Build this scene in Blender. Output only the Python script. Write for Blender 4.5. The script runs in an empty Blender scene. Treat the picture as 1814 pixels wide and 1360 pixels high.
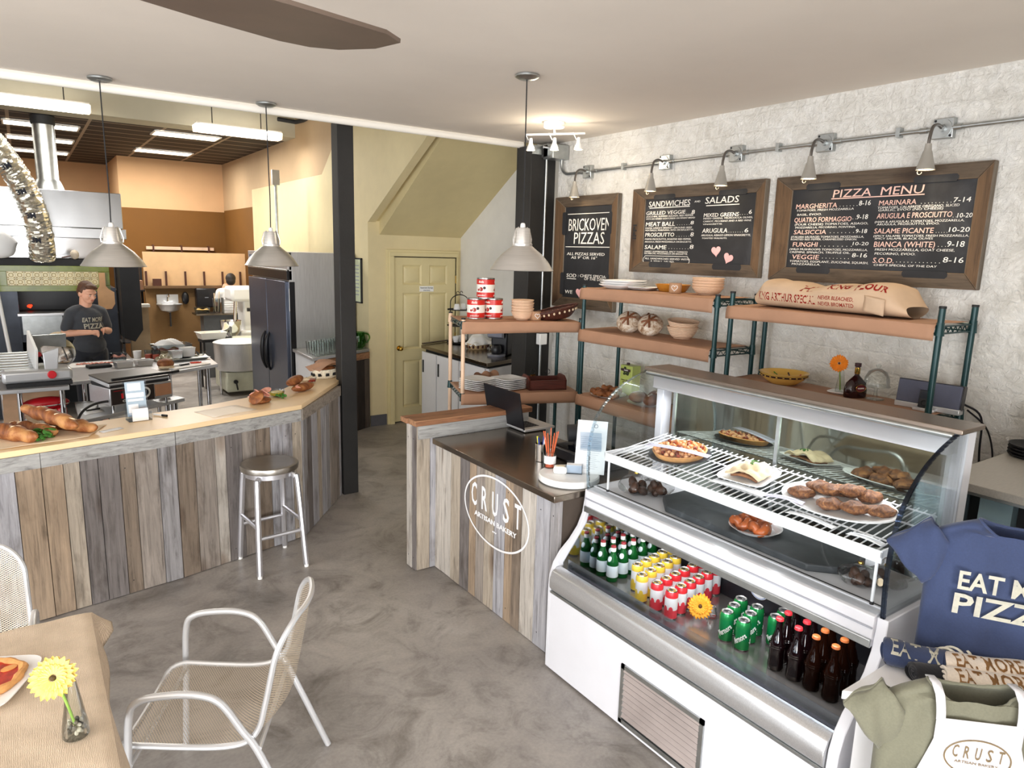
import bpy, bmesh, math, random
from mathutils import Vector as V, Matrix, Euler
from mathutils.bvhtree import BVHTree
random.seed(7)
S = bpy.context.scene
COL = S.collection
PI = math.pi
sin, cos = math.sin, math.cos

# ---------------------------------------------------------------- camera, sky, lights, exposure
cam = bpy.data.objects.new('camera', bpy.data.cameras.new('camera'))
COL.objects.link(cam)
cam.data.sensor_fit = 'HORIZONTAL'; cam.data.sensor_width = 36.0; cam.data.lens = 24.3047
cam.data.clip_start = 0.05; cam.data.clip_end = 100
_y, _p, _r = 0.6140024, 0.1858278, -0.0272778
_f = V((sin(_y)*cos(_p), cos(_y)*cos(_p), -sin(_p))); _rt = V((cos(_y), -sin(_y), 0)); _d = _f.cross(_rt)
_R = cos(_r)*_rt + sin(_r)*_d; _D = -sin(_r)*_rt + cos(_r)*_d
_m = Matrix.Identity(4)
for i in range(3):
    _m[i][0] = _R[i]; _m[i][1] = -_D[i]; _m[i][2] = -_f[i]
_m[2][3] = 2.2
cam.matrix_world = _m
S.camera = cam
S.view_settings.view_transform = 'Standard'; S.view_settings.look = 'None'
S.view_settings.exposure = 0.75; S.view_settings.gamma = 1.0; S.view_settings.use_curve_mapping = False
S.cycles.use_denoising = True
S.cycles.max_bounces = 10; S.cycles.diffuse_bounces = 5; S.cycles.glossy_bounces = 4
S.cycles.transmission_bounces = 8; S.cycles.transparent_max_bounces = 16
S.cycles.caustics_reflective = False; S.cycles.caustics_refractive = False
S.cycles.sample_clamp_indirect = 6.0

W = bpy.data.worlds.new('daylight'); S.world = W; W.use_nodes = True
_bg = W.node_tree.nodes['Background']; _bg.inputs[0].default_value = (0.93, 0.97, 1.0, 1); _bg.inputs[1].default_value = 0.95

def area(name, loc, tgt, sx, sy, power, col=(1, 1, 1)):
    l = bpy.data.lights.new(name, 'AREA'); l.shape = 'RECTANGLE'; l.size = sx; l.size_y = sy; l.energy = power; l.color = col
    o = bpy.data.objects.new(name, l); COL.objects.link(o); o.location = loc
    o.rotation_euler = (V(tgt)-V(loc)).to_track_quat('-Z', 'Y').to_euler()
    return o
area('shop_window_light', (-1.5, -3.2, 1.5), (.5, 3, 1.6), 5.0, 2.4, 130, (0.97, 0.98, 1.0))
area('ceiling_fill_light', (-1.6, -3.0, .15), (.2, 2.2, 3.25), 5.0, 2.0, 330, (1, .98, .95))  # unseen uplight, added to brighten the ceiling
area('case_lamp_light', (2.80, 1.85, 1.485), (2.62, 1.85, 1.0), 1.4, .04, 4, (.96, .98, 1)); area('drinks_fill_light', (2.50, 1.85, .853), (2.52, 1.85, .4), 1.4, .05, 2.5, (.96, .98, 1))  # drinks light has no visible source, added to lift the dark deck
area('side_window_light', (-4.5, 1.5, 1.5), (2, 2.5, 2.0), 4.0, 2.4, 130, (0.97, 0.98, 1.0))

# ---------------------------------------------------------------- materials
def lin(h):
    h = h.lstrip('#'); c = [int(h[i:i+2], 16)/255 for i in (0, 2, 4)]
    return tuple(x/12.92 if x <= .04045 else ((x+.055)/1.055)**2.4 for x in c)
class NT:
    def __init__(s, name):
        s.m = bpy.data.materials.new(name); s.m.use_nodes = True; s.t = s.m.node_tree; s.b = s.t.nodes['Principled BSDF']
    def n(s, typ, **kw):
        o = s.t.nodes.new(typ)
        for k, v in kw.items():
            if k.startswith('i_'):
                o.inputs[int(k[2:]) if k[2:].isdigit() else k[2:].replace('_', ' ')].default_value = v
            else: setattr(o, k, v)
        return o
    def l(s, a, b): s.t.links.new(a, b)
    def coord(s, scale=(1, 1, 1), kind='Object'):
        c = s.n('ShaderNodeTexCoord'); mp = s.n('ShaderNodeMapping'); mp.inputs['Scale'].default_value = scale
        s.l(c.outputs[kind], mp.inputs[0]); return mp.outputs[0]
    def noise(s, vec, scale, detail=4, rough=.55, dist=0):
        o = s.n('ShaderNodeTexNoise'); o.inputs['Scale'].default_value = scale; o.inputs['Detail'].default_value = detail
        o.inputs['Roughness'].default_value = rough; o.inputs['Distortion'].default_value = dist; s.l(vec, o.inputs['Vector']); return o.outputs['Fac']
    def ramp(s, fac, stops):
        o = s.n('ShaderNodeValToRGB'); e = o.color_ramp.elements
        while len(e) < len(stops): e.new(.5)
        for i, (p, c) in enumerate(stops): e[i].position = p; e[i].color = (*c, 1)
        s.l(fac, o.inputs[0]); return o.outputs[0]
    def mix(s, a, b, fac, mode='MIX'):
        o = s.n('ShaderNodeMix', data_type='RGBA', blend_type=mode)
        if isinstance(fac, (int, float)): o.inputs[0].default_value = fac
        else: s.l(fac, o.inputs[0])
        for k, x in ((6, a), (7, b)):
            if isinstance(x, tuple): o.inputs[k].default_value = (*x[:3], 1)
            else: s.l(x, o.inputs[k])
        return o.outputs[2]
    def bump(s, h, strength=.3, dist=.01):
        o = s.n('ShaderNodeBump'); o.inputs['Strength'].default_value = strength; o.inputs['Distance'].default_value = dist
        s.l(h, o.inputs['Height']); s.l(o.outputs[0], s.b.inputs['Normal'])
    def col(s, c):
        if isinstance(c, tuple): s.b.inputs['Base Color'].default_value = (*c[:3], 1)
        else: s.l(c, s.b.inputs['Base Color'])
        return s
    def set(s, rough=.5, metal=0., **kw):
        s.b.inputs['Roughness'].default_value = rough; s.b.inputs['Metallic'].default_value = metal
        for k, v in kw.items(): s.b.inputs[k.replace('_', ' ')].default_value = v
        return s.m
def P(name, c, rough=.5, metal=0., var=.12, sc=6., bump=0., bsc=40., **kw):
    t = NT(name); c = lin(c) if isinstance(c, str) else c
    vec = t.coord()
    f = t.noise(vec, sc)
    d = tuple(x*(1-var) for x in c); b = tuple(min(1, x*(1+var)) for x in c)
    t.col(t.ramp(f, [(.3, d), (.7, b)]))
    if bump: t.bump(t.noise(vec, bsc), bump, .004)
    return t.set(rough, metal, **kw)
def brushed(name, c, rough=.3, stretch=(1, 40, 40), var=.1, metal=1.):
    t = NT(name); c = lin(c); vec = t.coord(stretch); f = t.noise(vec, 6, 3)
    t.col(t.ramp(f, [(.3, tuple(x*(1-var) for x in c)), (.7, tuple(min(1, x*(1+var)) for x in c))]))
    r = t.n('ShaderNodeMapRange'); t.l(f, r.inputs[0]); r.inputs[3].default_value = rough*.75; r.inputs[4].default_value = rough*1.3
    m = t.set(rough, metal); t.l(r.outputs[0], t.b.inputs['Roughness']); return m
def glass(name, c='#fcfefd', rough=0., thin=.97, fres=.24):
    """clear thin glass: see-through with a fresnel reflection"""
    t = NT(name); tr = t.n('ShaderNodeBsdfTransparent'); gl = t.n('ShaderNodeBsdfGlossy'); mx = t.n('ShaderNodeMixShader'); lw = t.n('ShaderNodeLayerWeight')
    tr.inputs[0].default_value = (*[x*thin+(1-thin)*.9 for x in lin(c)], 1); gl.inputs['Roughness'].default_value = rough+.02
    lw.inputs[0].default_value = fres
    mr = t.n('ShaderNodeMapRange'); t.l(lw.outputs['Fresnel'], mr.inputs[0]); mr.inputs[3].default_value = .02; mr.inputs[4].default_value = .75
    t.l(mr.outputs[0], mx.inputs[0]); t.l(tr.outputs[0], mx.inputs[1]); t.l(gl.outputs[0], mx.inputs[2])
    t.l(mx.outputs[0], t.t.nodes['Material Output'].inputs[0]); return t.m
def tinted(name, c, rough=.04, trans=.75):
    t = NT(name); t.col(lin(c)); return t.set(rough, 0, Transmission_Weight=trans, IOR=1.2)
def emit(name, c, strength):
    t = NT(name); c = lin(c); t.col(c); t.b.inputs['Emission Color'].default_value = (*c, 1); t.b.inputs['Emission Strength'].default_value = strength
    return t.set(.5)
def planks(name, stops, axis=2, rough=.75, knot=True, blotf=.7):
    """weathered boards: every board (mesh island) takes its own tone, grain along the given axis"""
    t = NT(name); g = t.n('ShaderNodeNewGeometry'); rnd = g.outputs['Random Per Island']
    base = t.ramp(rnd, stops); t.t.nodes[-1].color_ramp.interpolation = 'CONSTANT'
    for nd in t.t.nodes:
        if nd.type == 'VALTORGB': nd.color_ramp.interpolation = 'CONSTANT'
    sc = [14, 14, 14]; sc[axis] = .9
    co = t.n('ShaderNodeTexCoord'); ad = t.n('ShaderNodeVectorMath', operation='ADD'); cb = t.n('ShaderNodeCombineXYZ')
    ml = t.n('ShaderNodeMath', operation='MULTIPLY'); ml.inputs[1].default_value = 17.; t.l(rnd, ml.inputs[0])
    for i in range(3): t.l(ml.outputs[0], cb.inputs[i])
    t.l(co.outputs['Object'], ad.inputs[0]); t.l(cb.outputs[0], ad.inputs[1])
    mp = t.n('ShaderNodeMapping'); mp.inputs['Scale'].default_value = sc; t.l(ad.outputs[0], mp.inputs[0])
    grain = t.noise(mp.outputs[0], 3.2, 8, .7, .6)
    mp2 = t.n('ShaderNodeMapping'); s2 = [5, 5, 5]; s2[axis] = 1.6; mp2.inputs['Scale'].default_value = s2; t.l(ad.outputs[0], mp2.inputs[0])
    blot = t.noise(mp2.outputs[0], 1.6, 5, .6, .3)
    c = t.mix(base, t.ramp(grain, [(.28, (.20, .18, .17)), (.47, (.80, .79, .78)), (.72, (1.22, 1.2, 1.18))]), .85, 'MULTIPLY')
    c = t.mix(c, t.ramp(blot, [(.28, (.3, .25, .2)), (.46, (1, 1, 1)), (.62, (1, 1, 1)), (.8, (1.35, 1.3, 1.25))]), blotf, 'MULTIPLY')
    if knot:
        s3 = [7, 7, 7]; s3[axis] = 3.2; mp3 = t.n('ShaderNodeMapping'); mp3.inputs['Scale'].default_value = s3; t.l(ad.outputs[0], mp3.inputs[0])
        vo = t.n('ShaderNodeTexVoronoi'); vo.inputs['Scale'].default_value = .42; t.l(mp3.outputs[0], vo.inputs['Vector'])
        c = t.mix(c, t.ramp(vo.outputs['Distance'], [(.05, (.25, .18, .14)), (.13, (.62, .55, .5)), (.2, (1, 1, 1))]), .85, 'MULTIPLY')
    t.col(c); t.bump(grain, .5, .006); return t.set(rough)

GRAYWOOD = [(0, lin('#9a989a')), (.15, lin('#a5917b')), (.26, lin('#adadb3')), (.4, lin('#857769')), (.52, lin('#c2bcb4')), (.63, lin('#b28a68')), (.69, lin('#999088')), (.82, lin('#787270')), (.92, lin('#b0a596'))]
M = {}
M['barn'] = planks('barn_wood', GRAYWOOD)
M['barn_x'] = planks('barn_wood_across', [(0, lin('#9d9fa3')), (.4, lin('#a8a8a6')), (.7, lin('#8e9094'))], 0, knot=False, blotf=.3)
M['barn_y'] = planks('barn_wood_along', [(0, lin('#9d9fa3')), (.5, lin('#a39a90')), (.8, lin('#8b8a88'))], 1, knot=False, blotf=.3)
M['capwood'] = planks('cap_wood', [(0, lin('#a57a58')), (.5, lin('#97694a'))], 0, .6)
M['frame_y'] = planks('frame_wood_across', [(0, lin('#6e5a45')), (.5, lin('#7d6247')), (.8, lin('#5f5142'))], 1)
M['frame_z'] = planks('frame_wood_upright', [(0, lin('#7d7264')), (.5, lin('#74685a')), (.8, lin('#6a5138'))], 2)
M['darkplank'] = planks('dark_plank', [(0, lin('#5a5048')), (.5, lin('#40352f')), (.8, lin('#2e2622'))])
M['maple'] = P('maple_top', '#f1d3a6', .3, var=.05, sc=3)
M['maple_edge'] = P('maple_edge', '#f7e6c6', .4, var=.05)
M['white'] = P('white_paint', '#f0f0f2', .35, var=.02)
M['whiteplastic'] = P('white_plastic', '#f4f4f2', .3, var=.02)
M['ceramic'] = P('white_ceramic', '#f6f6f6', .12, var=.02)
M['trim'] = P('trim_white', '#f3efe6', .4, var=.02)
M['black'] = P('black_plastic', '#15151a', .35, var=.2)
M['matblack'] = P('matte_black', '#1d1d1f', .7, var=.2)
M['postwood'] = P('black_stained_post', '#1f1e1d', .6, var=.3, sc=3, bump=.3)
M['steel'] = brushed('stainless', '#d3d4d6', .34, metal=.8)
M['steel_v'] = brushed('stainless_upright', '#d6d7d9', .36, (40, 40, 1), metal=.72)
M['darksteel'] = brushed('dark_stainless_counter', '#8f8477', .22, (30, 2, 30))
M['chrome'] = P('polished_chrome', '#dcdcde', .08, 1., var=.03)
M['alu'] = brushed('spun_aluminium', '#dedbd6', .34, (1, 1, 60), metal=.78)
M['galv'] = P('galvanised', '#b9bdbd', .38, 1., var=.12, sc=14)
M['silverpaint'] = P('silver_frame_paint', '#d5d6d8', .32, .55, var=.03)
M['greenepoxy'] = P('green_epoxy', '#123a3c', .35, .2, var=.15)
M['brownpaper'] = P('kraft_paper', '#b0866a', .75, var=.08, sc=5, bump=.25, bsc=9)
M['cream'] = P('cream_wall_paint', '#dccda2', .7, var=.03, bump=.1, bsc=60)
M['creamdoor'] = P('cream_door_paint', '#ddcf9f', .5, var=.03)
M['glass'] = glass('clear_glass')
M['caseglass'] = glass('case_glass', '#f7fafb', fres=.14)
M['acrylic'] = glass('acrylic', '#e8eef4')
M['paper'] = P('white_paper', '#f3f3f3', .8, var=.02)
M['ink'] = P('dark_ink', '#2a2d38', .8)
M['inkfaint'] = P('print_grey', '#a9adb8', .8)
def crustmat(name, a, b, c):
    t = NT(name); vec = t.coord(); n = t.noise(vec, 9, 6, .62, .8); t.col(t.ramp(n, [(.34, lin(a)), (.5, lin(b)), (.66, lin(c))])); t.bump(t.noise(vec, 45, 4), .35, .004); return t.set(.6)
M['crust'] = crustmat('bread_crust', '#5c3018', '#8f5429', '#b98550')
M['crustdark'] = P('dark_crust', '#7d4a2a', .6, var=.4, sc=16, bump=.5, bsc=30)
M['flour'] = P('floured_crust', '#cdbfab', .85, var=.25, sc=18, bump=.4)
M['crumb'] = P('pale_crumb', '#ecd6b4', .8, var=.12, sc=30)
M['red'] = P('red_enamel', '#b3141e', .25, var=.1)
M['redplastic'] = P('red_plastic', '#d3222c', .35)
M['leaf'] = P('green_leaf', '#3f7a2a', .6, var=.35, sc=30)
M['stem'] = P('flower_stem', '#86a84a', .5)
M['chalk'] = P('chalk', '#f0ede6', .9, var=.05)
M['chalkpink'] = P('pink_chalk', '#eec3b6', .9, var=.05)
M['pinkheart'] = P('pink_heart', '#edb5b4', .9)
M['brass'] = P('brass', '#d8b25a', .2, 1.)
M['bannet'] = P('pale_cane', '#e3c3a6', .7, var=.08)
M['wicker'] = P('dark_wicker', '#4a241a', .5, var=.4, sc=40, bump=.6, bsc=60)
M['darkbrown'] = P('dark_brown_wood', '#4f2a1e', .4, var=.2)
M['skin'] = P('skin', '#e2a98c', .5, var=.06, sc=10)

# ---------------------------------------------------------------- mesh builder
class MB:
    def __init__(s): s.v = []; s.f = []; s.mi = []; s.mats = []; s.sm = []; s.uv = None
    def _m(s, m):
        m = M[m] if isinstance(m, str) else m
        if m not in s.mats: s.mats.append(m)
        return s.mats.index(m)
    def add(s, vs, fs, m, X=None, smooth=True):
        k = s._m(m); o = len(s.v)
        s.v += [tuple(X @ V(p)) if X is not None else tuple(p) for p in vs]
        for f in fs: s.f.append([i+o for i in f]); s.mi.append(k); s.sm.append(smooth)
        return s
    def box(s, x0, x1, y0, y1, z0, z1, m, X=None):
        vs = [(x, y, z) for z in (z0, z1) for y in (y0, y1) for x in (x0, x1)]
        return s.add(vs, [(0, 2, 3, 1), (4, 5, 7, 6), (0, 1, 5, 4), (2, 6, 7, 3), (0, 4, 6, 2), (1, 3, 7, 5)], m, X, False)
    def bx(s, c, d, m, X=None):
        return s.box(c[0]-d[0]/2, c[0]+d[0]/2, c[1]-d[1]/2, c[1]+d[1]/2, c[2]-d[2]/2, c[2]+d[2]/2, m, X)
    def prism(s, poly, z0, z1, m, X=None):
        n = len(poly)
        a = sum(poly[i][0]*poly[(i+1) % n][1]-poly[(i+1) % n][0]*poly[i][1] for i in range(n))
        if a < 0: poly = poly[::-1]
        vs = [(x, y, z0) for x, y in poly]+[(x, y, z1) for x, y in poly]
        return s.add(vs, [tuple(range(n))[::-1], tuple(range(n, 2*n))]+[(i, (i+1) % n, n+(i+1) % n, n+i) for i in range(n)], m, X, False)
    def lathe(s, prof, m, c=(0, 0, 0), n=24, X=None, cap=False):
        vs = []; fs = []
        for r, z in prof:
            for i in range(n): a = 2*PI*i/n; vs.append((c[0]+r*cos(a), c[1]+r*sin(a), c[2]+z))
        for j in range(len(prof)-1):
            for i in range(n): k = (i+1) % n; fs.append((j*n+i, j*n+k, (j+1)*n+k, (j+1)*n+i))
        if cap: fs += [tuple(range(n))[::-1], tuple(range((len(prof)-1)*n, len(prof)*n))]
        return s.add(vs, fs, m, X)
    def cyl(s, p, q, r, m, r1=None, n=14, X=None):
        p, q = V(p), V(q); r1 = r if r1 is None else r1; d = (q-p).normalized()
        a = d.orthogonal().normalized(); b = d.cross(a); vs = []
        for c, rr in ((p, r), (q, r1)):
            for i in range(n): t = 2*PI*i/n; vs.append(c+a*rr*cos(t)+b*rr*sin(t))
        return s.add(vs, [(i, (i+1) % n, n+(i+1) % n, n+i) for i in range(n)]+[tuple(range(n))[::-1], tuple(range(n, 2*n))], m, X)
    def tube(s, pts, r, m, n=8, closed=False, X=None, rr=None):
        pts = [V(p) for p in pts]; N = len(pts); vs = []; a = None
        for i, p in enumerate(pts):
            q0 = pts[(i-1) % N] if (closed or i > 0) else p; q1 = pts[(i+1) % N] if (closed or i < N-1) else p
            d = (q1-q0).normalized()
            a = d.orthogonal().normalized() if a is None else (a-d*a.dot(d)).normalized()
            b = d.cross(a); R = rr[i] if rr else r
            for k in range(n): t = 2*PI*k/n; vs.append(p+a*R*cos(t)+b*R*sin(t))
        fs = []
        for i in range(N if closed else N-1):
            j = (i+1) % N
            for k in range(n): fs.append((i*n+k, i*n+(k+1) % n, j*n+(k+1) % n, j*n+k))
        if not closed: fs += [tuple(range(n))[::-1], tuple(range((N-1)*n, N*n))]
        return s.add(vs, fs, m, X)
    def ell(s, c, r, m, n=14, X=None, R=None):
        vs = []; fs = []; h = n//2; r = (r, r, r) if isinstance(r, (int, float)) else r
        for j in range(h+1):
            t = PI*j/h
            for i in range(n):
                a = 2*PI*i/n; p = V((r[0]*sin(t)*cos(a), r[1]*sin(t)*sin(a), -r[2]*cos(t)))
                if R is not None: p = R @ p
                vs.append(p+V(c))
        for j in range(h):
            for i in range(n): k = (i+1) % n; fs.append((j*n+i, j*n+k, (j+1)*n+k, (j+1)*n+i))
        return s.add(vs, fs, m, X)
    def grid(s, fn, nu, nv, m, X=None):
        vs = [fn(i/nu, j/nv) for j in range(nv+1) for i in range(nu+1)]; w = nu+1
        s.guv = [(i/nu, j/nv) for j in range(nv+1) for i in range(nu+1)]
        return s.add(vs, [(j*w+i, j*w+i+1, (j+1)*w+i+1, (j+1)*w+i) for j in range(nv) for i in range(nu)], m, X)
    def text(s, t, M4, m, h=None, w=None, bold=0., shear=0., d=.0012, proj=None, center=False):
        """lettering standing in the local XY plane of M4, cap height h, stretched to width w"""
        vs, fs, bb = glyphs(t, bold, shear)
        sy = (h/.7) if h else 1; sx = (w/max(1e-6, bb[1]-bb[0])) if w else sy
        if not h: sy = sx
        ox = -(bb[0]+bb[1])/2 if center else -bb[0]
        pv = [M4 @ V(((x+ox)*sx, y*sy, z*d)) for x, y, z in vs]
        if proj: pv = [proj(p) for p in pv]
        return s.add(pv, fs, m, None, False)
    def build(s, name, parent=None, bevel=0, angle=40, solid=0, sub=0):
        me = bpy.data.meshes.new(name); me.from_pydata(s.v, [], s.f)
        for m in s.mats: me.materials.append(m)
        me.polygons.foreach_set('material_index', s.mi); me.polygons.foreach_set('use_smooth', s.sm if not bevel else [True]*len(s.f))
        me.validate(); me.update()
        if hasattr(me, 'set_sharp_from_angle'): me.set_sharp_from_angle(angle=math.radians(angle))
        o = bpy.data.objects.new(name, me); COL.objects.link(o)
        if s.uv: s.uv(me)
        if parent: o.parent = parent
        if solid: md = o.modifiers.new('thickness', 'SOLIDIFY'); md.thickness = solid; md.offset = 0
        if bevel:
            md = o.modifiers.new('edge', 'BEVEL'); md.width = bevel; md.segments = 2; md.limit_method = 'ANGLE'; md.angle_limit = math.radians(35)
        if sub: md = o.modifiers.new('smooth', 'SUBSURF'); md.levels = sub; md.render_levels = sub
        return o
_gl = {}
def glyphs(t, bold, shear):
    k = (t, bold, shear)
    if k in _gl: return _gl[k]
    cu = bpy.data.curves.new('lettering', 'FONT'); cu.body = t; cu.size = 1; cu.resolution_u = 2; cu.extrude = 1.; cu.offset = bold; cu.shear = shear
    o = bpy.data.objects.new('lettering', cu); COL.objects.link(o)
    dg = bpy.context.evaluated_depsgraph_get(); me = o.evaluated_get(dg).to_mesh()
    vs = [tuple(v.co) for v in me.vertices]; fs = [tuple(p.vertices) for p in me.polygons]
    xs = [v[0] for v in vs] or [0, 1]
    if bold and vs and (max(v[1] for v in vs) > .95 or min(v[1] for v in vs) < -.35):
        o.evaluated_get(dg).to_mesh_clear(); bpy.data.objects.remove(o); bpy.data.curves.remove(cu); _gl[k] = glyphs(t, 0., shear); return _gl[k]
    _gl[k] = (vs, fs, (min(xs), max(xs)))
    o.evaluated_get(dg).to_mesh_clear(); bpy.data.objects.remove(o); bpy.data.curves.remove(cu)
    return _gl[k]
def tag(o, label, cat, group=None, kind=None):
    if label: o['label'] = label
    if cat: o['category'] = cat
    if group: o['group'] = group
    if kind: o['kind'] = kind
    return o
def T(name, label, cat, loc=(0, 0, 0), rz=0, group=None):
    o = bpy.data.objects.new(name, None); COL.objects.link(o); o.location = loc; o.rotation_euler = (0, 0, rz); o.empty_display_size = .05
    return tag(o, label, cat, group)
def St(o): o['kind'] = 'structure'; return o
def dup(root, loc, rz=None, label=None, group=None):
    r = root.copy(); COL.objects.link(r); r.location = loc
    if rz is not None: r.rotation_euler = (r.rotation_euler[0], r.rotation_euler[1], rz)
    if label: r['label'] = label
    if group: r['group'] = group
    for ch in [c for c in root.children]:
        c = ch.copy(); COL.objects.link(c); c.parent = r
        for g in list(ch.children):
            d = g.copy(); COL.objects.link(d); d.parent = c
    return r
def Mx(o, x, y=None, z=None):
    """matrix from origin and axes"""
    x = V(x).normalized(); y = V(y).normalized(); z = x.cross(y)
    m = Matrix.Identity(4)
    for i in range(3): m[i][0] = x[i]; m[i][1] = y[i]; m[i][2] = z[i]; m[i][3] = o[i]
    return m
def TR(loc, rx=0, ry=0, rz=0): return Matrix.Translation(loc) @ Euler((rx, ry, rz)).to_matrix().to_4x4()
def arc(c, r, a0, a1, n, ax=(1, 0, 0), ay=(0, 0, 1)):
    c, ax, ay = V(c), V(ax), V(ay)
    return [c+ax*r*cos(a0+(a1-a0)*i/n)+ay*r*sin(a0+(a1-a0)*i/n) for i in range(n+1)]
def smooth_path(pts, k=6):
    """Catmull-Rom through points"""
    P_ = [V(p) for p in pts]; out = []
    for i in range(len(P_)-1):
        a, b, c, d = P_[max(0, i-1)], P_[i], P_[i+1], P_[min(len(P_)-1, i+2)]
        for j in range(k):
            t = j/k
            out.append(.5*((2*b)+(c-a)*t+(2*a-5*b+4*c-d)*t*t+(3*b-a-3*c+d)*t**3))
    return out+[P_[-1]]
def heart(n=28):
    return [(16*sin(t)**3/17, (13*cos(t)-5*cos(2*t)-2*cos(3*t)-cos(4*t))/17) for t in [2*PI*i/n for i in range(n)]]
def ring2d(a, b, n=48): return [(a*cos(2*PI*i/n), b*sin(2*PI*i/n)) for i in range(n)]
def hashr(i): return (sin(i*12.9898)*43758.5453) % 1
TX_PIZZA = [
('PIZZA  MENU',2.559,2.605,0.551,0.052),('MARGHERITA',2.811,2.544,0.287,0.033),('. . . . . .',2.505,2.549,0.114,0.019),('8-16',2.382,2.550,0.073,0.032),
('TOMATOES, FRESH MOZZARELLA',2.804,2.527,0.392,0.015),('BASIL, EVOO.',2.797,2.500,0.174,0.016),('QUATRO FORMAGGIO',2.813,2.457,0.394,0.033),('. .',2.412,2.469,0.022,0.017),
('9-18',2.387,2.468,0.071,0.031),('(FOUR CHEESE) TOMATOES, ASIAGO,',2.807,2.436,0.496,0.017),('MOZZARELLA, PECORINO, FONTINA.',2.801,2.417,0.415,0.015),
('SALSICCIA',2.809,2.380,0.230,0.030),('. . . . . . .',2.552,2.386,0.158,0.018),('9-18',2.382,2.384,0.071,0.027),('(ITALIAN SAUSAGE) TOMATOES, MOZZARELLA,',2.826,2.356,0.499,0.016),
('ROASTED RED PEPPER, CARAMELIZED ONION.',2.827,2.341,0.458,0.014),('FUNGHI',2.808,2.299,0.180,0.032),('. . . . . . . .',2.610,2.302,0.213,0.018),('10-20',2.393,2.310,0.100,0.026),
('(WILD MUSHROOM) TOMATOES, MOZZARELLA,',2.828,2.276,0.534,0.016),('CREMINI, SPINACH, TRUFFLE OIL.',2.826,2.257,0.424,0.016),('VEGGIE',2.803,2.218,0.194,0.032),
('. . . . . . . .',2.587,2.226,0.180,0.018),('8-16',2.389,2.237,0.096,0.028),('TOMATOES, EGGPLANT, ZUCCHINI, SQUASH,',2.819,2.197,0.538,0.017),('MOZZARELLA.',2.801,2.179,0.206,0.016),
('MARINARA',2.259,2.545,0.216,0.032),('. . . . . . . . .',2.016,2.546,0.161,0.016),('7-14',1.844,2.546,0.087,0.029),('TOMATOES, CALABRESE OREGANO, SLICED',2.263,2.525,0.452,0.017),
('GARLIC, EVOO (NO CHEESE)',2.257,2.511,0.364,0.015),('ARUGULA E PROSCIUTTO',2.262,2.468,0.421,0.033),('. .',1.837,2.465,0.019,0.015),('10-20',1.815,2.463,0.076,0.027),
('(HAM & ARUGULA) TOMATOES, MOZZARELLA,',2.270,2.443,0.494,0.015),('ARUGULA, PROSCIUTTO, EVOO.',2.256,2.428,0.354,0.015),('SALAME PICANTE',2.267,2.381,0.340,0.032),
('. . . . .',1.914,2.382,0.059,0.016),('10-20',1.848,2.386,0.106,0.028),('(SPICY SALAMI) TOMATOES, FRESH MOZZARELLA,',2.268,2.360,0.526,0.015),('SPICY SALAMI, BLACK OLIVES',2.259,2.345,0.333,0.014),
('BIANCA (WHITE)',2.259,2.301,0.349,0.035),('. . .',1.893,2.305,0.041,0.016),('9-18',1.846,2.305,0.089,0.034),('FRESH MOZZARELLA, GOAT CHEESE,',2.249,2.279,0.445,0.017),
('PECORINO, EVOO.',2.248,2.255,0.238,0.017),('S.O.D.',2.254,2.206,0.125,0.034),('. . . . . . . . . . . .',2.113,2.213,0.242,0.016),('8-16',1.857,2.218,0.106,0.033),
("CHEF'S SPECIAL OF THE DAY",2.245,2.188,0.361,0.015),('_u',2.567,2.595,0.564,0.004),
]
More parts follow.
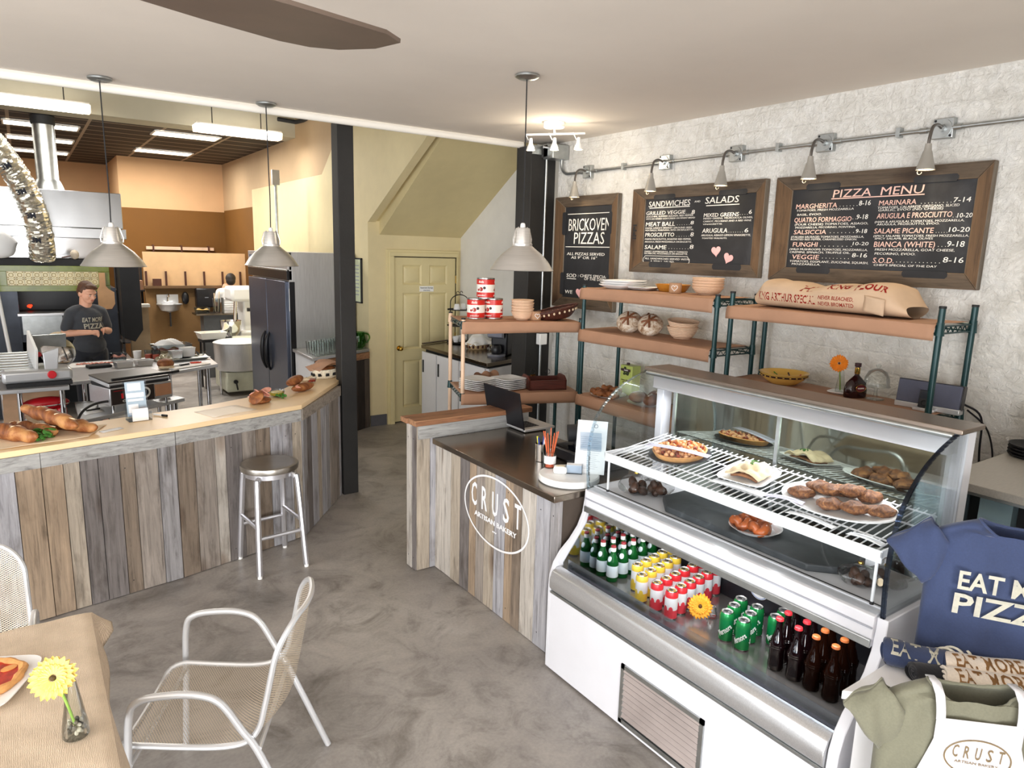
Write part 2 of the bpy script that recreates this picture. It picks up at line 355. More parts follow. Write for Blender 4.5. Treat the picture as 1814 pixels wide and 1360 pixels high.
TX_SAND = [
('SANDWICHES',4.158,2.606,0.436,0.048),('AND',3.681,2.624,0.056,0.017),('SALADS',3.577,2.610,0.303,0.051),('_u',4.147,2.595,0.422,0.004),('_u',3.565,2.592,0.299,0.004),
('GRILLED VEGGIE',4.180,2.544,0.418,0.031),('. . .',3.750,2.542,0.045,0.017),('8',3.701,2.538,0.031,0.034),('ZUCCHINI, SUMMER SQUASH, RED PEPPER,',4.181,2.524,0.499,0.016),
('WITH AN HERBED GOATCHEESE ON WHEAT BREAD',4.179,2.506,0.514,0.014),('MEAT BALL',4.178,2.453,0.316,0.036),('. . . . . .',3.839,2.458,0.125,0.016),('8',3.705,2.461,0.033,0.029),
("MAMA LINDA'S BRISKET GROUND BEEF",4.181,2.432,0.494,0.016),('MEATBALLS, MARINARA, FETA ON BAGUETTE.',4.182,2.415,0.512,0.015),('PROSCIUTTO',4.178,2.370,0.315,0.033),
('. . . . . .',3.837,2.370,0.127,0.016),('8',3.698,2.370,0.033,0.034),('PARMA PROSCIUTTO, ROASTED RED PEPPER,',4.178,2.344,0.491,0.016),('ARUGULA, FRESH MOZZARELLA ON BAGUETTE.',4.179,2.323,0.499,0.015),
('SALAME',4.175,2.270,0.240,0.035),('. . . . . . . .',3.910,2.274,0.202,0.016),('8',3.696,2.276,0.038,0.034),('SWEET SOPPRESSATA, SPICY TOMATO',4.175,2.244,0.461,0.016),
('ESCABECHE, MOZZARELLA ON BAGUETTE.',4.174,2.229,0.463,0.015),('ALL SANDWICHES SERVED WITH',4.167,2.187,0.472,0.018),('A SMALL SALAD.',4.103,2.167,0.261,0.016),
('MIXED GREENS',3.581,2.512,0.317,0.030),('. . . .',3.255,2.520,0.066,0.014),('6',3.180,2.524,0.025,0.031),('MIXED GREENS, TRUSCOCCA OLIVES,',3.582,2.495,0.438,0.015),
('CARROT, PECORINO AND A RED WINE',3.582,2.474,0.429,0.015),('VINAIGRETTE.',3.582,2.454,0.179,0.013),('ARUGULA',3.585,2.396,0.232,0.035),('. . . . . . .',3.340,2.397,0.122,0.014),
('6',3.203,2.396,0.032,0.033),('ARUGULA, ASIAGO LEMON VINAIGRETTE,',3.591,2.371,0.443,0.017),('TOASTED WALNUTS.',3.583,2.351,0.232,0.013),
]
TX_BRICK = [
('BRICKOVEN',5.179,2.428,0.579,0.111),('PIZZAS',5.095,2.308,0.417,0.107),('_u',5.198,2.577,0.613,0.005),('_u',5.212,2.278,0.610,0.005),('ALL PIZZAS SERVED',5.188,2.205,0.526,0.027),
('AS 9" OR 16"',5.125,2.171,0.365,0.027),('SOD',5.181,1.999,0.142,0.036),('_u',5.176,1.982,0.135,0.005),(": CHEF'S SPECIAL",5.013,2.006,0.405,0.029),('OF THE DAY',4.923,1.981,0.275,0.027),
('WE',5.194,1.844,0.110,0.036),
]
# ---------------------------------------------------------------- the setting
def concrete():
    t = NT('polished_concrete'); vec = t.coord()
    a = t.noise(vec, .9, 8, .62, .5); b = t.noise(vec, 3.2, 9, .7, 1.2); c = t.noise(vec, 60, 3, .6)
    base = t.ramp(a, [(.3, lin('#77736f')), (.47, lin('#9b9692')), (.6, lin('#aca7a2')), (.75, lin('#c0bcb8'))])
    base = t.mix(base, t.ramp(b, [(.32, (.5, .48, .46)), (.5, (1, 1, 1)), (.72, (1.18, 1.16, 1.14))]), .8, 'MULTIPLY')
    base = t.mix(base, t.ramp(c, [(.35, (.86, .86, .86)), (.65, (1.1, 1.1, 1.1))]), .5, 'MULTIPLY')
    t.col(base); r = t.n('ShaderNodeMapRange'); t.l(b, r.inputs[0]); r.inputs[3].default_value = .28; r.inputs[4].default_value = .55
    m = t.set(.4); t.l(r.outputs[0], t.b.inputs['Roughness']); return m
def plaster():
    t = NT('whitewashed_masonry'); vec = t.coord()
    br = t.n('ShaderNodeTexBrick'); mp = t.n('ShaderNodeMapping'); co = t.n('ShaderNodeTexCoord')
    sp = t.n('ShaderNodeSeparateXYZ'); cb = t.n('ShaderNodeCombineXYZ'); t.l(co.outputs['Object'], sp.inputs[0])
    t.l(sp.outputs[1], cb.inputs[0]); t.l(sp.outputs[2], cb.inputs[1])
    n0 = t.noise(vec, 5, 3); va = t.n('ShaderNodeVectorMath', operation='SCALE'); va.inputs['Scale'].default_value = .05
    nn = t.n('ShaderNodeTexNoise'); nn.inputs['Scale'].default_value = 5; t.l(vec, nn.inputs['Vector']); t.l(nn.outputs['Color'], va.inputs[0])
    ad = t.n('ShaderNodeVectorMath', operation='ADD'); t.l(cb.outputs[0], ad.inputs[0]); t.l(va.outputs[0], ad.inputs[1])
    t.l(ad.outputs[0], br.inputs['Vector'])
    br.inputs['Scale'].default_value = 1; br.inputs['Brick Width'].default_value = .42; br.inputs['Row Height'].default_value = .12; br.inputs['Mortar Size'].default_value = .012; br.inputs['Mortar Smooth'].default_value = .8
    lump = t.noise(vec, 7, 6, .6, .8); fine = t.noise(vec, 22, 6, .65, 2.0)
    m1 = t.n('ShaderNodeMath', operation='MULTIPLY_ADD'); t.l(br.outputs['Fac'], m1.inputs[0]); m1.inputs[1].default_value = -.12; t.l(lump, m1.inputs[2])
    m2 = t.n('ShaderNodeMath', operation='MULTIPLY_ADD'); t.l(fine, m2.inputs[0]); m2.inputs[1].default_value = .6; t.l(m1.outputs[0], m2.inputs[2])
    t.bump(m2.outputs[0], .9, .03)
    cr = t.n('ShaderNodeTexVoronoi', feature='DISTANCE_TO_EDGE'); cr.inputs['Scale'].default_value = .55; t.l(ad.outputs[0], cr.inputs['Vector'])
    c = t.ramp(lump, [(.25, lin('#d4d1c9')), (.5, lin('#e9e7e1')), (.7, lin('#efeeea'))])
    c = t.mix(t.ramp(fine, [(.24, lin('#b5b0a6')), (.34, (1, 1, 1))]), c, 1., 'MULTIPLY')
    t.col(c); return t.set(.75)
M['concrete'] = concrete(); M['plaster'] = plaster()
M['ceil'] = P('ceiling_paint', '#e2dad0', .85, var=.04, sc=1.2, bump=.12, bsc=120)
M['drywall'] = P('primed_drywall', '#bcb6a2', .85, var=.06, sc=2)
M['tan'] = P('tan_wall_paint', '#d4ab80', .8, var=.04, sc=2)
M['umber'] = P('brown_wall_paint', '#71490f', .75, var=.06, sc=2)
def tile_ceiling():
    t = NT('dark_ceiling_tiles'); vec = t.coord(); br = t.n('ShaderNodeTexBrick'); t.l(vec, br.inputs['Vector']); br.offset = 0
    br.inputs['Scale'].default_value = 1; br.inputs['Brick Width'].default_value = .9; br.inputs['Row Height'].default_value = .45; br.inputs['Mortar Size'].default_value = .02; br.inputs['Mortar Smooth'].default_value = 0
    br.inputs['Color1'].default_value = (*lin('#22160f'), 1); br.inputs['Color2'].default_value = (*lin('#1c120c'), 1); br.inputs['Mortar'].default_value = (*lin('#a08f7c'), 1)
    t.l(br.outputs['Color'], t.b.inputs['Base Color']); return t.set(.7)
M['tiles'] = tile_ceiling()

b = MB(); b.box(-7, 8, -4, 18, -.2, 0, 'concrete'); St(b.build('floor'))
b = MB(); b.box(-7, 4.9, -4, 5.62, 3.25, 3.6, 'ceil'); St(b.build('ceiling'))
b = MB(); b.tube([(-7, 5.64, 3.225), (4.02, 5.64, 3.225)], .032, 'trim', 10); b.box(-7, 4.02, 5.62, 5.655, 3.2, 3.27, 'trim'); St(b.build('trim_ceiling_edge'))
b = MB(); b.box(-7, 5, 5.62, 10.7, 4.7, 4.9, 'drywall'); b.box(-7, 5, 5.62, 5.7, 3.6, 4.7, 'drywall'); St(b.build('ceiling_over_kitchen_front'))
b = MB(); b.box(-7, 3.45, 10.6, 11.05, 3.79, 4.7, 'drywall'); St(b.build('trim_header_beam'))
b = MB(); b.box(-7, 3.45, 11.05, 17.3, 3.8, 3.9, 'tiles'); St(b.build('ceiling_kitchen'))
# back walls: brown below a tan band
b = MB(); b.box(1.6, 3.6, 15.2, 15.4, 0, 2.87, 'umber'); b.box(1.6, 3.6, 15.2, 15.4, 2.87, 3.8, 'tan')
b.box(1.6, 1.75, 15.4, 17.3, 0, 2.87, 'umber'); b.box(1.6, 1.75, 15.4, 17.3, 2.87, 3.8, 'tan'); St(b.build('wall_back'))
b = MB(); b.box(-7, 1.6, 17.2, 17.4, 0, 2.87, 'umber'); b.box(-7, 1.6, 17.2, 17.4, 2.87, 3.8, 'tan'); St(b.build('wall_back_recess'))
# kitchen right wall (plane x = 3.45) with its painted cream field, and the upper wall above the stair
X_ = 3.45
M['tangrey'] = P('tan_wall_light_fade', '#c0a582', .8, var=.05, sc=2)  # fade of light over the tan paint averaged into one greyer colour
def wallpoly(b, poly, m, x=X_, th=.1):
    n = len(poly); vs = [(x, y, z) for y, z in poly]+[(x+th, y, z) for y, z in poly]
    b.add(vs, [tuple(range(n)), tuple(range(n, 2*n))[::-1]]+[(i, n+i, n+(i+1) % n, (i+1) % n) for i in range(n)], m, None, False)
b = MB()
wallpoly(b, [(8, 0), (13.07, 0), (13.07, 3.195), (9.53, 3.195), (9.15, 3.48), (8, 4.4)], 'cream')
wallpoly(b, [(13.07, 0), (15.3, 0), (15.3, 2.9), (13.07, 2.9)], 'umber')
wallpoly(b, [(13.07, 2.9), (15.3, 2.9), (15.3, 4.7), (8, 4.7), (8, 4.4), (9.15, 3.48), (9.53, 3.195), (13.07, 3.195)], 'tangrey')
wallpoly(b, [(8, 2.53), (8, 4.7), (5.7, 4.7), (5.7, 3.77)], 'cream')
St(b.build('wall_kitchen_right'))
# wall with the panelled door
b = MB(); b.box(3.452, 3.70, 7.996, 8.15, 0, 2.7, 'cream'); b.box(3.70, 4.75, 7.996, 8.15, 2.2, 2.7, 'cream'); b.box(4.72, 4.75, 7.996, 8.15, 0, 2.2, 'cream')
b.box(3.56, 4.75, 8.15, 8.3, 0, 2.7, 'cream'); St(b.build('wall_stair_closet'))
b = MB(); b.box(3.453, 3.675, 7.98, 7.995, 0, .14, P('grey_rubber_base', '#57575c', .6)); b.box(3.438, 3.45, 8.0, 8.4, 0, .14, M['black']); St(b.build('baseboard_closet', bevel=.003))
# stair soffit: a lower wide flight underside and a stepped stringer strip
b = MB(); k = .62
def slab(x0, x1, z8, th):
    z5 = z8+k*2.35
    vs = [(x, y, z+dz) for x in (x0, x1) for (y, z) in ((8, z8), (5.65, z5)) for dz in (0, th)]
    b.add(vs, [(0, 2, 6, 4), (1, 5, 7, 3), (0, 1, 3, 2), (4, 6, 7, 5), (0, 4, 5, 1), (2, 3, 7, 6)], 'creamsh', None, False)
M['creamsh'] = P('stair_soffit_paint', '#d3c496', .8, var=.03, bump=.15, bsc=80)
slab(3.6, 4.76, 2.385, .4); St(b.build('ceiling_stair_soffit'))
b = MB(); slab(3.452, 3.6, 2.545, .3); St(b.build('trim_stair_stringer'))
b = MB(); b.box(4.75, 4.95, 5.3, 8.3, 0, 4.0, P('white_wall', '#e6e4df', .8, var=.03, bump=.15, bsc=25)); St(b.build('wall_under_stair'))
b = MB(); b.box(4.3, 4.75, -4, 5.42, 0, 3.25, 'plaster'); St(b.build('wall_right'))

b = MB(); b.box(1.0, 4.9, -1.5, -1.3, 0, 3.25, 'ceil'); St(b.build('wall_rear_light_block'))  # out of view, put in to keep sky light off the right wall
b = MB(); b.box(-3.0, -2.8, 9.3, 17.3, 0, 4.7, 'tan'); St(b.build('wall_left_light_block'))  # unseen, added to cut daylight from the open side on the hood
# door_1 with six raised panels
def panel(b, x0, x1, z0, z1, y, m):
    i = .02; j = .055
    vs = [(x0, y, z0), (x1, y, z0), (x1, y, z1), (x0, y, z1), (x0+i, y+.018, z0+i), (x1-i, y+.018, z0+i), (x1-i, y+.018, z1-i), (x0+i, y+.018, z1-i),
          (x0+j, y-.004, z0+j), (x1-j, y-.004, z0+j), (x1-j, y-.004, z1-j), (x0+j, y-.004, z1-j)]
    b.add(vs, [(0, 1, 5, 4), (1, 2, 6, 5), (2, 3, 7, 6), (3, 0, 4, 7), (4, 5, 9, 8), (5, 6, 10, 9), (6, 7, 11, 10), (7, 4, 8, 11), (8, 9, 10, 11)], m, None, False)
b = MB(); D0, D1 = 3.785, 4.665
cx = (D0+D1)/2; pan = []
for (z0, z1) in ((1.78, 2.03), (.96, 1.68), (.2, .82)):
    for (x0, x1) in ((D0+.12, cx-.055), (cx+.055, D1-.12)): pan.append((x0, x1, z0, z1))
b.box(D0, D0+.12, 7.985, 8.03, .02, 2.12, 'creamdoor'); b.box(D1-.12, D1, 7.985, 8.03, .02, 2.12, 'creamdoor'); b.box(cx-.055, cx+.055, 7.985, 8.03, .02, 2.12, 'creamdoor')
for z0, z1 in ((.02, .2), (.82, .96), (1.68, 1.78), (2.03, 2.12)): b.box(D0+.1, D1-.1, 7.986, 8.03, z0, z1, 'creamdoor')
for q in pan: panel(b, *q, 7.987, 'creamdoor')
door = St(b.build('door_1'))
b = MB(); b.cyl((3.85, 7.985, .98), (3.85, 7.975, .98), .034, 'brass'); b.cyl((3.85, 7.975, .98), (3.85, 7.945, .98), .013, 'brass'); b.ell((3.85, 7.925, .98), .03, 'brass'); b.build('door_knob', door)
for z in (.25, 1.1, 1.85):
    b = MB(); b.cyl((4.672, 7.978, z-.05), (4.672, 7.978, z+.05), .009, 'brass', n=8); b.build('hinge', door)
b = MB(); b.box(4.14, 4.34, 7.977, 7.985, 1.695, 1.765, 'whiteplastic')
pl = b.build('door_plaque', door)
b = MB(); mt = Mx((4.24, 7.976, 1.735), (1, 0, 0), (0, 0, 1)); b.text('Restroom Storage', mt, M['ink'], .017, .18, center=True); b.text('(service)', Mx((4.24, 7.976, 1.705), (1, 0, 0), (0, 0, 1)), M['ink'], .016, .09, center=True); b.build('plaque_lettering', pl)
b = MB(); c_ = 'creamdoor'
for o_, t_ in ((0, .02), (.03, .035)):
    b.box(D0-.10+o_, D0-.008, 7.99-t_, 7.995-o_*.1, 0, 2.134, c_); b.box(D1+.008, D1+.05-o_*.8, 7.99-t_, 7.995-o_*.1, 0, 2.134, c_); b.box(D0-.10+o_, D1+.05-o_*.8, 7.99-t_, 7.995-o_*.1, 2.1345, 2.215-o_, c_)
b.box(D0, D1, 8.04, 8.06, 0, 2.12, 'black'); St(b.build('trim_door_casing', bevel=.003))
# black timber posts
b = MB(); b.bx((2.3, 5.845, 1.62), (.142, .142, 3.24), 'postwood', None); o = b.build('post', bevel=.005); tag(o, 'tall black stained timber post at the end of the plank bar', 'post')
b = MB(); b.bx((4.125, 5.55, 1.6), (.29, .24, 3.2), 'postwood'); o = b.build('post', bevel=.005); tag(o, 'black timber post in the corner behind the shelves', 'post')

# ceiling light panels of the kitchen
DIF = emit('light_diffuser', '#fff6e6', 6.)
pl0 = None; L_ = 'recessed light panel in the dark kitchen ceiling, '
for i, (x, y, lb) in enumerate([(2.15, 11.6, 'near right one of the pair by the cream wall'), (2.19, 13.9, 'far right one of the pair by the cream wall'), (.38, 12.1, 'nearest of three behind the steel flue'), (.4, 13.75, 'middle one of three behind the steel flue'), (.42, 15.6, 'farthest of three behind the steel flue'), (-.75, 12.1, 'left of the flue at the picture edge')]):
    if pl0 is None:
        pl0 = T('ceiling_light_panel', L_+lb, 'light', (x, y, 3.79), 0, 'recessed kitchen light panels')
        b = MB(); b.box(-.43, .43, -.2, .2, -.004, 0, DIF); b.build('diffuser', pl0)
        b = MB()
        for s_ in (-1, 1): b.box(-.45, .45, s_*.21-.012, s_*.21+.012, -.012, .004, 'trim'); b.box(s_*.44-.012, s_*.44+.012, -.222, .222, -.012, .004, 'trim')
        b.build('frame', pl0)
    else: dup(pl0, (x, y, 3.79), None, L_+lb)
for x, y in ((2.15, 11.6), (2.19, 13.9), (.4, 12.6), (.4, 14.5)): area('kitchen_panel_light', (x, y, 3.74), (x, y, 0), .85, .4, 30, (1, .96, .9))
# two hanging fluorescent fittings
fl = T('fluorescent_fitting', 'lit fluorescent fitting hanging before the beam, right of the flue and nearer the post', 'light', (2.55, 10.2, 3.72), 0, 'hanging fluorescent fittings')
TUBE = emit('fluorescent_diffuser', '#fff7ea', 7.)
b = MB(); b.prism([(-.09, -.05), (.09, -.05), (.11, .04), (-.11, .04)], -.50, .50, TUBE, Matrix(((0, 0, 1, 0), (1, 0, 0, 0), (0, 1, 0, 0), (0, 0, 0, 1)))); b.build('diffuser', fl, bevel=.01)
for s_ in (-1, 1):
    b = MB(); b.prism([(-.09, -.05), (.09, -.05), (.11, .04), (-.11, .04)], min(s_*.5, s_*.56), max(s_*.5, s_*.56), emit('fitting_end', '#ffe9c8', 3.), Matrix(((0, 0, 1, 0), (1, 0, 0, 0), (0, 1, 0, 0), (0, 0, 0, 1)))); b.build('end_cap', fl, bevel=.01)
b = MB(); b.box(-.55, .55, -.1, .1, .04, .06, 'trim'); b.build('housing', fl)
b = MB()
for s_ in (-.33, .3): b.tube([(s_, 0, .06), (s_, 0, .98)], .006, 'matblack', 6)
b.build('hanger_wire', fl)
dup(fl, (.27, 10.2, 3.78), None, 'lit fluorescent fitting hanging before the beam, at the left picture edge')
area('fluorescent_light', (2.55, 10.2, 3.64), (2.55, 10.2, 0), 1.0, .2, 12, (1, .97, .92)); area('fluorescent_light', (.27, 10.2, 3.70), (.27, 10.2, 0), 1.0, .2, 16, (1, .97, .92))
# pipe bracket on the upper wall
b = MB(); b.tube([(3.2, 10.58, 4.02), (3.4, 10.4, 3.98), (3.43, 10.2, 3.98), (3.43, 8.2, 4.02)], .03, 'matblack', 8); tag(b.build('wall_pipe'), 'dark bent pipe running along the upper kitchen wall behind the post', 'pipe')
# framed notice on the cream wall
t = T('framed_notice', 'pale green notice in a thin dark frame on the cream wall', 'notice', (3.437, 8.42, 1.82))
b = MB(); b.box(-.004, .004, -.24, .24, -.27, .27, P('notice_paper', '#e7ecc6', .8)); b.build('sheet', t)
b = MB()
for s_ in (-1, 1): b.box(-.012, .012, s_*.24-.008, s_*.24+.008, -.278, .278, 'matblack'); b.box(-.0119, .0119, -.248, .248, s_*.27-.008, s_*.27+.008, 'matblack')
b.build('frame', t)
b = MB()
for i in range(9): b.box(-.0065, -.004, -.17, .17-.05*hashr(i), .18-.045*i, .19-.045*i, 'inkfaint')
b.build('printed_lines', t)
# ---------------------------------------------------------------- plank bar on the left
def plank_run(b, A, B, z0, z1, m, seed, th=.02, wmin=.075, wmax=.145, out=None):
    rr = random.Random(seed); A, B = V((*A, 0)), V((*B, 0)); L = (B-A).length; d = (B-A)/L; nrm = V((d.y, -d.x, 0)); s = 0
    while s < L-1e-4:
        w = rr.uniform(wmin, wmax)
        if L-s-w < wmin*.7: w = L-s
        X = Mx(A+d*s, d, (0, 0, 1)); off = rr.uniform(0, .005)
        c = .0022
        b.box(c, w-c, z0, z1, 0, th+off, m, X)
        if rr.random() < .25:   # a nail head pair
            for zz in (z0+.08, z1-.1): b.box(w*.3, w*.3+.006, zz, zz+.006, th+off, th+off+.001, 'matblack', X)
        s += w
FO = [(-1.5, 4.40), (-.015, 4.665), (.71, 4.80), (1.615, 5.06), (2.2, 5.80)]
t = T('bar_counter', 'long bar clad in grey and brown reclaimed planks with a pale maple top', 'counter')
b = MB(); sd = [3, 12, 5, 21]
for i in range(4): plank_run(b, FO[i], FO[i+1], .005, .93, 'barn', sd[i])
b.build('plank_cladding', t)
b = MB(); rr = random.Random(4)
for i in range(4):
    A, B_ = V((*FO[i], 0)), V((*FO[i+1], 0)); L = (B_-A).length; d = (B_-A)/L; s = 0
    while s < L-.01:
        w = min(L-s, rr.uniform(.75, 1.3)); w = L-s if L-s-w < .3 else w
        b = MB(); b.box(s+.0015, s+w-.0015, .925, 1.012, 0, .028, 'barn_x' if i < 3 else 'barn_y', Mx(A, d, (0, 0, 1))); s += w; b.build('apron_board', t)
BK = [(2.10, 6.20), (1.62, 5.60), (1.023, 5.33), (.185, 5.13), (-1.5, 4.86)]
def off_poly(pts, o):
    out = []
    for i, p in enumerate(pts):
        n = V((0, 0))
        for a, c in ((i-1, i), (i, i+1)):
            if 0 <= a and c < len(pts): d = (V(pts[c])-V(pts[a])).normalized(); n += V((d.y, -d.x))
        n.normalize(); out.append((p[0]+n.x*o, p[1]+n.y*o))
    return out
b = MB(); top = off_poly(FO[:4], .035)+[(2.36, 6.02), (2.42, 6.22)]+BK
b.prism(top, 1.015, 1.05, 'maple'); mo = b.build('maple_top', t, bevel=.004)
b = MB(); b.prism(FO[:4]+[(2.2, 5.80), (2.2, 6.05), (2.08, 6.15)]+[(x-.02, y-.06) for x, y in BK[1:]], .0, 1.0, P('bar_carcass', '#3a332e', .8)); b.build('carcass', t)
CT = 1.0505
# things along the bar top
M['ppaper'] = P('parchment', '#e9d3b4', .8, var=.08, sc=8)
def sheet(name, label, cat, poly, z, m, wav=.003, n=12, group=None):
    a, bb, c, d = [V((*p, 0)) for p in poly]; b = MB()
    b.grid(lambda u, v: (a*(1-u)*(1-v)+bb*u*(1-v)+c*u*v+d*(1-u)*v)+V((0, 0, z+wav*(1+sin(u*9+v*4)*cos(v*7-u*3)))), n, n, m)
    return tag(b.build(name, solid=.0008), label, cat, group)
sheet('parchment_sheet', 'brown parchment sheet under the baguettes on the bar', 'paper', [(-.6, 4.58), (.24, 4.74), (.36, 5.02), (-.6, 4.92)], CT+.001, 'ppaper', .004)
def baguette(L=.5, r=.045, seed=0):
    b = MB(); pts = []; rr = []
    for i in range(25):
        u = i/24; x = (u-.5)*L; k = (1-abs(2*u-1)**3.2)**.5 if 0 < u < 1 else 0.12
        pts.append((x, .02*sin(u*PI+seed), r*.85+.004*sin(u*20))); rr.append(max(.006, r*k*(1+.10*sin(u*26+seed))))
    b.tube(pts, r, 'crust', 14, rr=rr); 
    return b, pts, rr
def bag(loc, rz, rx, L, r, seed, label):
    t = T('baguette', label, 'bread', loc, rz, 'baguettes at the left end of the bar'); t.rotation_euler = (0, rx, rz)
    b, pts, rr = baguette(L, r, seed); b.build('loaf', t)
    b = MB()
    for i in range(4, 21, 4):
        p = V(pts[i]); R = rr[i]
        b.ell(p+V((0, 0, R*.75)), (.034, .008, R*.25), 'crumb', 10, R=Euler((0, 0, .75)).to_matrix())
    b.build('scored_cuts', t); return t
bag((.05, 4.93, CT+.068), -1.03, .085, .54, .044, .3, 'long baguette lying on top of the other baguettes')
bag((.17, 4.96, CT+.004), -.82, 0, .40, .040, 2., 'baguette at the back under the long one, on brown parchment')
bag((-.13, 4.90, CT+.004), -1.03, 0, .46, .046, 3.1, 'cut baguette nearest the front edge of the bar, green leaves at its end')
bag((-.03, 4.965, CT+.004), -1.03, 0, .40, .038, 4.4, 'short baguette half hidden below the long one, cut end showing')
b = MB()
for i in range(34):
    a = i*2.4; r_ = .075*hashr(i+3)**.5; c = V((.015+r_*.7*cos(a), 4.80+r_*1.1*sin(a), CT+.012+.05*hashr(i)))
    b.ell(c, (.022, .014, .004), 'leaf', 8, R=Euler((hashr(i+9)*1.5-.7, hashr(i+5)*1.5-.7, a)).to_matrix())
tag(b.build('parsley_leaves'), 'green parsley leaves beside the cut baguette on the bar', 'herb', kind='stuff')
sheet('paper_slip', 'small white paper slip beside the baguettes on the bar', 'paper', [(.32, 4.80), (.44, 4.86), (.42, 4.91), (.30, 4.85)], CT+.001, 'paper', .001, 4)
# clear sign holder with leaflet
t = T('sign_holder', 'clear acrylic leaflet holder standing on the bar before the panini grill', 'holder', (.55, 5.08, CT), .12)
b = MB(); b.box(-.07, .07, -.004, .004, .005, .26, 'acrylic', TR((0, .03, 0), -.14)); b.box(-.07, .07, -.05, .05, 0, .004, 'acrylic'); b.box(-.07, .07, -.05, -.044, 0, .06, 'acrylic'); b.build('acrylic_stand', t)
b = MB(); X = TR((0, .024, 0), -.14)
b.box(-.06, .06, -.006, -.0045, .02, .25, P('leaflet_blue', '#a9bccb', .6), X); lf = b.build('leaflet', t)
b = MB()
for i, (x0, x1, z0, z1, m) in enumerate([(-.045, .035, .19, .24, 'paper'), (-.055, .05, .145, .175, 'paper'), (-.05, .045, .12, .135, 'white'), (-.05, .01, .03, .10, 'paper'), (.015, .05, .04, .08, 'inkfaint')]): b.box(x0, x1, -.0075, -.006, z0, z1, m, X)
b.build('printed_blocks', lf)
b = MB()
for i in range(12): b.box(-.05, .045, -.052-.0008*i, -.0512-.0008*i, .004, .085-.002*i, 'paper')
b.build('card_stack', t)
t = T('marker_pen', 'black capped marker pen lying on the bar by the leaflet holder', 'pen', (.68, 5.12, CT+.008), -.9)
b = MB(); b.cyl((-.05, 0, 0), (.02, 0, 0), .007, 'whiteplastic', n=10); b.build('barrel', t); b = MB(); b.cyl((.02, 0, 0), (.062, 0, 0), .008, 'black', n=10); b.build('cap', t)
sheet('paper_sheet', 'large white paper sheet lying flat mid bar top', 'paper', [(.98, 4.90), (1.30, 5.02), (1.20, 5.24), (.90, 5.14)], CT+.0005, P('sheet_paper', '#fbeedb', .5, var=.02), .0006, 6)
# sandwich at the bar bend
def bun(b, c, r, m='crust', n=18, R=None): b.ell(c, r, m, n, R=R)
t = T('ham_sandwich', 'open round roll sandwich piled with ham, at the bend of the bar', 'sandwich', (1.38, 5.24, CT), .4)
b = MB(); bun(b, (0, 0, .02), (.085, .075, .026)); b.build('bottom_roll', t)
b = MB(); M['ham'] = P('ham', '#d99a86', .5, var=.25, sc=40)
for i in range(14):
    a = i*2.4; b.ell((.05*cos(a)*hashr(i)**.5, .045*sin(a)*hashr(i)**.5, .05+.003*i), (.045, .03, .006), 'ham', 10, R=Euler((.5*sin(i*3.), .5*cos(i*5.), a)).to_matrix())
b.build('ham_slices', t)
b = MB(); bun(b, (-.055, -.03, .055), (.06, .06, .018), 'crust', R=Euler((.2, -.9, 0)).to_matrix()); b.build('top_roll', t)
t = T('relish_bowl', 'small glass bowl of yellow green relish beside the ham sandwich', 'bowl', (1.555, 5.41, CT), 0)
b = MB(); b.lathe([(.03, 0), (.055, .012), (.062, .05), (.058, .05), (.05, .014), (0, .008)], 'glass'); b.build('glass_bowl', t)
b = MB(); b.lathe([(.05, .012), (.056, .036), (.03, .042), (0, .040)], P('relish', '#b8a43a', .4, var=.3, sc=60)); b.build('relish', t)
b = MB()
for i in range(12):
    a = i*2.4; b.ell((1.57+.05*cos(a)*hashr(i), 5.33+.03*sin(a), CT+.012+.012*hashr(i)), (.014, .008, .005), 'leaf', 8, R=Euler((i, i*.7, a)).to_matrix())
tag(b.build('cress_leaves'), 'few green cress leaves fallen before the relish bowl', 'herb', kind='stuff')
t = T('baguette_sandwich', 'cut baguette sandwich halves leaning on each other at the bar bend', 'sandwich', (1.79, 5.54, CT), .55)
b = MB(); b.ell((0, -.02, .035), (.13, .045, .034), 'crust', 18); b.build('lower_half', t)
b = MB(); b.ell((-.02, .045, .085), (.12, .045, .03), 'crust', 18, R=Euler((.35, -.12, .2)).to_matrix()); b.build('upper_half', t)
b = MB(); b.ell((-.01, -.035, .05), (.10, .03, .012), 'ham', 14, R=Euler((.5, 0, 0)).to_matrix()); b.ell((.11, .055, .07), (.05, .04, .018), 'crumb', 12); b.build('filling', t)
# wicker basket with bread in kraft paper
t = T('bread_basket', 'white wicker basket with bread in kraft paper at the post end of the bar', 'basket', (2.17, 6.03, CT), .35)
b = MB(); M['whitewick'] = P('painted_wicker', '#efe3cc', .7, var=.2, sc=60, bump=.5, bsc=80)
def bsk(u, v): 
    a = 2*PI*u; r = .8+.25*v; return V((.125*r*cos(a), .085*r*sin(a), .085*v))
b.grid(bsk, 32, 6, 'whitewick'); b.prism([(.1*cos(2*PI*i/24), .068*sin(2*PI*i/24)) for i in range(24)], 0, .006, 'whitewick')
for i in range(10): a = 2*PI*i/10; p = bsk(i/10, .45); b.bx(p*1.05, (.028, .012, .022), 'matblack', None)
b.build('woven_side', t, solid=.006)
b = MB(); b.grid(lambda u, v: V(((u-.42)*.34, (v-.5)*.2, .085+.07*sin(u*PI)*(1-.8*(v-.4)**2)+.02*sin(u*13+v*8)*v)), 16, 12, 'brownpaper'); b.build('kraft_wrap', t, solid=.001)
b = MB(); b.ell((-.02, -.04, .085), (.10, .035, .03), 'crust', 14); b.build('bread', t)
t = T('tomato_bowl', 'small glass bowl of red tomato relish before the wicker basket', 'bowl', (1.985, 5.86, CT), 0)
b = MB(); b.lathe([(.022, 0), (.04, .01), (.047, .045), (.044, .045), (.036, .012), (0, .007)], 'glass'); b.build('glass_bowl', t)
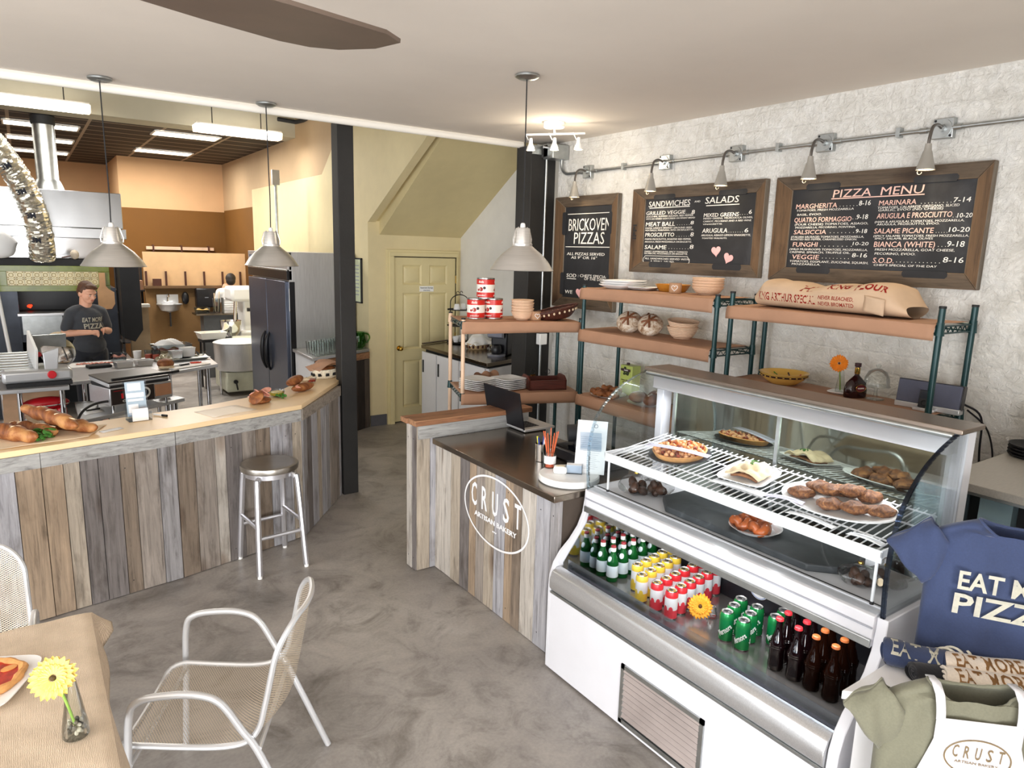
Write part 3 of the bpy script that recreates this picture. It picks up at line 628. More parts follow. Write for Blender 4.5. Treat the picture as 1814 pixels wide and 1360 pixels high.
b = MB(); b.lathe([(.037, .012), (.04, .03), (0, .034)], P('tomato_relish', '#9c2f1e', .4, var=.4, sc=60)); b.build('relish', t)

# ---------------------------------------------------------------- brushed aluminium stool
t = T('bar_stool', 'brushed aluminium round seat stool standing at the plank bar', 'stool', (1.285, 4.71, 0), .08)
b = MB(); M['aluseat'] = brushed('aluminium_seat', '#b9b4ac', .3, (1, 1, 1)); M['aluleg'] = P('aluminium_satin', '#d9d9de', .3, .85, var=.04)
b.lathe([(0, .722), (.10, .724), (.15, .733), (.175, .742), (.19, .738), (.194, .725), (.19, .70), (.16, .69), (0, .69)], 'aluseat', n=40); b.build('seat', t)
b = MB(); b.lathe([(.15, .66), (.165, .66), (.165, .692), (.15, .692)], 'aluleg', n=32); b.build('seat_ring', t)
for sx in (-1, 1):
    for sy in (-1, 1):
        b = MB(); pa = smooth_path([(sx*.10, sy*.10, .672), (sx*.128, sy*.125, .655), (sx*.14, sy*.142, .60), (sx*.163, sy*.195, .02)], 5)
        b.tube(pa, .0205, 'aluleg', 8); lg = b.build('leg', t)
        b = MB(); b.cyl((sx*.164, sy*.197, 0), (sx*.163, sy*.195, .022), .016, 'whiteplastic', n=10); b.build('foot_glide', lg)
for (a, c, z) in (((-1, -1), (1, -1), .27), ((-1, 1), (1, 1), .27), ((-1, -1), (-1, 1), .34), ((1, -1), (1, 1), .34)):
    b = MB(); k = (.6-z)/.58; px_, py_ = .14+.023*k, .142+.053*k
    b.tube([(a[0]*px_, a[1]*py_, z), (c[0]*px_, c[1]*py_, z)], .014, 'aluleg', 8); b.build('stretcher', t)

# ---------------------------------------------------------------- mesh armchairs
def perf():
    t = NT('expanded_metal'); uv = t.n('ShaderNodeTexCoord'); sp = t.n('ShaderNodeSeparateXYZ'); t.l(uv.outputs['UV'], sp.inputs[0])
    def mth(op, a, bv):
        o = t.n('ShaderNodeMath', operation=op)
        for i, x in enumerate((a, bv)):
            if x is None: continue
            if isinstance(x, (int, float)): o.inputs[i].default_value = x
            else: t.l(x, o.inputs[i])
        return o.outputs[0]
    u = mth('MULTIPLY', sp.outputs[0], PI/.015); v = mth('MULTIPLY', sp.outputs[1], PI/.010)
    a = mth('ABSOLUTE', mth('SINE', mth('ADD', u, v), None), None); c = mth('ABSOLUTE', mth('SINE', mth('SUBTRACT', u, v), None), None)
    hole = mth('GREATER_THAN', mth('MULTIPLY', a, c), .30)
    t.col(lin('#cfc0aa')); t.set(.4, .35)
    tr = t.n('ShaderNodeBsdfTransparent'); mx = t.n('ShaderNodeMixShader'); t.l(hole, mx.inputs[0]); t.l(t.b.outputs[0], mx.inputs[1]); t.l(tr.outputs[0], mx.inputs[2])
    t.l(mx.outputs[0], t.t.nodes['Material Output'].inputs[0]); return t.m
M['perf'] = perf()
prof = smooth_path([(.25, .415), (.235, .44), (.18, .448), (.05, .435), (-.10, .425), (-.19, .44), (-.235, .49), (-.258, .58), (-.282, .70), (-.305, .82), (-.315, .875)], 6)
plen = [0]
prof = [V((0, p[0], p[1])) for p in prof]
for i in range(1, len(prof)): plen.append(plen[-1]+(prof[i]-prof[i-1]).length)
TOT = plen[-1]
def chair_pt(u, v):
    s = v*TOT; k = next((i for i in range(1, len(plen)) if plen[i] >= s-1e-9), len(plen)-1)
    q = prof[k-1].lerp(prof[k], (s-plen[k-1])/max(1e-9, plen[k]-plen[k-1])); d = (prof[k]-prof[k-1]).normalized(); n = V((0, -d.z, d.y))
    w = .255-.03*max(0, (v-.5))
    for e, rad in ((v*TOT, .10), ((1-v)*TOT, .14)):
        if e < rad: w -= rad*(1-math.sqrt(max(0, 1-((rad-e)/rad)**2)))
    x = (2*u-1); bow = (.012+.062*min(1, max(0, (v-.36)/.2)))*(1-(x*w/.256)**2)
    k = min(1, max(0, (v-.38)/.12)); q = q-V((0, 0, bow*(1-k)))-V((0, bow*k, 0))
    return V((x*w, q.y, q.z))
def make_chair(loc, rz, label):
    t = T('mesh_armchair', label, 'chair', loc, rz, 'mesh armchairs at the burlap table')
    b = MB(); nu, nv = 20, 56
    b.grid(lambda u, v: chair_pt(u, .006+v*.988), nu, nv, 'perf')
    def uvs(me):
        l = me.uv_layers.new(name='uv')
        for p in me.polygons:
            for li in p.loop_indices:
                k = me.loops[li].vertex_index; l.data[li].uv = (me.vertices[k].co.x, (k//(nu+1))/nv*TOT)
    b.uv = uvs; b.build('mesh_seat_and_back', t)
    b = MB(); rim = [chair_pt(1, .004+i/60*.992) for i in range(61)]+[chair_pt(1-i/12, .996) for i in range(1, 12)]+[chair_pt(0, .996-i/60*.992) for i in range(61)]+[chair_pt(i/12, .004) for i in range(1, 12)]
    b.tube(rim, .011, 'silverpaint', 8, closed=True); b.build('rim_tube', t)
    for s in (-1, 1):
        b = MB(); pa = smooth_path([(s*.315, .225, .0), (s*.30, .20, .35), (s*.292, .185, .58), (s*.29, .15, .645), (s*.288, .05, .662), (s*.286, -.05, .655), (s*.282, -.12, .615), (s*.274, -.185, .50), (s*.268, -.245, .385), (s*.275, -.40, 0)], 6)
        b.tube(pa, .0135, 'silverpaint', 10); b.build('arm_and_legs', t)
    b = MB(); b.tube([(-.30, .19, .405), (.30, .19, .405)], .009, 'silverpaint', 8); b.tube([(-.27, -.24, .42), (.27, -.24, .42)], .009, 'silverpaint', 8); b.build('cross_bar', t)
    return t
make_chair((.47, 2.66, 0), math.radians(62), 'silver mesh armchair at the right side of the burlap table, seat in full view')
make_chair((-.37, 3.31, 0), math.radians(176), 'silver mesh armchair tucked behind the burlap table against the bar side')

# ---------------------------------------------------------------- table with burlap cloth
def burlap():
    t = NT('burlap'); vec = t.coord()
    w1 = t.n('ShaderNodeTexWave', bands_direction='X'); w2 = t.n('ShaderNodeTexWave', bands_direction='Y')
    for w in (w1, w2): w.inputs['Scale'].default_value = 75; w.inputs['Distortion'].default_value = 3.5; w.inputs['Detail'].default_value = 2; t.l(vec, w.inputs[0])
    m = t.n('ShaderNodeMath', operation='MAXIMUM'); t.l(w1.outputs['Fac'], m.inputs[0]); t.l(w2.outputs['Fac'], m.inputs[1])
    n = t.noise(vec, 9, 6, .6)
    c = t.ramp(m.outputs[0], [(.1, lin('#c6ad93')), (.6, lin('#ecd9c2'))]); c = t.mix(c, t.ramp(n, [(.3, (.85, .82, .78)), (.7, (1.12, 1.1, 1.08))]), .7, 'MULTIPLY')
    t.col(c); t.bump(m.outputs[0], .7, .003); return t.set(.9)
M['burlap'] = burlap()
TX0, TX1, TY0, TY1, TZ = -.78, .10, 1.62, 3.03, .752
t = T('dining_table', 'small square table under the burlap cloth at the left', 'table', (0, 0, 0))
b = MB(); b.box(TX0+.015, TX1-.015, TY0+.015, TY1-.015, TZ-.03, TZ-.004, 'darkbrown'); b.build('tabletop', t)
for x in (TX0+.08, TX1-.1):
    for y in (TY0+.1, TY1-.12):
        b = MB(); b.cyl((x, y, 0), (x, y, TZ-.03), .02, 'matblack', n=10); b.build('leg', t)
b = MB(); OV = .17; nu, nv = 60, 84
def cloth(u, v):
    x = TX0-OV+(TX1-TX0+2*OV)*u; y = TY0-OV+(TY1-TY0+2*OV)*v
    dx = max(TX0-x, x-TX1, 0); dy = max(TY0-y, y-TY1, 0); cx_ = min(max(x, TX0), TX1); cy_ = min(max(y, TY0), TY1)
    sx = -1 if x < TX0 else 1; sy = -1 if y < TY0 else 1
    if dx and dy:
        q = min(dx, dy)/OV
        return V((cx_+sx*(.008+dx*.42), cy_+sy*(.008+dy*.30), TZ-.006-max(dx, dy)*.62*(1-.15*q)))
    o = (.14+.07*sin((y if dx else x)*9+.8)+.12*max(0, (2.1-y)))
    f = dx or dy; r = min(1, f/.012)
    return V((cx_+sx*(.008*r*(dx > 0)+dx*o), cy_+sy*(.008*r*(dy > 0)+dy*o), TZ+.0015*sin(x*40)*cos(y*33)-f*.93))
b.grid(cloth, nu, nv, 'burlap'); tag(b.build('tablecloth', solid=.003), 'natural burlap cloth draped over the table at lower left', 'tablecloth')
# square plate with pizza
def square_plate(b, s, h=.018, m='ceramic', n=40, flare=1.0):
    def f(k):
        return [(k*s*(abs(cos(a))**.35)*(1 if cos(a) > 0 else -1), k*s*(abs(sin(a))**.35)*(1 if sin(a) > 0 else -1)) for a in [2*PI*(i+.5)/n for i in range(n)]]
    prof_ = [(.62, 0), (.66, .002), (1.0, h), (1.0, h+.004), (.66, .007), (.0, .006)]
    vs = []; fs = []
    for k, z in prof_: vs += [(x, y, z) for x, y in f(k)]
    for j in range(len(prof_)-1):
        for i in range(n): q = (i+1) % n; fs.append((j*n+i, j*n+q, (j+1)*n+q, (j+1)*n+i))
    fs.append(tuple(range(n))[::-1]); b.add(vs, fs, m); return b
t = T('square_plate', 'white square plate under the pizza on the burlap cloth', 'plate', (-.245, 2.655, TZ+.004), math.radians(-25))
b = square_plate(MB(), .155, .016); b.build('plate_body', t)
t = T('pizza', 'small tomato pizza with a basil sprig on the square plate', 'pizza', (-.235, 2.66, TZ+.011), 0)
M['crustpale'] = P('pizza_crust', '#d49a5c', .7, var=.3, sc=20, bump=.4)
def wob(r, a): return r*(1+.035*sin(3*a+1)+.025*sin(7*a))
b = MB(); pts = [V((wob(.118, 2*PI*i/40)*cos(2*PI*i/40), wob(.118, 2*PI*i/40)*sin(2*PI*i/40), .014)) for i in range(40)]
b.tube(pts, .014, 'crustpale', 8, closed=True, rr=[.0125+.003*sin(i*1.7) for i in range(40)]); b.prism([(p.x*.97, p.y*.97) for p in pts], .001, .012, 'crustpale'); b.build('crust', t)
b = MB(); b.prism([(p.x*.92, p.y*.92) for p in pts], .011, .015, P('tomato_sauce', '#b5301c', .35, var=.35, sc=45)); b.build('tomato_sauce', t)
b = MB()
for i in range(9):
    a = i*2.4; r_ = .09*hashr(i+2)**.5; b.ell((r_*cos(a), r_*sin(a), .016), (.026, .018, .004), P('melted_cheese', '#e9a35e', .4) if i == 0 else M['melted_cheese'], 10, R=Euler((0, 0, a)).to_matrix())
    if i == 0: M['melted_cheese'] = b.mats[0]
b.build('melted_cheese', t)
b = MB()
for i in range(7): b.ell((-.03+.022*cos(i*.9), .02+.022*sin(i*.9), .026+.005*hashr(i)), (.02, .012, .004), 'leaf', 8, R=Euler((.5*sin(i), .5*cos(i), i*.9)).to_matrix())
b.build('basil_sprig', t)
# gerbera and bud vase
def flower(name, label, base, head, nrm, rad, cpet, ccen, cat='flower'):
    t = T(name, label, cat, base)
    h = V(head)-V(base); n = V(nrm).normalized(); X = Mx(h, n.orthogonal(), n.cross(n.orthogonal()))
    b = MB(); pet = P(name+'_petal', cpet, .6, var=.12, sc=60)
    for L_, N, z, tilt in ((1, 22, 0, .12), (.93, 20, .006, .28), (.62, 18, .009, .45)):
        for i in range(N):
            a = 2*PI*(i+.3*L_)/N+.1*hashr(i*3+N); l = rad*L_*(.92+.12*hashr(i+N)); w = rad*.13*(.8+.3*L_)
            ca, sa = cos(a), sin(a)
            def pt(r, o, zz): return (r*ca-o*sa, r*sa+o*ca, z+zz)
            vs = []
            for r, o, zz in ((.16*rad, .5*w, 0), (.5*l, w, .5*l*tilt*.4), (.82*l, w*.95, .8*l*tilt*.35), (l, .12*w, l*tilt*.2)): vs += [pt(r, -o, zz+.001), pt(r, o, zz+.001), pt(r, 0, zz-.002)]
            b.add(vs, [(q, q+2, q+5, q+3) for q in (0, 3, 6)]+[(q+2, q+1, q+4, q+5) for q in (0, 3, 6)], pet, X)
    b.build('petals', t)
    b = MB(); b.ell((0, 0, .006), (rad*.13, rad*.13, .008), P(name+'_eye', ccen, .8, var=.3, sc=200), 14, X=X); b.build('flower_centre', t)
    if V(head) != V(base):
        b = MB(); b.tube(smooth_path([(0, 0, 0), h*.5+V((.004, 0, 0)), h-n*.02, h-n*.004], 5), .004, 'stem', 8); b.build('stem', t)
    return t
def bud_vase(loc, label, h=.18, rb=.036, rt=.013, square=False):
    t = T('bud_vase', label, 'vase', loc, .3)
    b = MB(); n = 6 if square else 20
    b.lathe([(0, .003), (rb*.95, .003), (rb, .006), (rb*.92, h*.25), (rt, h), (rt*.8, h), (rb*.84, h*.25), (rb*.9, .012), (0, .012)], 'glass', n=n); b.build('glass_body', t); return t
bud_vase((.014, 2.225, TZ+.002), 'clear tapered bud vase with pebbles on the burlap cloth')
pm = [P('pebble_%d' % i, c, .5) for i, c in enumerate(['#4a4640', '#8d8578', '#c9c1b0', '#6b6256'])]
b0 = None
for i in range(26):
    a = i*2.4; r_ = .022*hashr(i+1)**.5; z = TZ+.021+.010*(i//7)
    b = MB(); b.ell((0, 0, 0), (.0085, .007, .006), pm[i % 4], 8); o = b.build('pebble'); o.location = (.014+r_*cos(a), 2.225+r_*sin(a), z); o.rotation_euler = (i, i*.7, a)
    tag(o, 'small river pebble lying in the bud vase on the burlap cloth', 'pebble', 'pebbles in the bud vase')
flower('gerbera', 'pale yellow gerbera in the bud vase on the burlap cloth', (.016, 2.222, TZ+.03), (-.027, 2.195, .975), (-.15, -.72, .55), .062, '#f5d873', '#4d3a1a')
# ---------------------------------------------------------------- register counter with pony wall
def crust_logo(b, M4, a, c, m, proj=None, w=.035):
    n = 64; vs = []; fs = []
    pr = proj or (lambda p: p)
    for k, z in ((1, 0), (1-w, 0), (1-w, .001), (1, .001)):
        for i in range(n): t_ = 2*PI*i/n; vs.append(pr(M4 @ V(((a-(1-k)*a)*cos(t_), (c-(1-k)*a)*sin(t_), z))))
    for j in range(4):
        q = (j+1) % 4
        for i in range(n): k = (i+1) % n; fs.append((j*n+i, j*n+k, q*n+k, q*n+i))
    b.add(vs, fs, m, None, False)
    for i, ch in enumerate('CRUST'):
        b.text(ch, M4 @ Matrix.Translation(((i-2)*a*.335, -.07*c, 0)), m, .66*c, a*.17, .012, proj=proj, center=True)
    b.text('ARTISAN BAKERY', M4 @ Matrix.Translation((0, -.36*c, 0)), m, .14*c, a*1.3, .02, proj=proj, center=True)
    b.text('...', M4 @ Matrix.Translation((0, -.56*c, 0)), m, None, a*.12, .02, proj=proj, center=True)
t = T('pony_wall', 'low plank wall with a brown plank cap at the end of the register counter', 'low wall')
b = MB(); b.box(2.10, 3.0, 4.075, 4.18, 0, 1.04, P('stud_core', '#6b5a48', .8)); b.build('core', t)
b = MB(); plank_run(b, (2.10, 4.19), (2.10, 4.06), .004, 1.045, 'barn', 8, wmin=.06, wmax=.13)
plank_run(b, (2.085, 4.075), (3.0, 4.075), .004, 1.045, 'barn', 31, wmin=.10, wmax=.16); b.build('plank_cladding', t)
b = MB(); b.box(2.06, 3.03, 4.025, 4.135, 1.047, 1.085, 'capwood'); b.box(2.05, 3.02, 4.138, 4.235, 1.047, 1.083, 'capwood'); b.build('plank_cap', t, bevel=.004)
b = MB(); b.box(2.09, 3.0, 4.03, 4.05, .955, 1.046, 'barn_x'); b.build('trim_board', t)
t = T('register_counter', 'plank clad register counter with a dark stainless top and white oval lettering', 'counter')
b = MB(); b.box(2.255, 2.86, 2.70, 4.05, 0, .92, P('counter_carcass', '#4a4038', .8)); b.build('carcass', t)
b = MB(); plank_run(b, (2.25, 4.05), (2.25, 2.69), .004, .92, 'barn', 14, wmin=.075, wmax=.135); b.build('plank_cladding', t)
b = MB(); crust_logo(b, Mx((2.2245, 3.30, .65), (0, -1, 0), (0, 0, 1)), .355, .225, 'white'); b.build('oval_lettering', t)
b = MB(); b.box(2.185, 2.95, 2.685, 4.02, .918, .955, 'darksteel'); b.build('steel_top', t, bevel=.003)
RZ = .9555
# laptop
t = T('laptop', 'open black laptop with its lid towards the room on the register counter', 'laptop', (2.815, 4.06, RZ), -PI/2)
# local x runs along the hinge (towards the camera), local y away from the room
b = MB(); b.box(-.02, .21, .0, .25, .006, .022, 'silverpaint', TR((0, 0, 0))); base = None
b = MB(); b.box(-.22, .24, 0, .27, .006, .024, P('laptop_silver', '#c9c7c5', .35, .5)); o = b.build('keyboard_base', t, bevel=.003)
b = MB()
for r in range(5):
    for c in range(13): b.box(-.185+c*.029, -.161+c*.029, .035+r*.027, .057+r*.027, .0241, .026, 'black')
b.build('keys', o)
b = MB(); b.box(-.22, .24, -.008, .0, 0, .275, 'black', TR((0, 0, .022), .19)); b.box(-.21, .23, .0005, .0012, .015, .265, P('laptop_screen', '#20242c', .1), TR((0, 0, .022), .19)); b.build('lid', t, bevel=.003)
b = MB(); b.cyl((-.21, -.004, .02), (.23, -.004, .02), .009, 'silverpaint', n=8); b.build('hinge_strip', t)
b = MB(); b.bx((0, .02, .003), (.44, .02, .006), 'black'); b.bx((0, .25, .003), (.44, .02, .006), 'black'); b.build('feet', t)
# dark receipt printer / card tray behind the cup
t = T('receipt_printer', 'dark flat receipt printer with a round black scanner behind the pen cup', 'printer', (2.74, 3.06, RZ), .0)
b = MB(); b.box(-.10, .16, -.20, .26, 0, .07, 'black'); b.build('body', t, bevel=.01)
b = MB(); b.box(-.08, .14, -.16, .22, .07, .074, P('glossy_black', '#0c0d12', .08)); b.build('glossy_lid', t)
b = MB(); b.cyl((.05, .16, .07), (.05, .16, .10), .03, 'black'); b.cyl((.0, .2, .14), (.12, .12, .15), .055, 'matblack', n=18); b.build('scanner_head', t)
b = MB(); b.tube(smooth_path([(.12, .24, .1), (.18, .32, .17), (.26, .34, .12), (.3, .30, .06), (.2, .24, .02)], 5), .006, 'black', 8); b.build('cable', t)
# pen cup
t = T('pen_cup', 'small steel cup of pens behind the reed diffuser', 'cup', (2.515, 3.24, RZ), 0)
b = MB(); b.lathe([(0, .002), (.034, .002), (.036, .11), (.033, .11), (.031, .008), (0, .006)], 'chrome', n=20); b.build('cup_body', t)
for i, (c, a) in enumerate((('#2b3f9a', .3), ('#e6e04a', 2.), ('#2b3f9a', 3.4), ('#f0f0f0', 5.))):
    b = MB(); b.cyl((.006*cos(a), .006*sin(a), .01), (.028*cos(a), .028*sin(a), .15), .005, P('pen_%d' % i, c, .4), n=8); o = b.build('pen'); o.location = (2.515, 3.24, RZ)
    tag(o, ['blue pen leaning in the steel pen cup, right side', 'yellow pen in the steel pen cup', 'blue pen leaning in the steel pen cup, left side', 'white pen in the steel pen cup'][i], 'pen')
# white round stand and what is on it
t = T('cake_stand', 'round white stand at the corner of the register counter', 'stand', (2.43, 2.865, RZ), 0)
b = MB(); b.lathe([(0, 0), (.165, 0), (.172, .006), (.172, .032), (.165, .038), (0, .038)], 'whiteplastic', n=48); b.build('disc', t)
SZ = RZ+.0385
t = T('reed_diffuser', 'reed diffuser bottle with orange sticks on the round white stand', 'diffuser', (2.405, 3.01, SZ), 0)
b = MB(); b.lathe([(0, .002), (.033, .002), (.034, .01), (.034, .075), (.028, .088), (.014, .094), (.014, .105), (.018, .107), (.018, .116), (.012, .116), (.012, .095), (.03, .072), (.031, .01), (0, .008)], 'glass', n=20); b.build('glass_bottle', t)
b = MB(); b.lathe([(.0, .006), (.0295, .006), (.0295, .026), (0, .026)], P('diffuser_oil', '#c4502e', .1)); b.build('oil', t)
b = MB(); b.lathe([(.0345, .026), (.0345, .072)], 'paper', n=20); b.build('label', t)
for i in range(7):
    a = i*.9; b = MB(); b.cyl((.006*cos(a), .006*sin(a), .012), (.012*cos(a)+.032*cos(a), .012*sin(a)+.032*sin(a), .205+.02*hashr(i)), .0028, M.setdefault('reed', P('reed_orange', '#d9663a', .6)), n=6); b.build('reed', t)
t = T('soap_bar_box', 'small cream rounded soap box on the round white stand', 'box', (2.39, 2.895, SZ), -.75)
b = MB(); b.box(-.038, .038, -.03, .03, 0, .04, 'whiteplastic'); b.build('box_body', t, bevel=.012)
b = MB(); b.box(-.022, .022, -.016, .016, .0401, .042, P('cream_inset', '#efe2c6', .5)); b.build('inset', t)
t = T('card_holder', 'clear acrylic card holder with white cards on the round white stand', 'holder', (2.462, 2.86, SZ), -.75)
b = MB()
b.box(-.045, .045, -.03, -.027, 0, .05, 'acrylic'); b.box(-.045, .045, .025, .028, 0, .06, 'acrylic'); b.box(-.045, .045, -.03, .028, 0, .003, 'acrylic'); b.box(-.047, -.044, -.03, .028, 0, .05, 'acrylic'); b.box(.044, .047, -.03, .028, 0, .05, 'acrylic'); b.build('holder_body', t)
b = MB(); b.box(-.042, .042, -.024, .02, .004, .05, 'paper'); b.build('cards', t)
t = T('menu_card', 'tall white price list card leaning on a stand at the register counter end', 'sign', (2.52, 2.80, SZ), -.85)
X = TR((0, 0, .0), -.30)
b = MB(); b.box(-.085, .085, -.002, .002, .0, .30, 'paper', X); b.build('card', t)
b = MB(); b.box(-.085, .085, .003, .012, 0, .30, P('holder_blue', '#3a58a8', .2), X); b.box(-.06, .06, .012, .018, .0, .24, 'acrylic', TR((0, .055, 0), .25)); b.build('blue_back', t)
b = MB()
for i in range(17): b.box(-.062, .06-.03*hashr(i), -.0028, -.002, .205-.011*i, .2065-.011*i, 'inkfaint', X)
b.lathe([(.008, 0), (.012, 0), (.012, .001), (.008, .001)], 'inkfaint', X=X @ Matrix.Translation((.02, -.0025, .27)) @ Euler((PI/2, 0, 0)).to_matrix().to_4x4()); b.build('printed_lines', t)

# ---------------------------------------------------------------- wire shelving with kraft paper
def shelving(label, loc, rz, L, D, H, shelves, tanleft=False, hang=.09, group=None):
    t = T('wire_shelving', label, 'shelving', loc, rz)
    for i, (x, y) in enumerate(((0, 0), (L, 0), (0, D), (L, D))):
        b = MB(); m = 'bannet' if tanleft and x == 0 else 'greenepoxy'
        z0 = 1.0 if tanleft and x == 0 and y == 0 else 0
        b.cyl((x, y, z0), (x, y, H), .0165, m, n=12); p = b.build('post', t)
        for z in shelves: b = MB(); b.cyl((x, y, z-.055), (x, y, z+.012), .024, 'greenepoxy' if not (tanleft and x == 0 and z > 1.3 and y) else m, r1=.019, n=12); b.build('sleeve', p)
        b = MB(); b.cyl((x, y, H), (x, y, H+.012), .018, 'matblack', n=12); b.build('post_cap', p)
    for z in shelves:
        b = MB()
        for dz in (-.045, -.008):
            for (a, c) in (((0, 0), (L, 0)), ((0, D), (L, D)), ((0, 0), (0, D)), ((L, 0), (L, D))): b.cyl((a[0], a[1], z+dz), (c[0], c[1], z+dz), .005, 'greenepoxy', n=6)
        for x in (0, L): b.tube([(x, D*(i+.5)/14, z-.042 if i % 2 else z-.01) for i in range(14)], .003, 'greenepoxy', 5)
        for i in range(1, int(L/.05)): b.cyl((i*.05, 0, z-.006), (i*.05, D, z-.006), .0025, 'greenepoxy', n=5)
        s = b.build('wire_shelf', t)
        b = MB(); h = hang if z > 1.2 or not tanleft else hang*1.0
        def cover(u, v):
            x = .02+(L-.04)*u if False else -.012+(L+.0)*u; dst = v*(D-.02+h); w = .004*sin(u*9+z*7)
            if dst < h:
                return V((x-.006*(1-u), -.024-.006*sin(PI*dst/h)-.012*(1-dst/h)*(.4+.6*sin(u*5+z)), z+.004-(h-dst)*(1+.06*sin(u*3.1+z*5))))
            y = dst-h-.022
            return V((x, y, z+.005+.0015*sin(u*17+v*9)))
        b.grid(cover, 30, 22, 'brownpaper'); b.build('kraft_cover', s, solid=.0012)
    return t
shelving('wire shelving set diagonally in the corner, with cans and plates, kraft covered', (2.91, 4.84, 0), math.radians(-20), 1.02, .60, 1.665, (1.04, 1.64), True)
shelving('three tier green wire shelving with bread under the chalkboards, kraft covered', (3.78, 4.36, 0), -PI/2, 1.35, .42, 1.96, (1.05, 1.60, 1.94), False, .095)
shelving('green wire shelving behind the display case with a flour sack on top', (3.83, 2.93, 0), -PI/2, 1.29, .38, 1.985, (.9, 1.41, 1.90), False, .085)
# --- things on the diagonal unit
U = Matrix.Translation((2.91, 4.84, 0)) @ Matrix.Rotation(math.radians(-20), 4, 'Z')
def on(z, x, y): p = U @ V((x, y, 0)); return (p.x, p.y, z)
Z1, Z2 = 1.6475, 1.0475
M['canred'] = P('can_red', '#cf2a22', .35, var=.05); M['canwhite'] = P('can_white', '#f3efe6', .35, var=.02); M['tin'] = P('tin_rim', '#c8c8c8', .25, 1.)
M['tomato'] = P('printed_tomato', '#a8231c', .5); M['darkprint'] = P('printed_dark', '#3c2024', .6)
def tomato_can(label, loc, rz):
    t = T('tomato_can', label, 'can', loc, rz, 'stack of tomato cans'); R = .077; H = .172
    b = MB(); b.lathe([(0, .003), (R-.004, .003), (R, 0), (R+.001, .006), (R-.001, .01), (R-.001, H-.01), (R+.001, H-.006), (R, H), (R-.004, H-.004), (0, H-.004)], 'tin', n=36); b.build('tin', t)
    b = MB(); b.lathe([(R+.0006, .011), (R+.0006, .052)], 'canred', n=36); b.lathe([(R+.0006, .052), (R+.0006, .118)], 'canwhite', n=36); b.lathe([(R+.0006, .118), (R+.0006, H-.011)], 'canred', n=36); lb = b.build('label', t)
    b = MB()
    def wrap(p): a = p.x/R; return V(((R+.0012+p.z)*sin(a), -(R+.0012+p.z)*cos(a), p.y))
    for off in (-.95, 1.15, 3.2):
        for k, (dx, dz, r) in enumerate(((0, .078, .018), (.03, .09, .012), (-.028, .072, .010))):
            poly = [(off*R+dx+r*cos(2*PI*i/14), dz+r*sin(2*PI*i/14)) for i in range(14)]
            vs = [wrap(V((x, y, 0))) for x, y in poly]; b.add(vs, [tuple(range(14))], 'tomato' if k != 1 else 'darkprint', None, False)
        for txt, z, h, m in (('Bella Cucina', .132, .018, 'canwhite'), ('pomodori', .022, .013, 'canwhite')):
            b.text(txt if z < .1 else 'Bella', Matrix.Translation((off*R, z, 0)), m, h, None, .02, .3, proj=wrap, center=True)
    b.build('label_print', lb)
    return t
tomato_can('red and white tomato can, left of the two at the base of the stack', on(Z1, .165, .29), .2)
tomato_can('red and white tomato can, right of the two at the base of the stack', on(Z1, .325, .30), -.4)
tomato_can('red and white tomato can standing on top of the two others', on(Z1+.1725, .25, .305), -.15)
def cane_bowl(label, loc, group, r=.10, h=.07, m='bannet'):
    t = T('proofing_bowl', label, 'bowl', loc, 0, group)
    b = MB(); pr = []
    for i in range(15):
        v = i/14; pr.append((r*(.52+.48*v**.55)+.0022*cos(i*PI), .004+v*h))
    b.lathe([(0, 0), (r*.55, 0)]+pr+[(r*.97, h+.006)]+[(x-.008, max(.009, z)) for x, z in pr[::-1]]+[(0, .009)], m, n=32); b.build('cane_wall', t); return t
for i in range(5): cane_bowl(['lowest', 'second lowest', 'middle', 'second from top', 'topmost'][i]+' pale cane proofing bowl in the stack beside the tomato cans', on(Z1+.024*i, .545+.003*(i % 2), .17), 'stack of cane bowls by the cans', .098)
def heart_pot(label, loc, rz):
    t = T('heart_pot', label, 'pot', loc, rz, 'small pots with a heart stamp')
    b = MB(); mm = M.setdefault('potpaper', P('pot_kraft', '#b08a6a', .8)); b.lathe([(0, 0), (.042, 0), (.045, .003), (.045, .075), (.041, .075), (.040, .006), (0, .006)], mm, n=28); b.build('pot_body', t)
    b = MB(); R = .0458
    hs = heart(); o = [V((R*sin(x*.024/R), -R*cos(x*.024/R), .04+y*.024)) for x, y in hs]; b.tube(o, .0022, 'white', 5, closed=True); b.build('heart_stamp', t)
heart_pot('small kraft pot with a white heart on the diagonal shelf', on(Z1, .655, .13), -.3)
t = T('wicker_basket', 'dark brown oval wicker basket tilted on the diagonal shelf', 'basket', on(Z1+.01, .86, .16), -.35); t.rotation_euler = (0, -.22, -.35)
b = MB(); b.grid(lambda u, v: V((.2*(.55+.45*v**.7)*cos(2*PI*u), .10*(.55+.45*v**.7)*sin(2*PI*u), .085*v)), 40, 8, 'wicker'); b.prism([(.11*cos(2*PI*i/24), .055*sin(2*PI*i/24)) for i in range(24)], 0, .005, 'wicker')
for i in range(24): a = 2*PI*i/24; b.ell((.186*cos(a), .094*sin(a), .06), (.006, .006, .009), 'crumb', 6)
b.build('woven_wall', t, solid=.008)
b = MB(); b.tube([(.2*cos(2*PI*i/40), .10*sin(2*PI*i/40), .087+.004*(i % 2)) for i in range(40)], .008, 'wicker', 8, closed=True); b.build('rim', t)
pg = 'square white plates on the lower diagonal shelf'
def plate_stack(x, y, n, rz, where, s=.125):
    for i in range(n):
        t = T('square_plate', ('top' if i == n-1 else 'bottom' if i == 0 else ['second', 'third', 'fourth', 'fifth'][i-1]+' from the bottom')+' square white plate in the '+where+' stack on the lower shelf', 'plate', on(Z2+.016*i, x, y), rz, pg)
        square_plate(MB(), s, .013, 'ceramic', 32).build('plate_body', t)
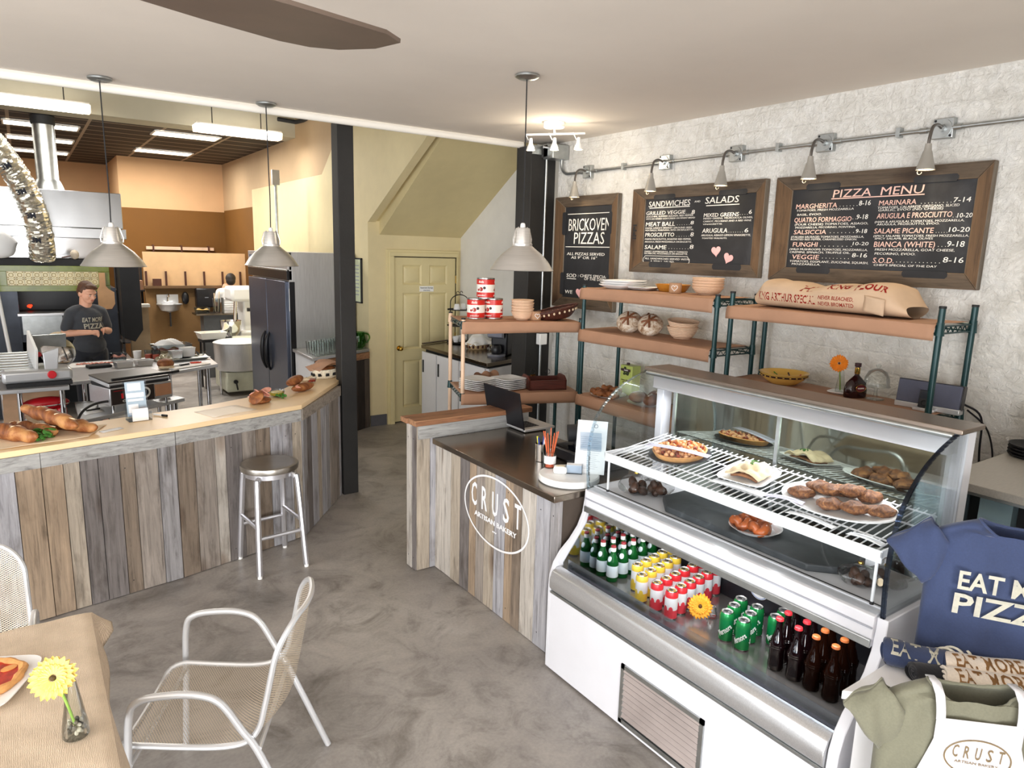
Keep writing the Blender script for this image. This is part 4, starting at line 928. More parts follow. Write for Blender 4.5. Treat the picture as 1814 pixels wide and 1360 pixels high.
plate_stack(.16, .18, 6, .30, 'left'); plate_stack(.44, .18, 6, .08, 'right')
t = T('wooden_crate', 'dark red brown wooden tray box on the lower diagonal shelf', 'crate', on(Z2, .765, .18), math.radians(-20))
b = MB(); L_, D_ = .17, .12; M['crate'] = planks('crate_wood', [(0, lin('#6d2f22')), (.5, lin('#5a281d'))], 0, .45)
b.box(-L_, L_, -D_, -D_+.012, 0, .085, 'crate'); b.box(-L_, L_, D_-.012, D_, 0, .085, 'crate'); b.box(-L_, L_, -D_, D_, 0, .01, 'crate')
b.build('crate_body', t)
for s in (-1, 1):
    b = MB(); b.prism([(-D_, 0), (D_, 0), (D_, .085), (.07, .115), (.05, .118), (-.05, .118), (-.07, .115), (-D_, .085)], 0, .012, 'crate', Matrix(((0, 0, s, s*(L_-.012)), (1, 0, 0, 0), (0, 1, 0, 0), (0, 0, 0, 1)))); b.box(s*L_-.001 if s > 0 else -L_-.001, s*L_+.001, -.04, .04, .075, .095, 'black'); b.build('handle_end', t)
b = MB(); hh = T('clip_hook', 'small dark wire clips hooked on the crate rim', 'clip', on(Z2+.085, .70, .305), 0)
b.tube(arc((0, 0, .035), .025, 0, 2*PI*.95, 14), .003, 'black', 6); b.tube(arc((.13, -.05, .035), .022, 0, 2*PI*.95, 14), .003, 'black', 6); b.box(-.02, .02, -.01, .01, -.002, .012, 'brass'); b.build('wire_loop', hh)
t = T('kraft_roll', 'crumpled brown paper bundle between the plate stacks', 'paper', on(Z2, .30, .43), .2)
b = MB(); b.grid(lambda u, v: V(((u-.5)*.22, .05*cos(2*PI*v)*(1+.2*sin(u*11+v*9)), .055+.05*sin(2*PI*v)*(1+.2*cos(u*13)))), 18, 16, 'brownpaper'); b.build('paper_bundle', t)

# --- things on the middle unit
A_ = 1.9475
def vessel_dish(name, label, loc, rz, r, h, m, cat='dish', sq=True, flut=0):
    t = T(name, label, cat, loc, rz); b = MB()
    if sq: square_plate(b, r, h, m)
    else:
        n = 48; pr = [(0, 0), (.72, 0), (.78, .15), (.95, .9), (1.0, 1.0), (.97, 1.0), (.9, .85), (.74, .12), (0, .1)]; vs = []; fs = []
        for rr_, z in pr:
            for i in range(n): q = r*rr_*(1+(flut*cos(i*PI) if rr_ > .8 else 0)); vs.append((q*cos(2*PI*i/n), q*sin(2*PI*i/n), z*h))
        for j in range(len(pr)-1):
            for i in range(n): k = (i+1) % n; fs.append((j*n+i, j*n+k, (j+1)*n+k, (j+1)*n+i))
        b.add(vs, fs, m)
    b.build('dish_body', t); return t
for i in range(3):
    vessel_dish('serving_platter', ['lowest', 'middle', 'uppermost'][i]+' white serving platter stacked at the left of the top bread shelf', (3.95, 4.10-.01*i, A_+.018*i), .15*i, .15, .03, 'ceramic', 'platter')
vessel_dish('serving_platter', 'white flat platter lying right of the platter stack, top bread shelf', (4.02, 3.93, A_), .3, .12, .02, 'ceramic', 'platter')
vessel_dish('pie_dish', 'amber fluted pie dish behind the heart pot on the top bread shelf', (4.10, 3.70, A_), 0, .135, .055, P('amber_glaze', '#c88a34', .25), 'dish', False, .02)
heart_pot('small kraft pot with a white heart on the top bread shelf', (3.93, 3.52, A_), -1.0)
for i in range(4): cane_bowl(['lowest', 'second', 'third', 'topmost'][i]+' pale cane bowl in the stack at the right of the top bread shelf', (4.06, 3.33, A_+.02*i), 'stack of cane bowls on the top bread shelf', .115, .055)
B_ = 1.6075
def boule(label, loc, tilt, rz, r=.105):
    t = T('bread_loaf', label, 'bread', loc, rz, 'floured round loaves'); t.rotation_euler = (tilt, 0, rz)
    b = MB(); b.ell((0, 0, r*.55), (r, r*.95, r*.62), 'boule', 24); b.build('loaf', t)
    b = MB()
    for a in (.2, .2+PI/2, .95):
        pts = []
        for i in range(9):
            s = (i/8-.5)*1.2*r; x, y = s*cos(a), s*sin(a); q = max(0, 1-(x*x+(y/.95)**2)/r/r); pts.append((x, y, r*.55+r*.62*q**.5+.001))
        b.tube(pts, .0085, 'crustdark', 6)
    b.build('scored_cross', t); return t
def boulemat():
    t = NT('floured_boule'); vec = t.coord(); a = t.noise(vec, 14, 6, .7, 1.5)
    t.col(t.ramp(a, [(.36, lin('#8a6547')), (.47, lin('#cbb59c')), (.6, lin('#e7ddd0'))])); t.bump(a, .4, .006); return t.set(.85)
M['boule'] = boulemat()
boule('floured round loaf propped upright, left one on the second bread shelf', (4.03, 4.06, B_+.04), .9, -1.05)
boule('floured round loaf at the back between the two front loaves', (4.12, 3.93, B_+.025), .6, -1.3)
boule('floured round loaf propped at the front right of the loaf row', (4.0, 3.80, B_+.04), .85, -1.05, .1)
cane_bowl('lower plain pale bowl right of the loaves on the second bread shelf', (4.05, 3.53, B_), 'two pale bowls beside the loaves', .118, .085)
w = cane_bowl('upper plain pale bowl nested tilted beside the loaves', (4.05, 3.53, B_+.045), 'two pale bowls beside the loaves', .118, .085); w.rotation_euler = (.10, -.05, 0)
C_ = 1.0575
t = vessel_dish('oval_plate', 'white plate under the twisted buns on the low bread shelf', (3.92, 4.16, C_), 0, .15, .018, 'ceramic', 'plate', False)
def knot(label, loc, rz, r=.05, m='crust', grp='twisted buns on the low shelf plate'):
    t = T('pastry_bun', label, 'bun', loc, rz, grp); b = MB()
    b.tube([((r*.62+.008*cos(3*a))*cos(a), (r*.62+.008*cos(3*a))*sin(a), r*.45+.012*sin(3*a)) for a in [2*PI*i/26 for i in range(26)]], r*.42, m, 10, closed=True); b.ell((0, 0, r*.4), (r*.5, r*.5, r*.36), m, 12); b.build('twist', t); return t
for i, (x, y, z, s) in enumerate([(3.86, 4.24, 0, 'leftmost front'), (3.84, 4.14, 0, 'middle front'), (3.87, 4.05, 0, 'right front'), (3.94, 4.21, .02, 'left back'), (3.96, 4.11, .02, 'right back')]): knot(s+' golden twisted bun on the white plate, low bread shelf', (x, y, C_+.008+z), i*1.1)
t = T('olive_oil_tin', 'green printed olive oil tin at the back of the low bread shelf', 'tin', (4.13, 4.13, C_), .0)
b = MB(); oil = P('oil_tin_green', '#b9c76a', .35, var=.05); b.box(-.05, .05, -.07, .07, 0, .25, oil); b.build('tin_body', t, bevel=.004)
b = MB(); X = Mx((-.0508, 0, 0), (0, -1, 0), (0, 0, 1)); 
for i in range(12): a = i*2.4; r_ = .05*hashr(i+4); q = [(r_*cos(a)*1.1+.014*cos(2*PI*k/12), .20+.6*r_*sin(a)+.011*sin(2*PI*k/12)) for k in range(12)]; b.prism(q, 0, .0005+.0001*i, M.setdefault('olive', P('printed_olive', '#2f3a1c', .5)), X)
b.prism([(-.05, .20), (.05, .20), (.05, .222), (-.05, .222)], .0003, .002, 'darkprint', X); b.text('Lucini', X @ Matrix.Translation((0, .205, .002)), 'paper', .013, None, .02, .2, center=True)
b.text('Extra Virgin', X @ Matrix.Translation((0, .12, .0008)), 'darkprint', .012, .1, .01, center=True); b.text('Olive Oil', X @ Matrix.Translation((0, .10, .0008)), 'darkprint', .012, .075, .01, center=True); b.build('label_print', t)
b = MB(); b.cyl((0, .03, .25), (0, .03, .265), .014, 'darkprint'); b.build('cap', t)
vessel_dish('oval_plate', 'white plate under the brown loaves on the low bread shelf', (3.98, 3.76, C_), 0, .17, .018, 'ceramic', 'plate', False)
for i, (x, y, z, s) in enumerate([(3.92, 3.82, 0, 'front left'), (3.92, 3.68, 0, 'front right'), (4.06, 3.76, .0, 'rear')]):
    t = T('brown_loaf', s+' brown loaf on the plate seen through the case end glass', 'bread', (x, y, C_+.01+z), .5*i, 'brown loaves on the low shelf plate'); b = MB(); b.ell((0, 0, .045), (.085, .062, .045), 'crustdark', 18); b.build('loaf', t)
    b = MB(); b.tube([(-.05, .01, .085), (0, -.005, .0915), (.05, .01, .083)], .006, 'flour', 6); b.build('scored_cut', t)
# ---------------------------------------------------------------- chalkboards
def board_mat():
    t = NT('chalkboard'); vec = t.coord(); n = t.noise(vec, 2.2, 6, .6, 1.2)
    t.col(t.ramp(n, [(.35, lin('#1c1d20')), (.55, lin('#26272b')), (.72, lin('#3a3b3f'))])); return t.set(.75)
M['board'] = board_mat()
def chalkboard(label, Y0, Y1, z0, z1, tabs, texts, fw=.10, fl=.13, fr=.072, hearts=(), tint=None, extra=None):
    t = T('chalkboard', label, 'menu board', (0, 0, 0))
    b = MB(); b.box(4.2555, 4.285, Y0+.02, Y1-.02, z0+.02, z1-.02, 'board'); b.build('chalk_panel', t)
    x0, x1 = 4.247, 4.298
    def rail(p, m):
        b = MB(); n = len(p); vs = [(x, y, z) for x in (x0, x1) for y, z in p]
        b.add(vs, [(0, 1, 2, 3), (7, 6, 5, 4)]+[(i, i+4, (i+1) % 4+4, (i+1) % 4) for i in range(4)], m, None, False); return b
    g = .002
    for p, m in (([(Y0, z1), (Y1, z1), (Y1-fl, z1-fw), (Y0+fr, z1-fw)], 'frame_y'), ([(Y0+fr, z0+fw), (Y1-fl, z0+fw), (Y1, z0), (Y0, z0)], 'frame_y'),
                 ([(Y0, z0+g), (Y0, z1-g), (Y0+fr, z1-fw-g), (Y0+fr, z0+fw+g)], 'frame_z'), ([(Y1-fl, z0+fw+g), (Y1-fl, z1-fw-g), (Y1, z1-g), (Y1, z0+g)], 'frame_z')):
        rail(p, m).build('frame_rail', t, bevel=.003)
    for (ya, yb, za, zb) in tabs:
        b = MB(); c = .012; X = Mx((4.2475, 0, 0), (0, -1, 0), (0, 0, 1)); b.prism([(-ya, za+c), (-ya+c, za), (-yb-c, za), (-yb, za+c), (-yb, zb-c), (-yb-c, zb), (-ya+c, zb), (-ya, zb-c)], -.02, .0008, 'board', X); b.build('panel_tab', t)
        b = MB()
    for s in texts:
        tx, Y, z, w, h = s; X = Mx((4.2553, Y, z), (0, -1, 0), (0, 0, 1))
        if tx == '_u': b.box(0, w, 0, max(.006, h), 0, .001, 'chalkpink' if tint else 'chalk', X); continue
        big = h > .026; m = 'chalkpink' if (tint and big and not tx[0].isdigit()) else 'chalk'
        if h > .09: b.text(tx, X, m, h, w, -.004, .04)
        elif tx[0] == '.': b.text(tx.replace(' ', '  '), X, m, .02, w, .01)
        else: b.text(tx, X, m, h*(.92 if big else .8), w, .0 if big else -.006, .08)
    if extra: extra(b)
    b.build('chalk_lettering', t)
    for (Y, z, s, a) in hearts:
        b = MB(); ca, sa = cos(a), sin(a); b.prism([(s*(x*ca-y*sa), s*(x*sa+y*ca)) for x, y in heart(36)], 0, .002, 'pinkheart', Mx((4.255, Y, z), (0, -1, 0), (0, 0, 1))); b.build('paper_heart', t)
    return t
chalkboard('pizza menu chalkboard, the largest of three in a brown plank frame', 1.665, 2.972, 2.073, 2.755,
           [(2.745, 2.51, 2.66, 2.70), (2.07, 1.83, 2.66, 2.70), (2.76, 2.52, 2.127, 2.168), (2.07, 1.82, 2.127, 2.168)], TX_PIZZA, .088, tint=True)
def rbox(b):
    Y0, Y1, z0, z1 = 4.185, 3.69, 2.150, 2.215; c = .02
    pts = [(Y0-c, z0), (Y1+c, z0), (Y1+c*.6, z0+c*.7), (Y1, z0+c), (Y1, z1-c), (Y1+c*.6, z1-c*.7), (Y1+c, z1), (Y0-c, z1), (Y0-c*.6, z1-c*.7), (Y0, z1-c), (Y0, z0+c), (Y0-c*.6, z0+c*.7)]
    b.tube([(4.2545, y, z) for y, z in pts], .0022, 'chalk', 5, closed=True)
    X = Mx((4.2518, 4.30, 2.36), (0, 0, 1), (0, 1, 0)); b.text('IPPI', Mx((4.2465, 4.275, 2.35), (0, 0, 1), (0, 1, 0)), 'matblack', .04, .12, .03)
chalkboard('sandwiches and salads chalkboard in a plank frame, between the two other boards', 3.055, 4.340, 2.078, 2.757,
           [(4.10, 3.87, 2.662, 2.70), (3.45, 3.20, 2.662, 2.70), (4.11, 3.87, 2.125, 2.17), (3.46, 3.20, 2.125, 2.17)], TX_SAND, .088, .15, hearts=((3.44, 2.262, .045, .12), (3.325, 2.212, .045, -.35)), extra=rbox)
chalkboard('tall narrow brick oven pizzas chalkboard in a plank frame, farthest left', 4.520, 5.385, 1.712, 2.740,
           [(5.265, 5.21, 2.39, 2.60), (4.62, 4.58, 2.39, 2.59), (5.265, 5.21, 1.83, 2.04), (4.62, 4.58, 1.83, 2.05)], TX_BRICK, .095, .155, hearts=((4.985, 1.862, .05, .05),))
# ---------------------------------------------------------------- conduit with gooseneck lamps
t = T('electrical_conduit', 'galvanised conduit running along the wall above the chalkboards', 'conduit', (0, 0, 0))
b = MB(); b.tube([(4.27, -3.9, 2.95), (4.27, 5.24, 2.95)]+arc((4.27, 5.24, 3.05), .10, -PI/2, 0, 6, (0, 1, 0))+[(4.27, 5.34, 3.12)], .0125, 'galv', 10); b.build('pipe', t)
for y in (4.5, 3.0, 2.2): b = MB(); b.box(4.255, 4.298, y-.012, y+.012, 2.93, 2.985, 'galv'); b.build('strap', t)
for y in (4.85, 5.03, 3.95, 4.13, 3.26, 3.44, 2.57, 2.75, 1.88, 2.06): b = MB(); b.cyl((4.27, y-.02, 2.95), (4.27, y+.02, 2.95), .017, 'galv', n=10); b.build('coupling', t)
t = T('junction_box', 'grey steel junction boxes at the top of the corner post', 'junction box', (0, 0, 0))
b = MB(); b.box(4.10, 4.24, 5.34, 5.44, 3.10, 3.22, 'galv'); b.build('box_left', t, bevel=.004)
b = MB(); b.box(4.10, 4.29, 5.26, 5.41, 3.08, 3.21, 'galv'); b.build('box_right', t, bevel=.004)
b = MB(); b.box(3.985, 4.10, 5.40, 5.46, 3.12, 3.2, 'galv'); b.cyl((4.05, 5.34, 3.18), (4.20, 5.34, 3.18), .012, 'chrome', n=8); b.build('connector', t)
b = MB(); b.tube([(4.15, 5.42, 3.1), (4.15, 5.42, 1.56)], .0125, 'galv', 10); b.tube([(4.15, 5.42, 1.34), (4.15, 5.42, .1)], .0125, 'galv', 10); tag(b.build('conduit_drop'), 'vertical galvanised conduit fixed on the corner post', 'conduit')
t = T('outlet_box', 'white outlet boxes on the corner post between the shelves', 'outlet', (4.14, 5.40, 1.46))
b = MB(); b.box(-.05, .05, -.05, .02, -.01, .1, P('pale_blue_box', '#b5c0c6', .4)); b.build('upper_box', t, bevel=.006); b = MB(); b.box(-.045, .045, -.045, .02, -.13, -.02, 'whiteplastic'); b.build('lower_box', t, bevel=.006)
BULB = emit('warm_bulb', '#ffe2b0', 14.)
M['lampgrey'] = P('lamp_silver_paint', '#a9a59d', .4, .3)
W5 = ['left chalkboard', 'left half of the sandwich chalkboard', 'right half of the sandwich chalkboard', 'left half of the pizza chalkboard', 'right half of the pizza chalkboard']
l0 = None
for i, y in enumerate((4.96, 4.025, 3.34, 2.657, 1.955)):
    lb = 'small grey gooseneck lamp lit above the '+W5[i]
    if l0 is None:
        l0 = T('gooseneck_lamp', lb, 'lamp', (4.3, y, 2.95), 0, 'lamps above the chalkboards')
        b = MB(); b.box(-.04, 0, -.055, .055, -.055, .055, 'galv'); b.build('box_plate', l0, bevel=.004)
        b = MB(); b.cyl((-.045, 0, 0), (-.04, 0, 0), .048, 'galv', n=20); b.cyl((-.06, 0, 0), (-.045, 0, 0), .02, 'galv', n=14)
        for s in (-1, 1): b.cyl((-.042, s*.042, s*.042), (-.0395, s*.042, s*.042), .007, 'matblack', n=8)
        b.build('round_cover', l0)
        b = MB(); b.tube(smooth_path([(-.05, 0, 0), (-.10, .0, .012), (-.15, 0, -.005), (-.172, .0, -.06), (-.176, 0, -.10)], 6), .009, P('gooseneck_steel', '#6a6560', .4, .7), 8); b.build('arm', l0)
        b = MB(); b.lathe([(0, -.095), (.016, -.096), (.019, -.13), (.024, -.14), (.047, -.232), (.049, -.235), (.045, -.233), (.022, -.142), (.01, -.12)], 'lampgrey', c=(-.176, 0, 0), n=24); b.build('shade', l0)
        b = MB(); b.lathe([(0, -.229), (.0445, -.229)], BULB, c=(-.176, 0, 0), n=24); b.build('bulb', l0)
        b = MB(); b.tube(arc((-.176, .03, -.245), .012, -PI, .6, 8, (0, 1, 0)), .0022, 'lampgrey', 5); b.build('pull_loop', l0)
    else: dup(l0, (4.3, y, 2.95), None, lb)
    L = bpy.data.lights.new('gooseneck_light', 'SPOT'); L.energy = 5; L.spot_size = 1.7; L.spot_blend = .8; L.color = (1, .85, .62); L.shadow_soft_size = .03
    o = bpy.data.objects.new('gooseneck_light', L); COL.objects.link(o); o.location = (4.124, y, 2.71)
# ---------------------------------------------------------------- pendants
p0 = None
for i, (x, y, zr, lb) in enumerate([(.51, 5.44, 2.045, 'brushed aluminium pendant lamp over the left part of the bar'), (1.58, 5.50, 2.06, 'brushed aluminium pendant lamp near the big black post'), (2.557, 3.557, 2.10, 'brushed aluminium pendant lamp over the register counter')]):
    if p0 is None:
        p0 = T('pendant_lamp', lb, 'pendant lamp', (x, y, zr), 0, 'aluminium pendant lamps'); H = 3.25-2.045
        b = MB(); b.lathe([(.195, 0), (.199, .004), (.192, .012), (.165, .055), (.125, .10), (.08, .135), (.062, .15), (.062, .165), (.057, .167), (.046, .25), (.043, .258), (0, .26)], 'alu', n=56)
        b.lathe([(.192, .002), (.160, .053), (.12, .096), (.06, .142)], 'whiteplastic', n=56); b.build('shade', p0)
        b = MB(); b.lathe([(.0, .256), (.018, .258), (.014, .285), (.008, .29), (0, .29)], 'whiteplastic', n=16); b.build('cord_grip', p0)
        for s in (-1, 1):
            b = MB(); b.tube([(s*.064, 0, .16), (s*.068, 0, .19), (s*.05, 0, .25), (s*.03, 0, .262)], .005, 'alu', 6); b.build('clip', p0)
        b = MB(); b.lathe([(.0, .15), (.028, .14), (.034, .10), (.02, .066), (0, .06)], P('frosted_bulb', '#f4efe4', .3), n=16); b.build('bulb', p0)
        cord = []
        b = MB(); b.tube([(.0, 0, .285), (.004, .002, .5), (.0, 0, .8), (-.002, 0, 1.3)], .004, 'matblack', 6); b.build('cord', p0)
        b = MB(); b.lathe([(0, 1.175), (.05, 1.178), (.072, 1.19), (.072, 1.2)], 'galv', n=28); b.build('canopy', p0)
    else:
        r = dup(p0, (x, y, zr), None, lb)
        for c in r.children:
            if c.name.startswith('canopy'): c.location.z = 2.045-zr
# ---------------------------------------------------------------- three spot ceiling fitting
t = T('ceiling_spot_fitting', 'white ceiling fitting with three small lit spotlights on a bar', 'spotlight', (3.60, 4.62, 3.25), -.9)
b = MB(); b.lathe([(0, -.05), (.075, -.048), (.085, -.04), (.085, 0)], 'whiteplastic', n=28); b.build('base', t)
b = MB(); b.tube([(-.25, .04, -.085), (.25, .04, -.085)], .008, 'whiteplastic', 8); b.tube([(0, 0, -.04), (0, .04, -.085)], .008, 'whiteplastic', 8); b.build('bar', t)
for x in (-.2, 0, .2):
    b = MB(); b.lathe([(0, -.03), (.012, -.03), (.018, -.075), (.03, -.10), (.036, -.125), (.033, -.125)], 'whiteplastic', c=(x, .04, -.085), n=18); b.tube([(x-.05, .04, -.075), (x-.02, .04, -.13)], .004, 'whiteplastic', 6); h = b.build('spot_head', t)
    b = MB(); b.lathe([(0, -.121), (.032, -.121)], BULB, c=(x, .04, -.085), n=18); b.build('bulb', h)
L = bpy.data.lights.new('spot_light', 'POINT'); L.energy = 6; L.color = (1, .86, .66); L.shadow_soft_size = .08; o = bpy.data.objects.new('spot_light', L); COL.objects.link(o); o.location = (3.6, 4.6, 3.0)
# ---------------------------------------------------------------- ceiling fan (only a blade shows)
t = T('ceiling_fan', 'dark ceiling fan blade crossing the top edge of the picture', 'fan', (-.30, 1.68, 2.78), math.radians(15))
b = MB(); b.lathe([(0, -.12), (.08, -.11), (.12, -.06), (.12, .05), (.07, .09), (.018, .10), (.018, .42), (.07, .44), (.07, .47)], 'matblack', n=28); b.build('motor', t)
M['fanblade'] = P('fan_blade', '#5a4c42', .5, var=.1)
for k in range(3):
    R = Matrix.Rotation(2*PI*k/3, 4, 'Z') @ Matrix.Translation((0, 0, -.02)) @ Matrix.Rotation(.10, 4, 'X')
    b = MB(); b.prism([(.10, -.06), (.30, -.14), (.80, -.24), (1.06, -.26), (1.14, -.22), (1.17, -.08), (1.15, .06), (1.10, .13), (1.02, .16), (.80, .155), (.30, .10), (.10, .05)], -.005, .005, 'fanblade', R); b.build('blade', t)
# ---------------------------------------------------------------- things on the unit behind the case
E3 = 1.4175; S3 = 1.9075
t = T('flour_sack', 'brown paper flour sack with red lettering on the top shelf', 'sack', (4.02, 2.33, S3), -PI/2-.03)
b = MB(); M['sack'] = P('sack_paper', '#c4a88c', .75, var=.08, sc=6, bump=.5, bsc=10)
def sackf(u, v):
    a = 2*PI*v; e = min(1, 7.0*min(u, 1-u)+.42); L = .49
    ry = .155*(.55+.45*e)*(1+.05*sin(u*11)); rz = .082*e*(1+.10*sin(u*9+1)+.05*sin(u*23+v*6))
    ca, sa = cos(a), sin(a)
    return V((-L+2*L*u+.012*sin(2*PI*v*2), ry*(abs(ca)**.75)*(1 if ca > 0 else -1), .004+rz*(1+(abs(sa)**.8)*(1 if sa > 0 else -1))))
b.grid(sackf, 60, 40, 'sack'); sk = b.build('sack_body', t)
bv = BVHTree.FromPolygons([V(v) for v in b.v], b.f)
def onto(bvh, dirn, off=.0015):
    dirn = V(dirn).normalized()
    def f(p):
        h = bvh.ray_cast(p-dirn*1.0, dirn, 3.0)
        if h[0] is not None: return h[0]-dirn*off
        h = bvh.find_nearest(p); return h[0]+h[1]*off
    return f
b = MB(); pr = onto(bv, (0, 1, 0)); rt = P('sack_red_print', '#b3261c', .8)
b.text('KING ARTHUR SPECIAL', Mx((-.44, -.4, .052), (1, 0, -.02), (0, 0, 1)), rt, .048, .40, .02, d=.0, proj=pr)
b.build('red_lettering', t); b = MB(); b.text('NEVER BLEACHED,', Mx((-.02, -.4, .078), (1, 0, 0), (0, 0, 1)), rt, .022, .23, .01, .15, d=0, proj=pr); b.text('NEVER BROMATED', Mx((-.02, -.4, .042), (1, 0, 0), (0, 0, 1)), rt, .022, .23, .01, .15, d=0, proj=pr)
pr2 = onto(bv, (0, .35, -1))
b.build('red_lettering', t); b = MB(); b.text('HI', Mx((-.16, -.23, .4), (1, 0, 0), (0, 1, .3)), rt, .07, .09, .03, d=0, proj=pr2); b.build('red_lettering', t); b = MB(); b.text('KING', Mx((.02, -.22, .4), (1, 0, 0), (0, 1, .3)), rt, .05, .14, .03, d=0, proj=pr2); b.build('red_lettering', t); b = MB(); b.text('FLOUR', Mx((.20, -.24, .4), (1, .1, 0), (-.1, 1, .3)), rt, .05, .18, .03, d=0, proj=pr2)
b.build('red_lettering', t)
b = MB(); b.grid(lambda u, v: V((.27+.12*u, -.158-.02*sin(PI*u)*v, .03+.09*v-.02*u)), 6, 6, 'sack'); b.build('folded_flap', t, solid=.003)
t = T('painted_bowl', 'yellow painted ceramic bowl with leaf pattern on the lower shelf', 'bowl', (4.0, 2.61, E3), 0)
b = MB(); R_ = .155; M['yellowglaze'] = P('yellow_glaze', '#e2b860', .15, var=.05)
b.lathe([(0, 0), (.07, 0), (.085, .006), (.125, .035), (R_-.004, .072), (R_, .078), (R_-.006, .078), (.12, .040), (.07, .014), (0, .010)], 'yellowglaze', n=44); b.build('bowl_body', t)
b = MB(); b.lathe([(.1375, .0495), (.1475, .0605), (.1485, .062)], 'darkprint', n=44)
for i in range(22):
    a = 2*PI*i/22; b.ell((.1445*cos(a), .1445*sin(a), .0565), (.007, .007, .004), 'yellowglaze', 6)
for i in range(9):
    a = 2*PI*i/9+.2; mm = ('darkprint', 'leaf', 'tomato')[i % 3]
    for k in range(3):
        r_ = .095+.016*k; z = .024+.010*k*1.05+.003; b.ell((r_*cos(a+.08*k), r_*sin(a+.08*k), z+.004), (.013, .006, .003), mm, 8, R=Euler((0, -.6, a+.5)).to_matrix())
b.build('painted_pattern', t)
t = vessel_dish('small_square_plate', 'small white square plate under the bud vase on the lower shelf', (4.02, 2.235, E3), .2, .062, .012, 'ceramic', 'plate')
bud_vase((4.03, 2.24, E3+.0075), 'square tapered glass bud vase on the small white plate', .135, .030, .013, True)
flower('gerbera', 'orange gerbera in the glass vase behind the display case', (4.03, 2.24, E3+.02), (4.005, 2.25, E3+.185), (-.85, -.45, .25), .054, '#ee8a1c', '#4a2416')
t = T('liqueur_bottle', 'dark round shouldered liqueur bottle with a maroon oval label', 'bottle', (4.0, 2.13, E3), -.35)
b = MB(); lq = P('dark_bottle', '#2a0f10', .06, var=.15)
pr_ = [(0, 0), (.070, 0), (.075, .006), (.075, .045), (.065, .085), (.035, .115), (.018, .130), (.014, .14), (.013, .182), (.0, .182)]
vs = MB(); vs.lathe(pr_, lq, n=32); vs.v = [(x, y*.55, z) for x, y, z in vs.v]; vs.build('glass_body', t)
b = MB(); b.lathe([(.0145, .14), (.0155, .142), (.015, .178)], 'brass', n=16); b.lathe([(0, .182), (.016, .182), (.018, .186), (.018, .204), (.0, .205)], 'darkprint', n=16); b.build('neck_and_stopper', t)
b = MB(); X = Mx((0, -.0418, .06), (1, 0, 0), (0, 0, 1)); b.prism(ring2d(.034, .022, 30), 0, .0015, P('maroon_label', '#6a1a2a', .4), X); b.tube([(.034*cos(q), -.0432, .06+.022*sin(q)) for q in [2*PI*i/30 for i in range(30)]], .0012, 'brass', 5, closed=True); b.text('GODIVA', X @ Matrix.Translation((0, -.004, .002)), 'canwhite', .008, .045, .02, center=True); b.build('oval_label', t)
t = T('cake_dome', 'small clear glass footed cake stand with a dome lid', 'cake dome', (4.04, 2.03, E3), 0)
b = MB(); b.lathe([(0, .004), (.05, .002), (.05, .005), (.012, .012), (.008, .05), (.012, .072), (.075, .078), (.076, .083), (0, .081)], 'glass', n=36); b.build('stand', t)
b = MB(); b.lathe([(.068, .083), (.07, .085), (.066, .13), (.048, .165), (.02, .182), (.008, .184), (.008, .19), (.014, .198), (.014, .206), (0, .208)], 'glass', n=36); b.build('dome', t)
t = T('speaker_dock', 'grey speaker dock with a small black music player docked in it', 'speaker', (4.0, 1.73, E3), -PI/2+.06)
b = MB(); b.box(-.165, .165, 0, .06, 0, .03, 'silverpaint', TR((0, 0, .0))); b.box(-.16, .16, .0, .012, .03, .155, P('speaker_cloth', '#5a5d6e', .9, bump=.3, bsc=200), TR((0, .0, 0), -.12)); b.box(-.165, .165, .012, .06, .02, .158, 'black', TR((0, 0, 0), -.12)); b.build('speaker_body', t, bevel=.004)
b = MB(); b.box(-.05, .06, -.05, .01, 0, .018, 'silverpaint'); b.build('dock_tray', t, bevel=.004)
pm_ = T('music_player', 'small black music player standing in the speaker dock', 'music player', on(0, 0, 0), 0); pm_.location = (3.972, 1.728, E3+.018); pm_.rotation_euler = (0, 0, -PI/2+.06)
b = MB(); b.box(-.03, .03, -.006, .006, 0, .095, 'black', TR((0, .0, 0), -.12)); b.build('player_body', pm_, bevel=.003); b = MB(); b.box(-.024, .024, -.008, -.006, .05, .088, P('player_screen', '#30343c', .1), TR((0, 0, 0), -.12)); b.build('screen', pm_)
b = MB(); b.tube(arc((0, -.0085, .026), .014, 0, 2*PI, 18), .003, 'matblack', 5, X=TR((0, 0, 0), -.12)); b.build('click_wheel', pm_)
b = MB(); b.tube(smooth_path([(4.1, 1.58, E3+.05), (4.2, 1.53, E3-.02), (4.22, 1.52, 1.2), (4.23, 1.5, .9), (4.22, 1.55, .5)], 6), .006, 'black', 6); b.tube(smooth_path([(4.12, 1.57, E3+.02), (4.24, 1.50, E3-.1), (4.25, 1.46, 1.1), (4.2, 1.5, .8)], 6), .005, 'black', 6); tag(b.build('power_cable'), 'black power cables hanging behind the right end of the shelving', 'cable')
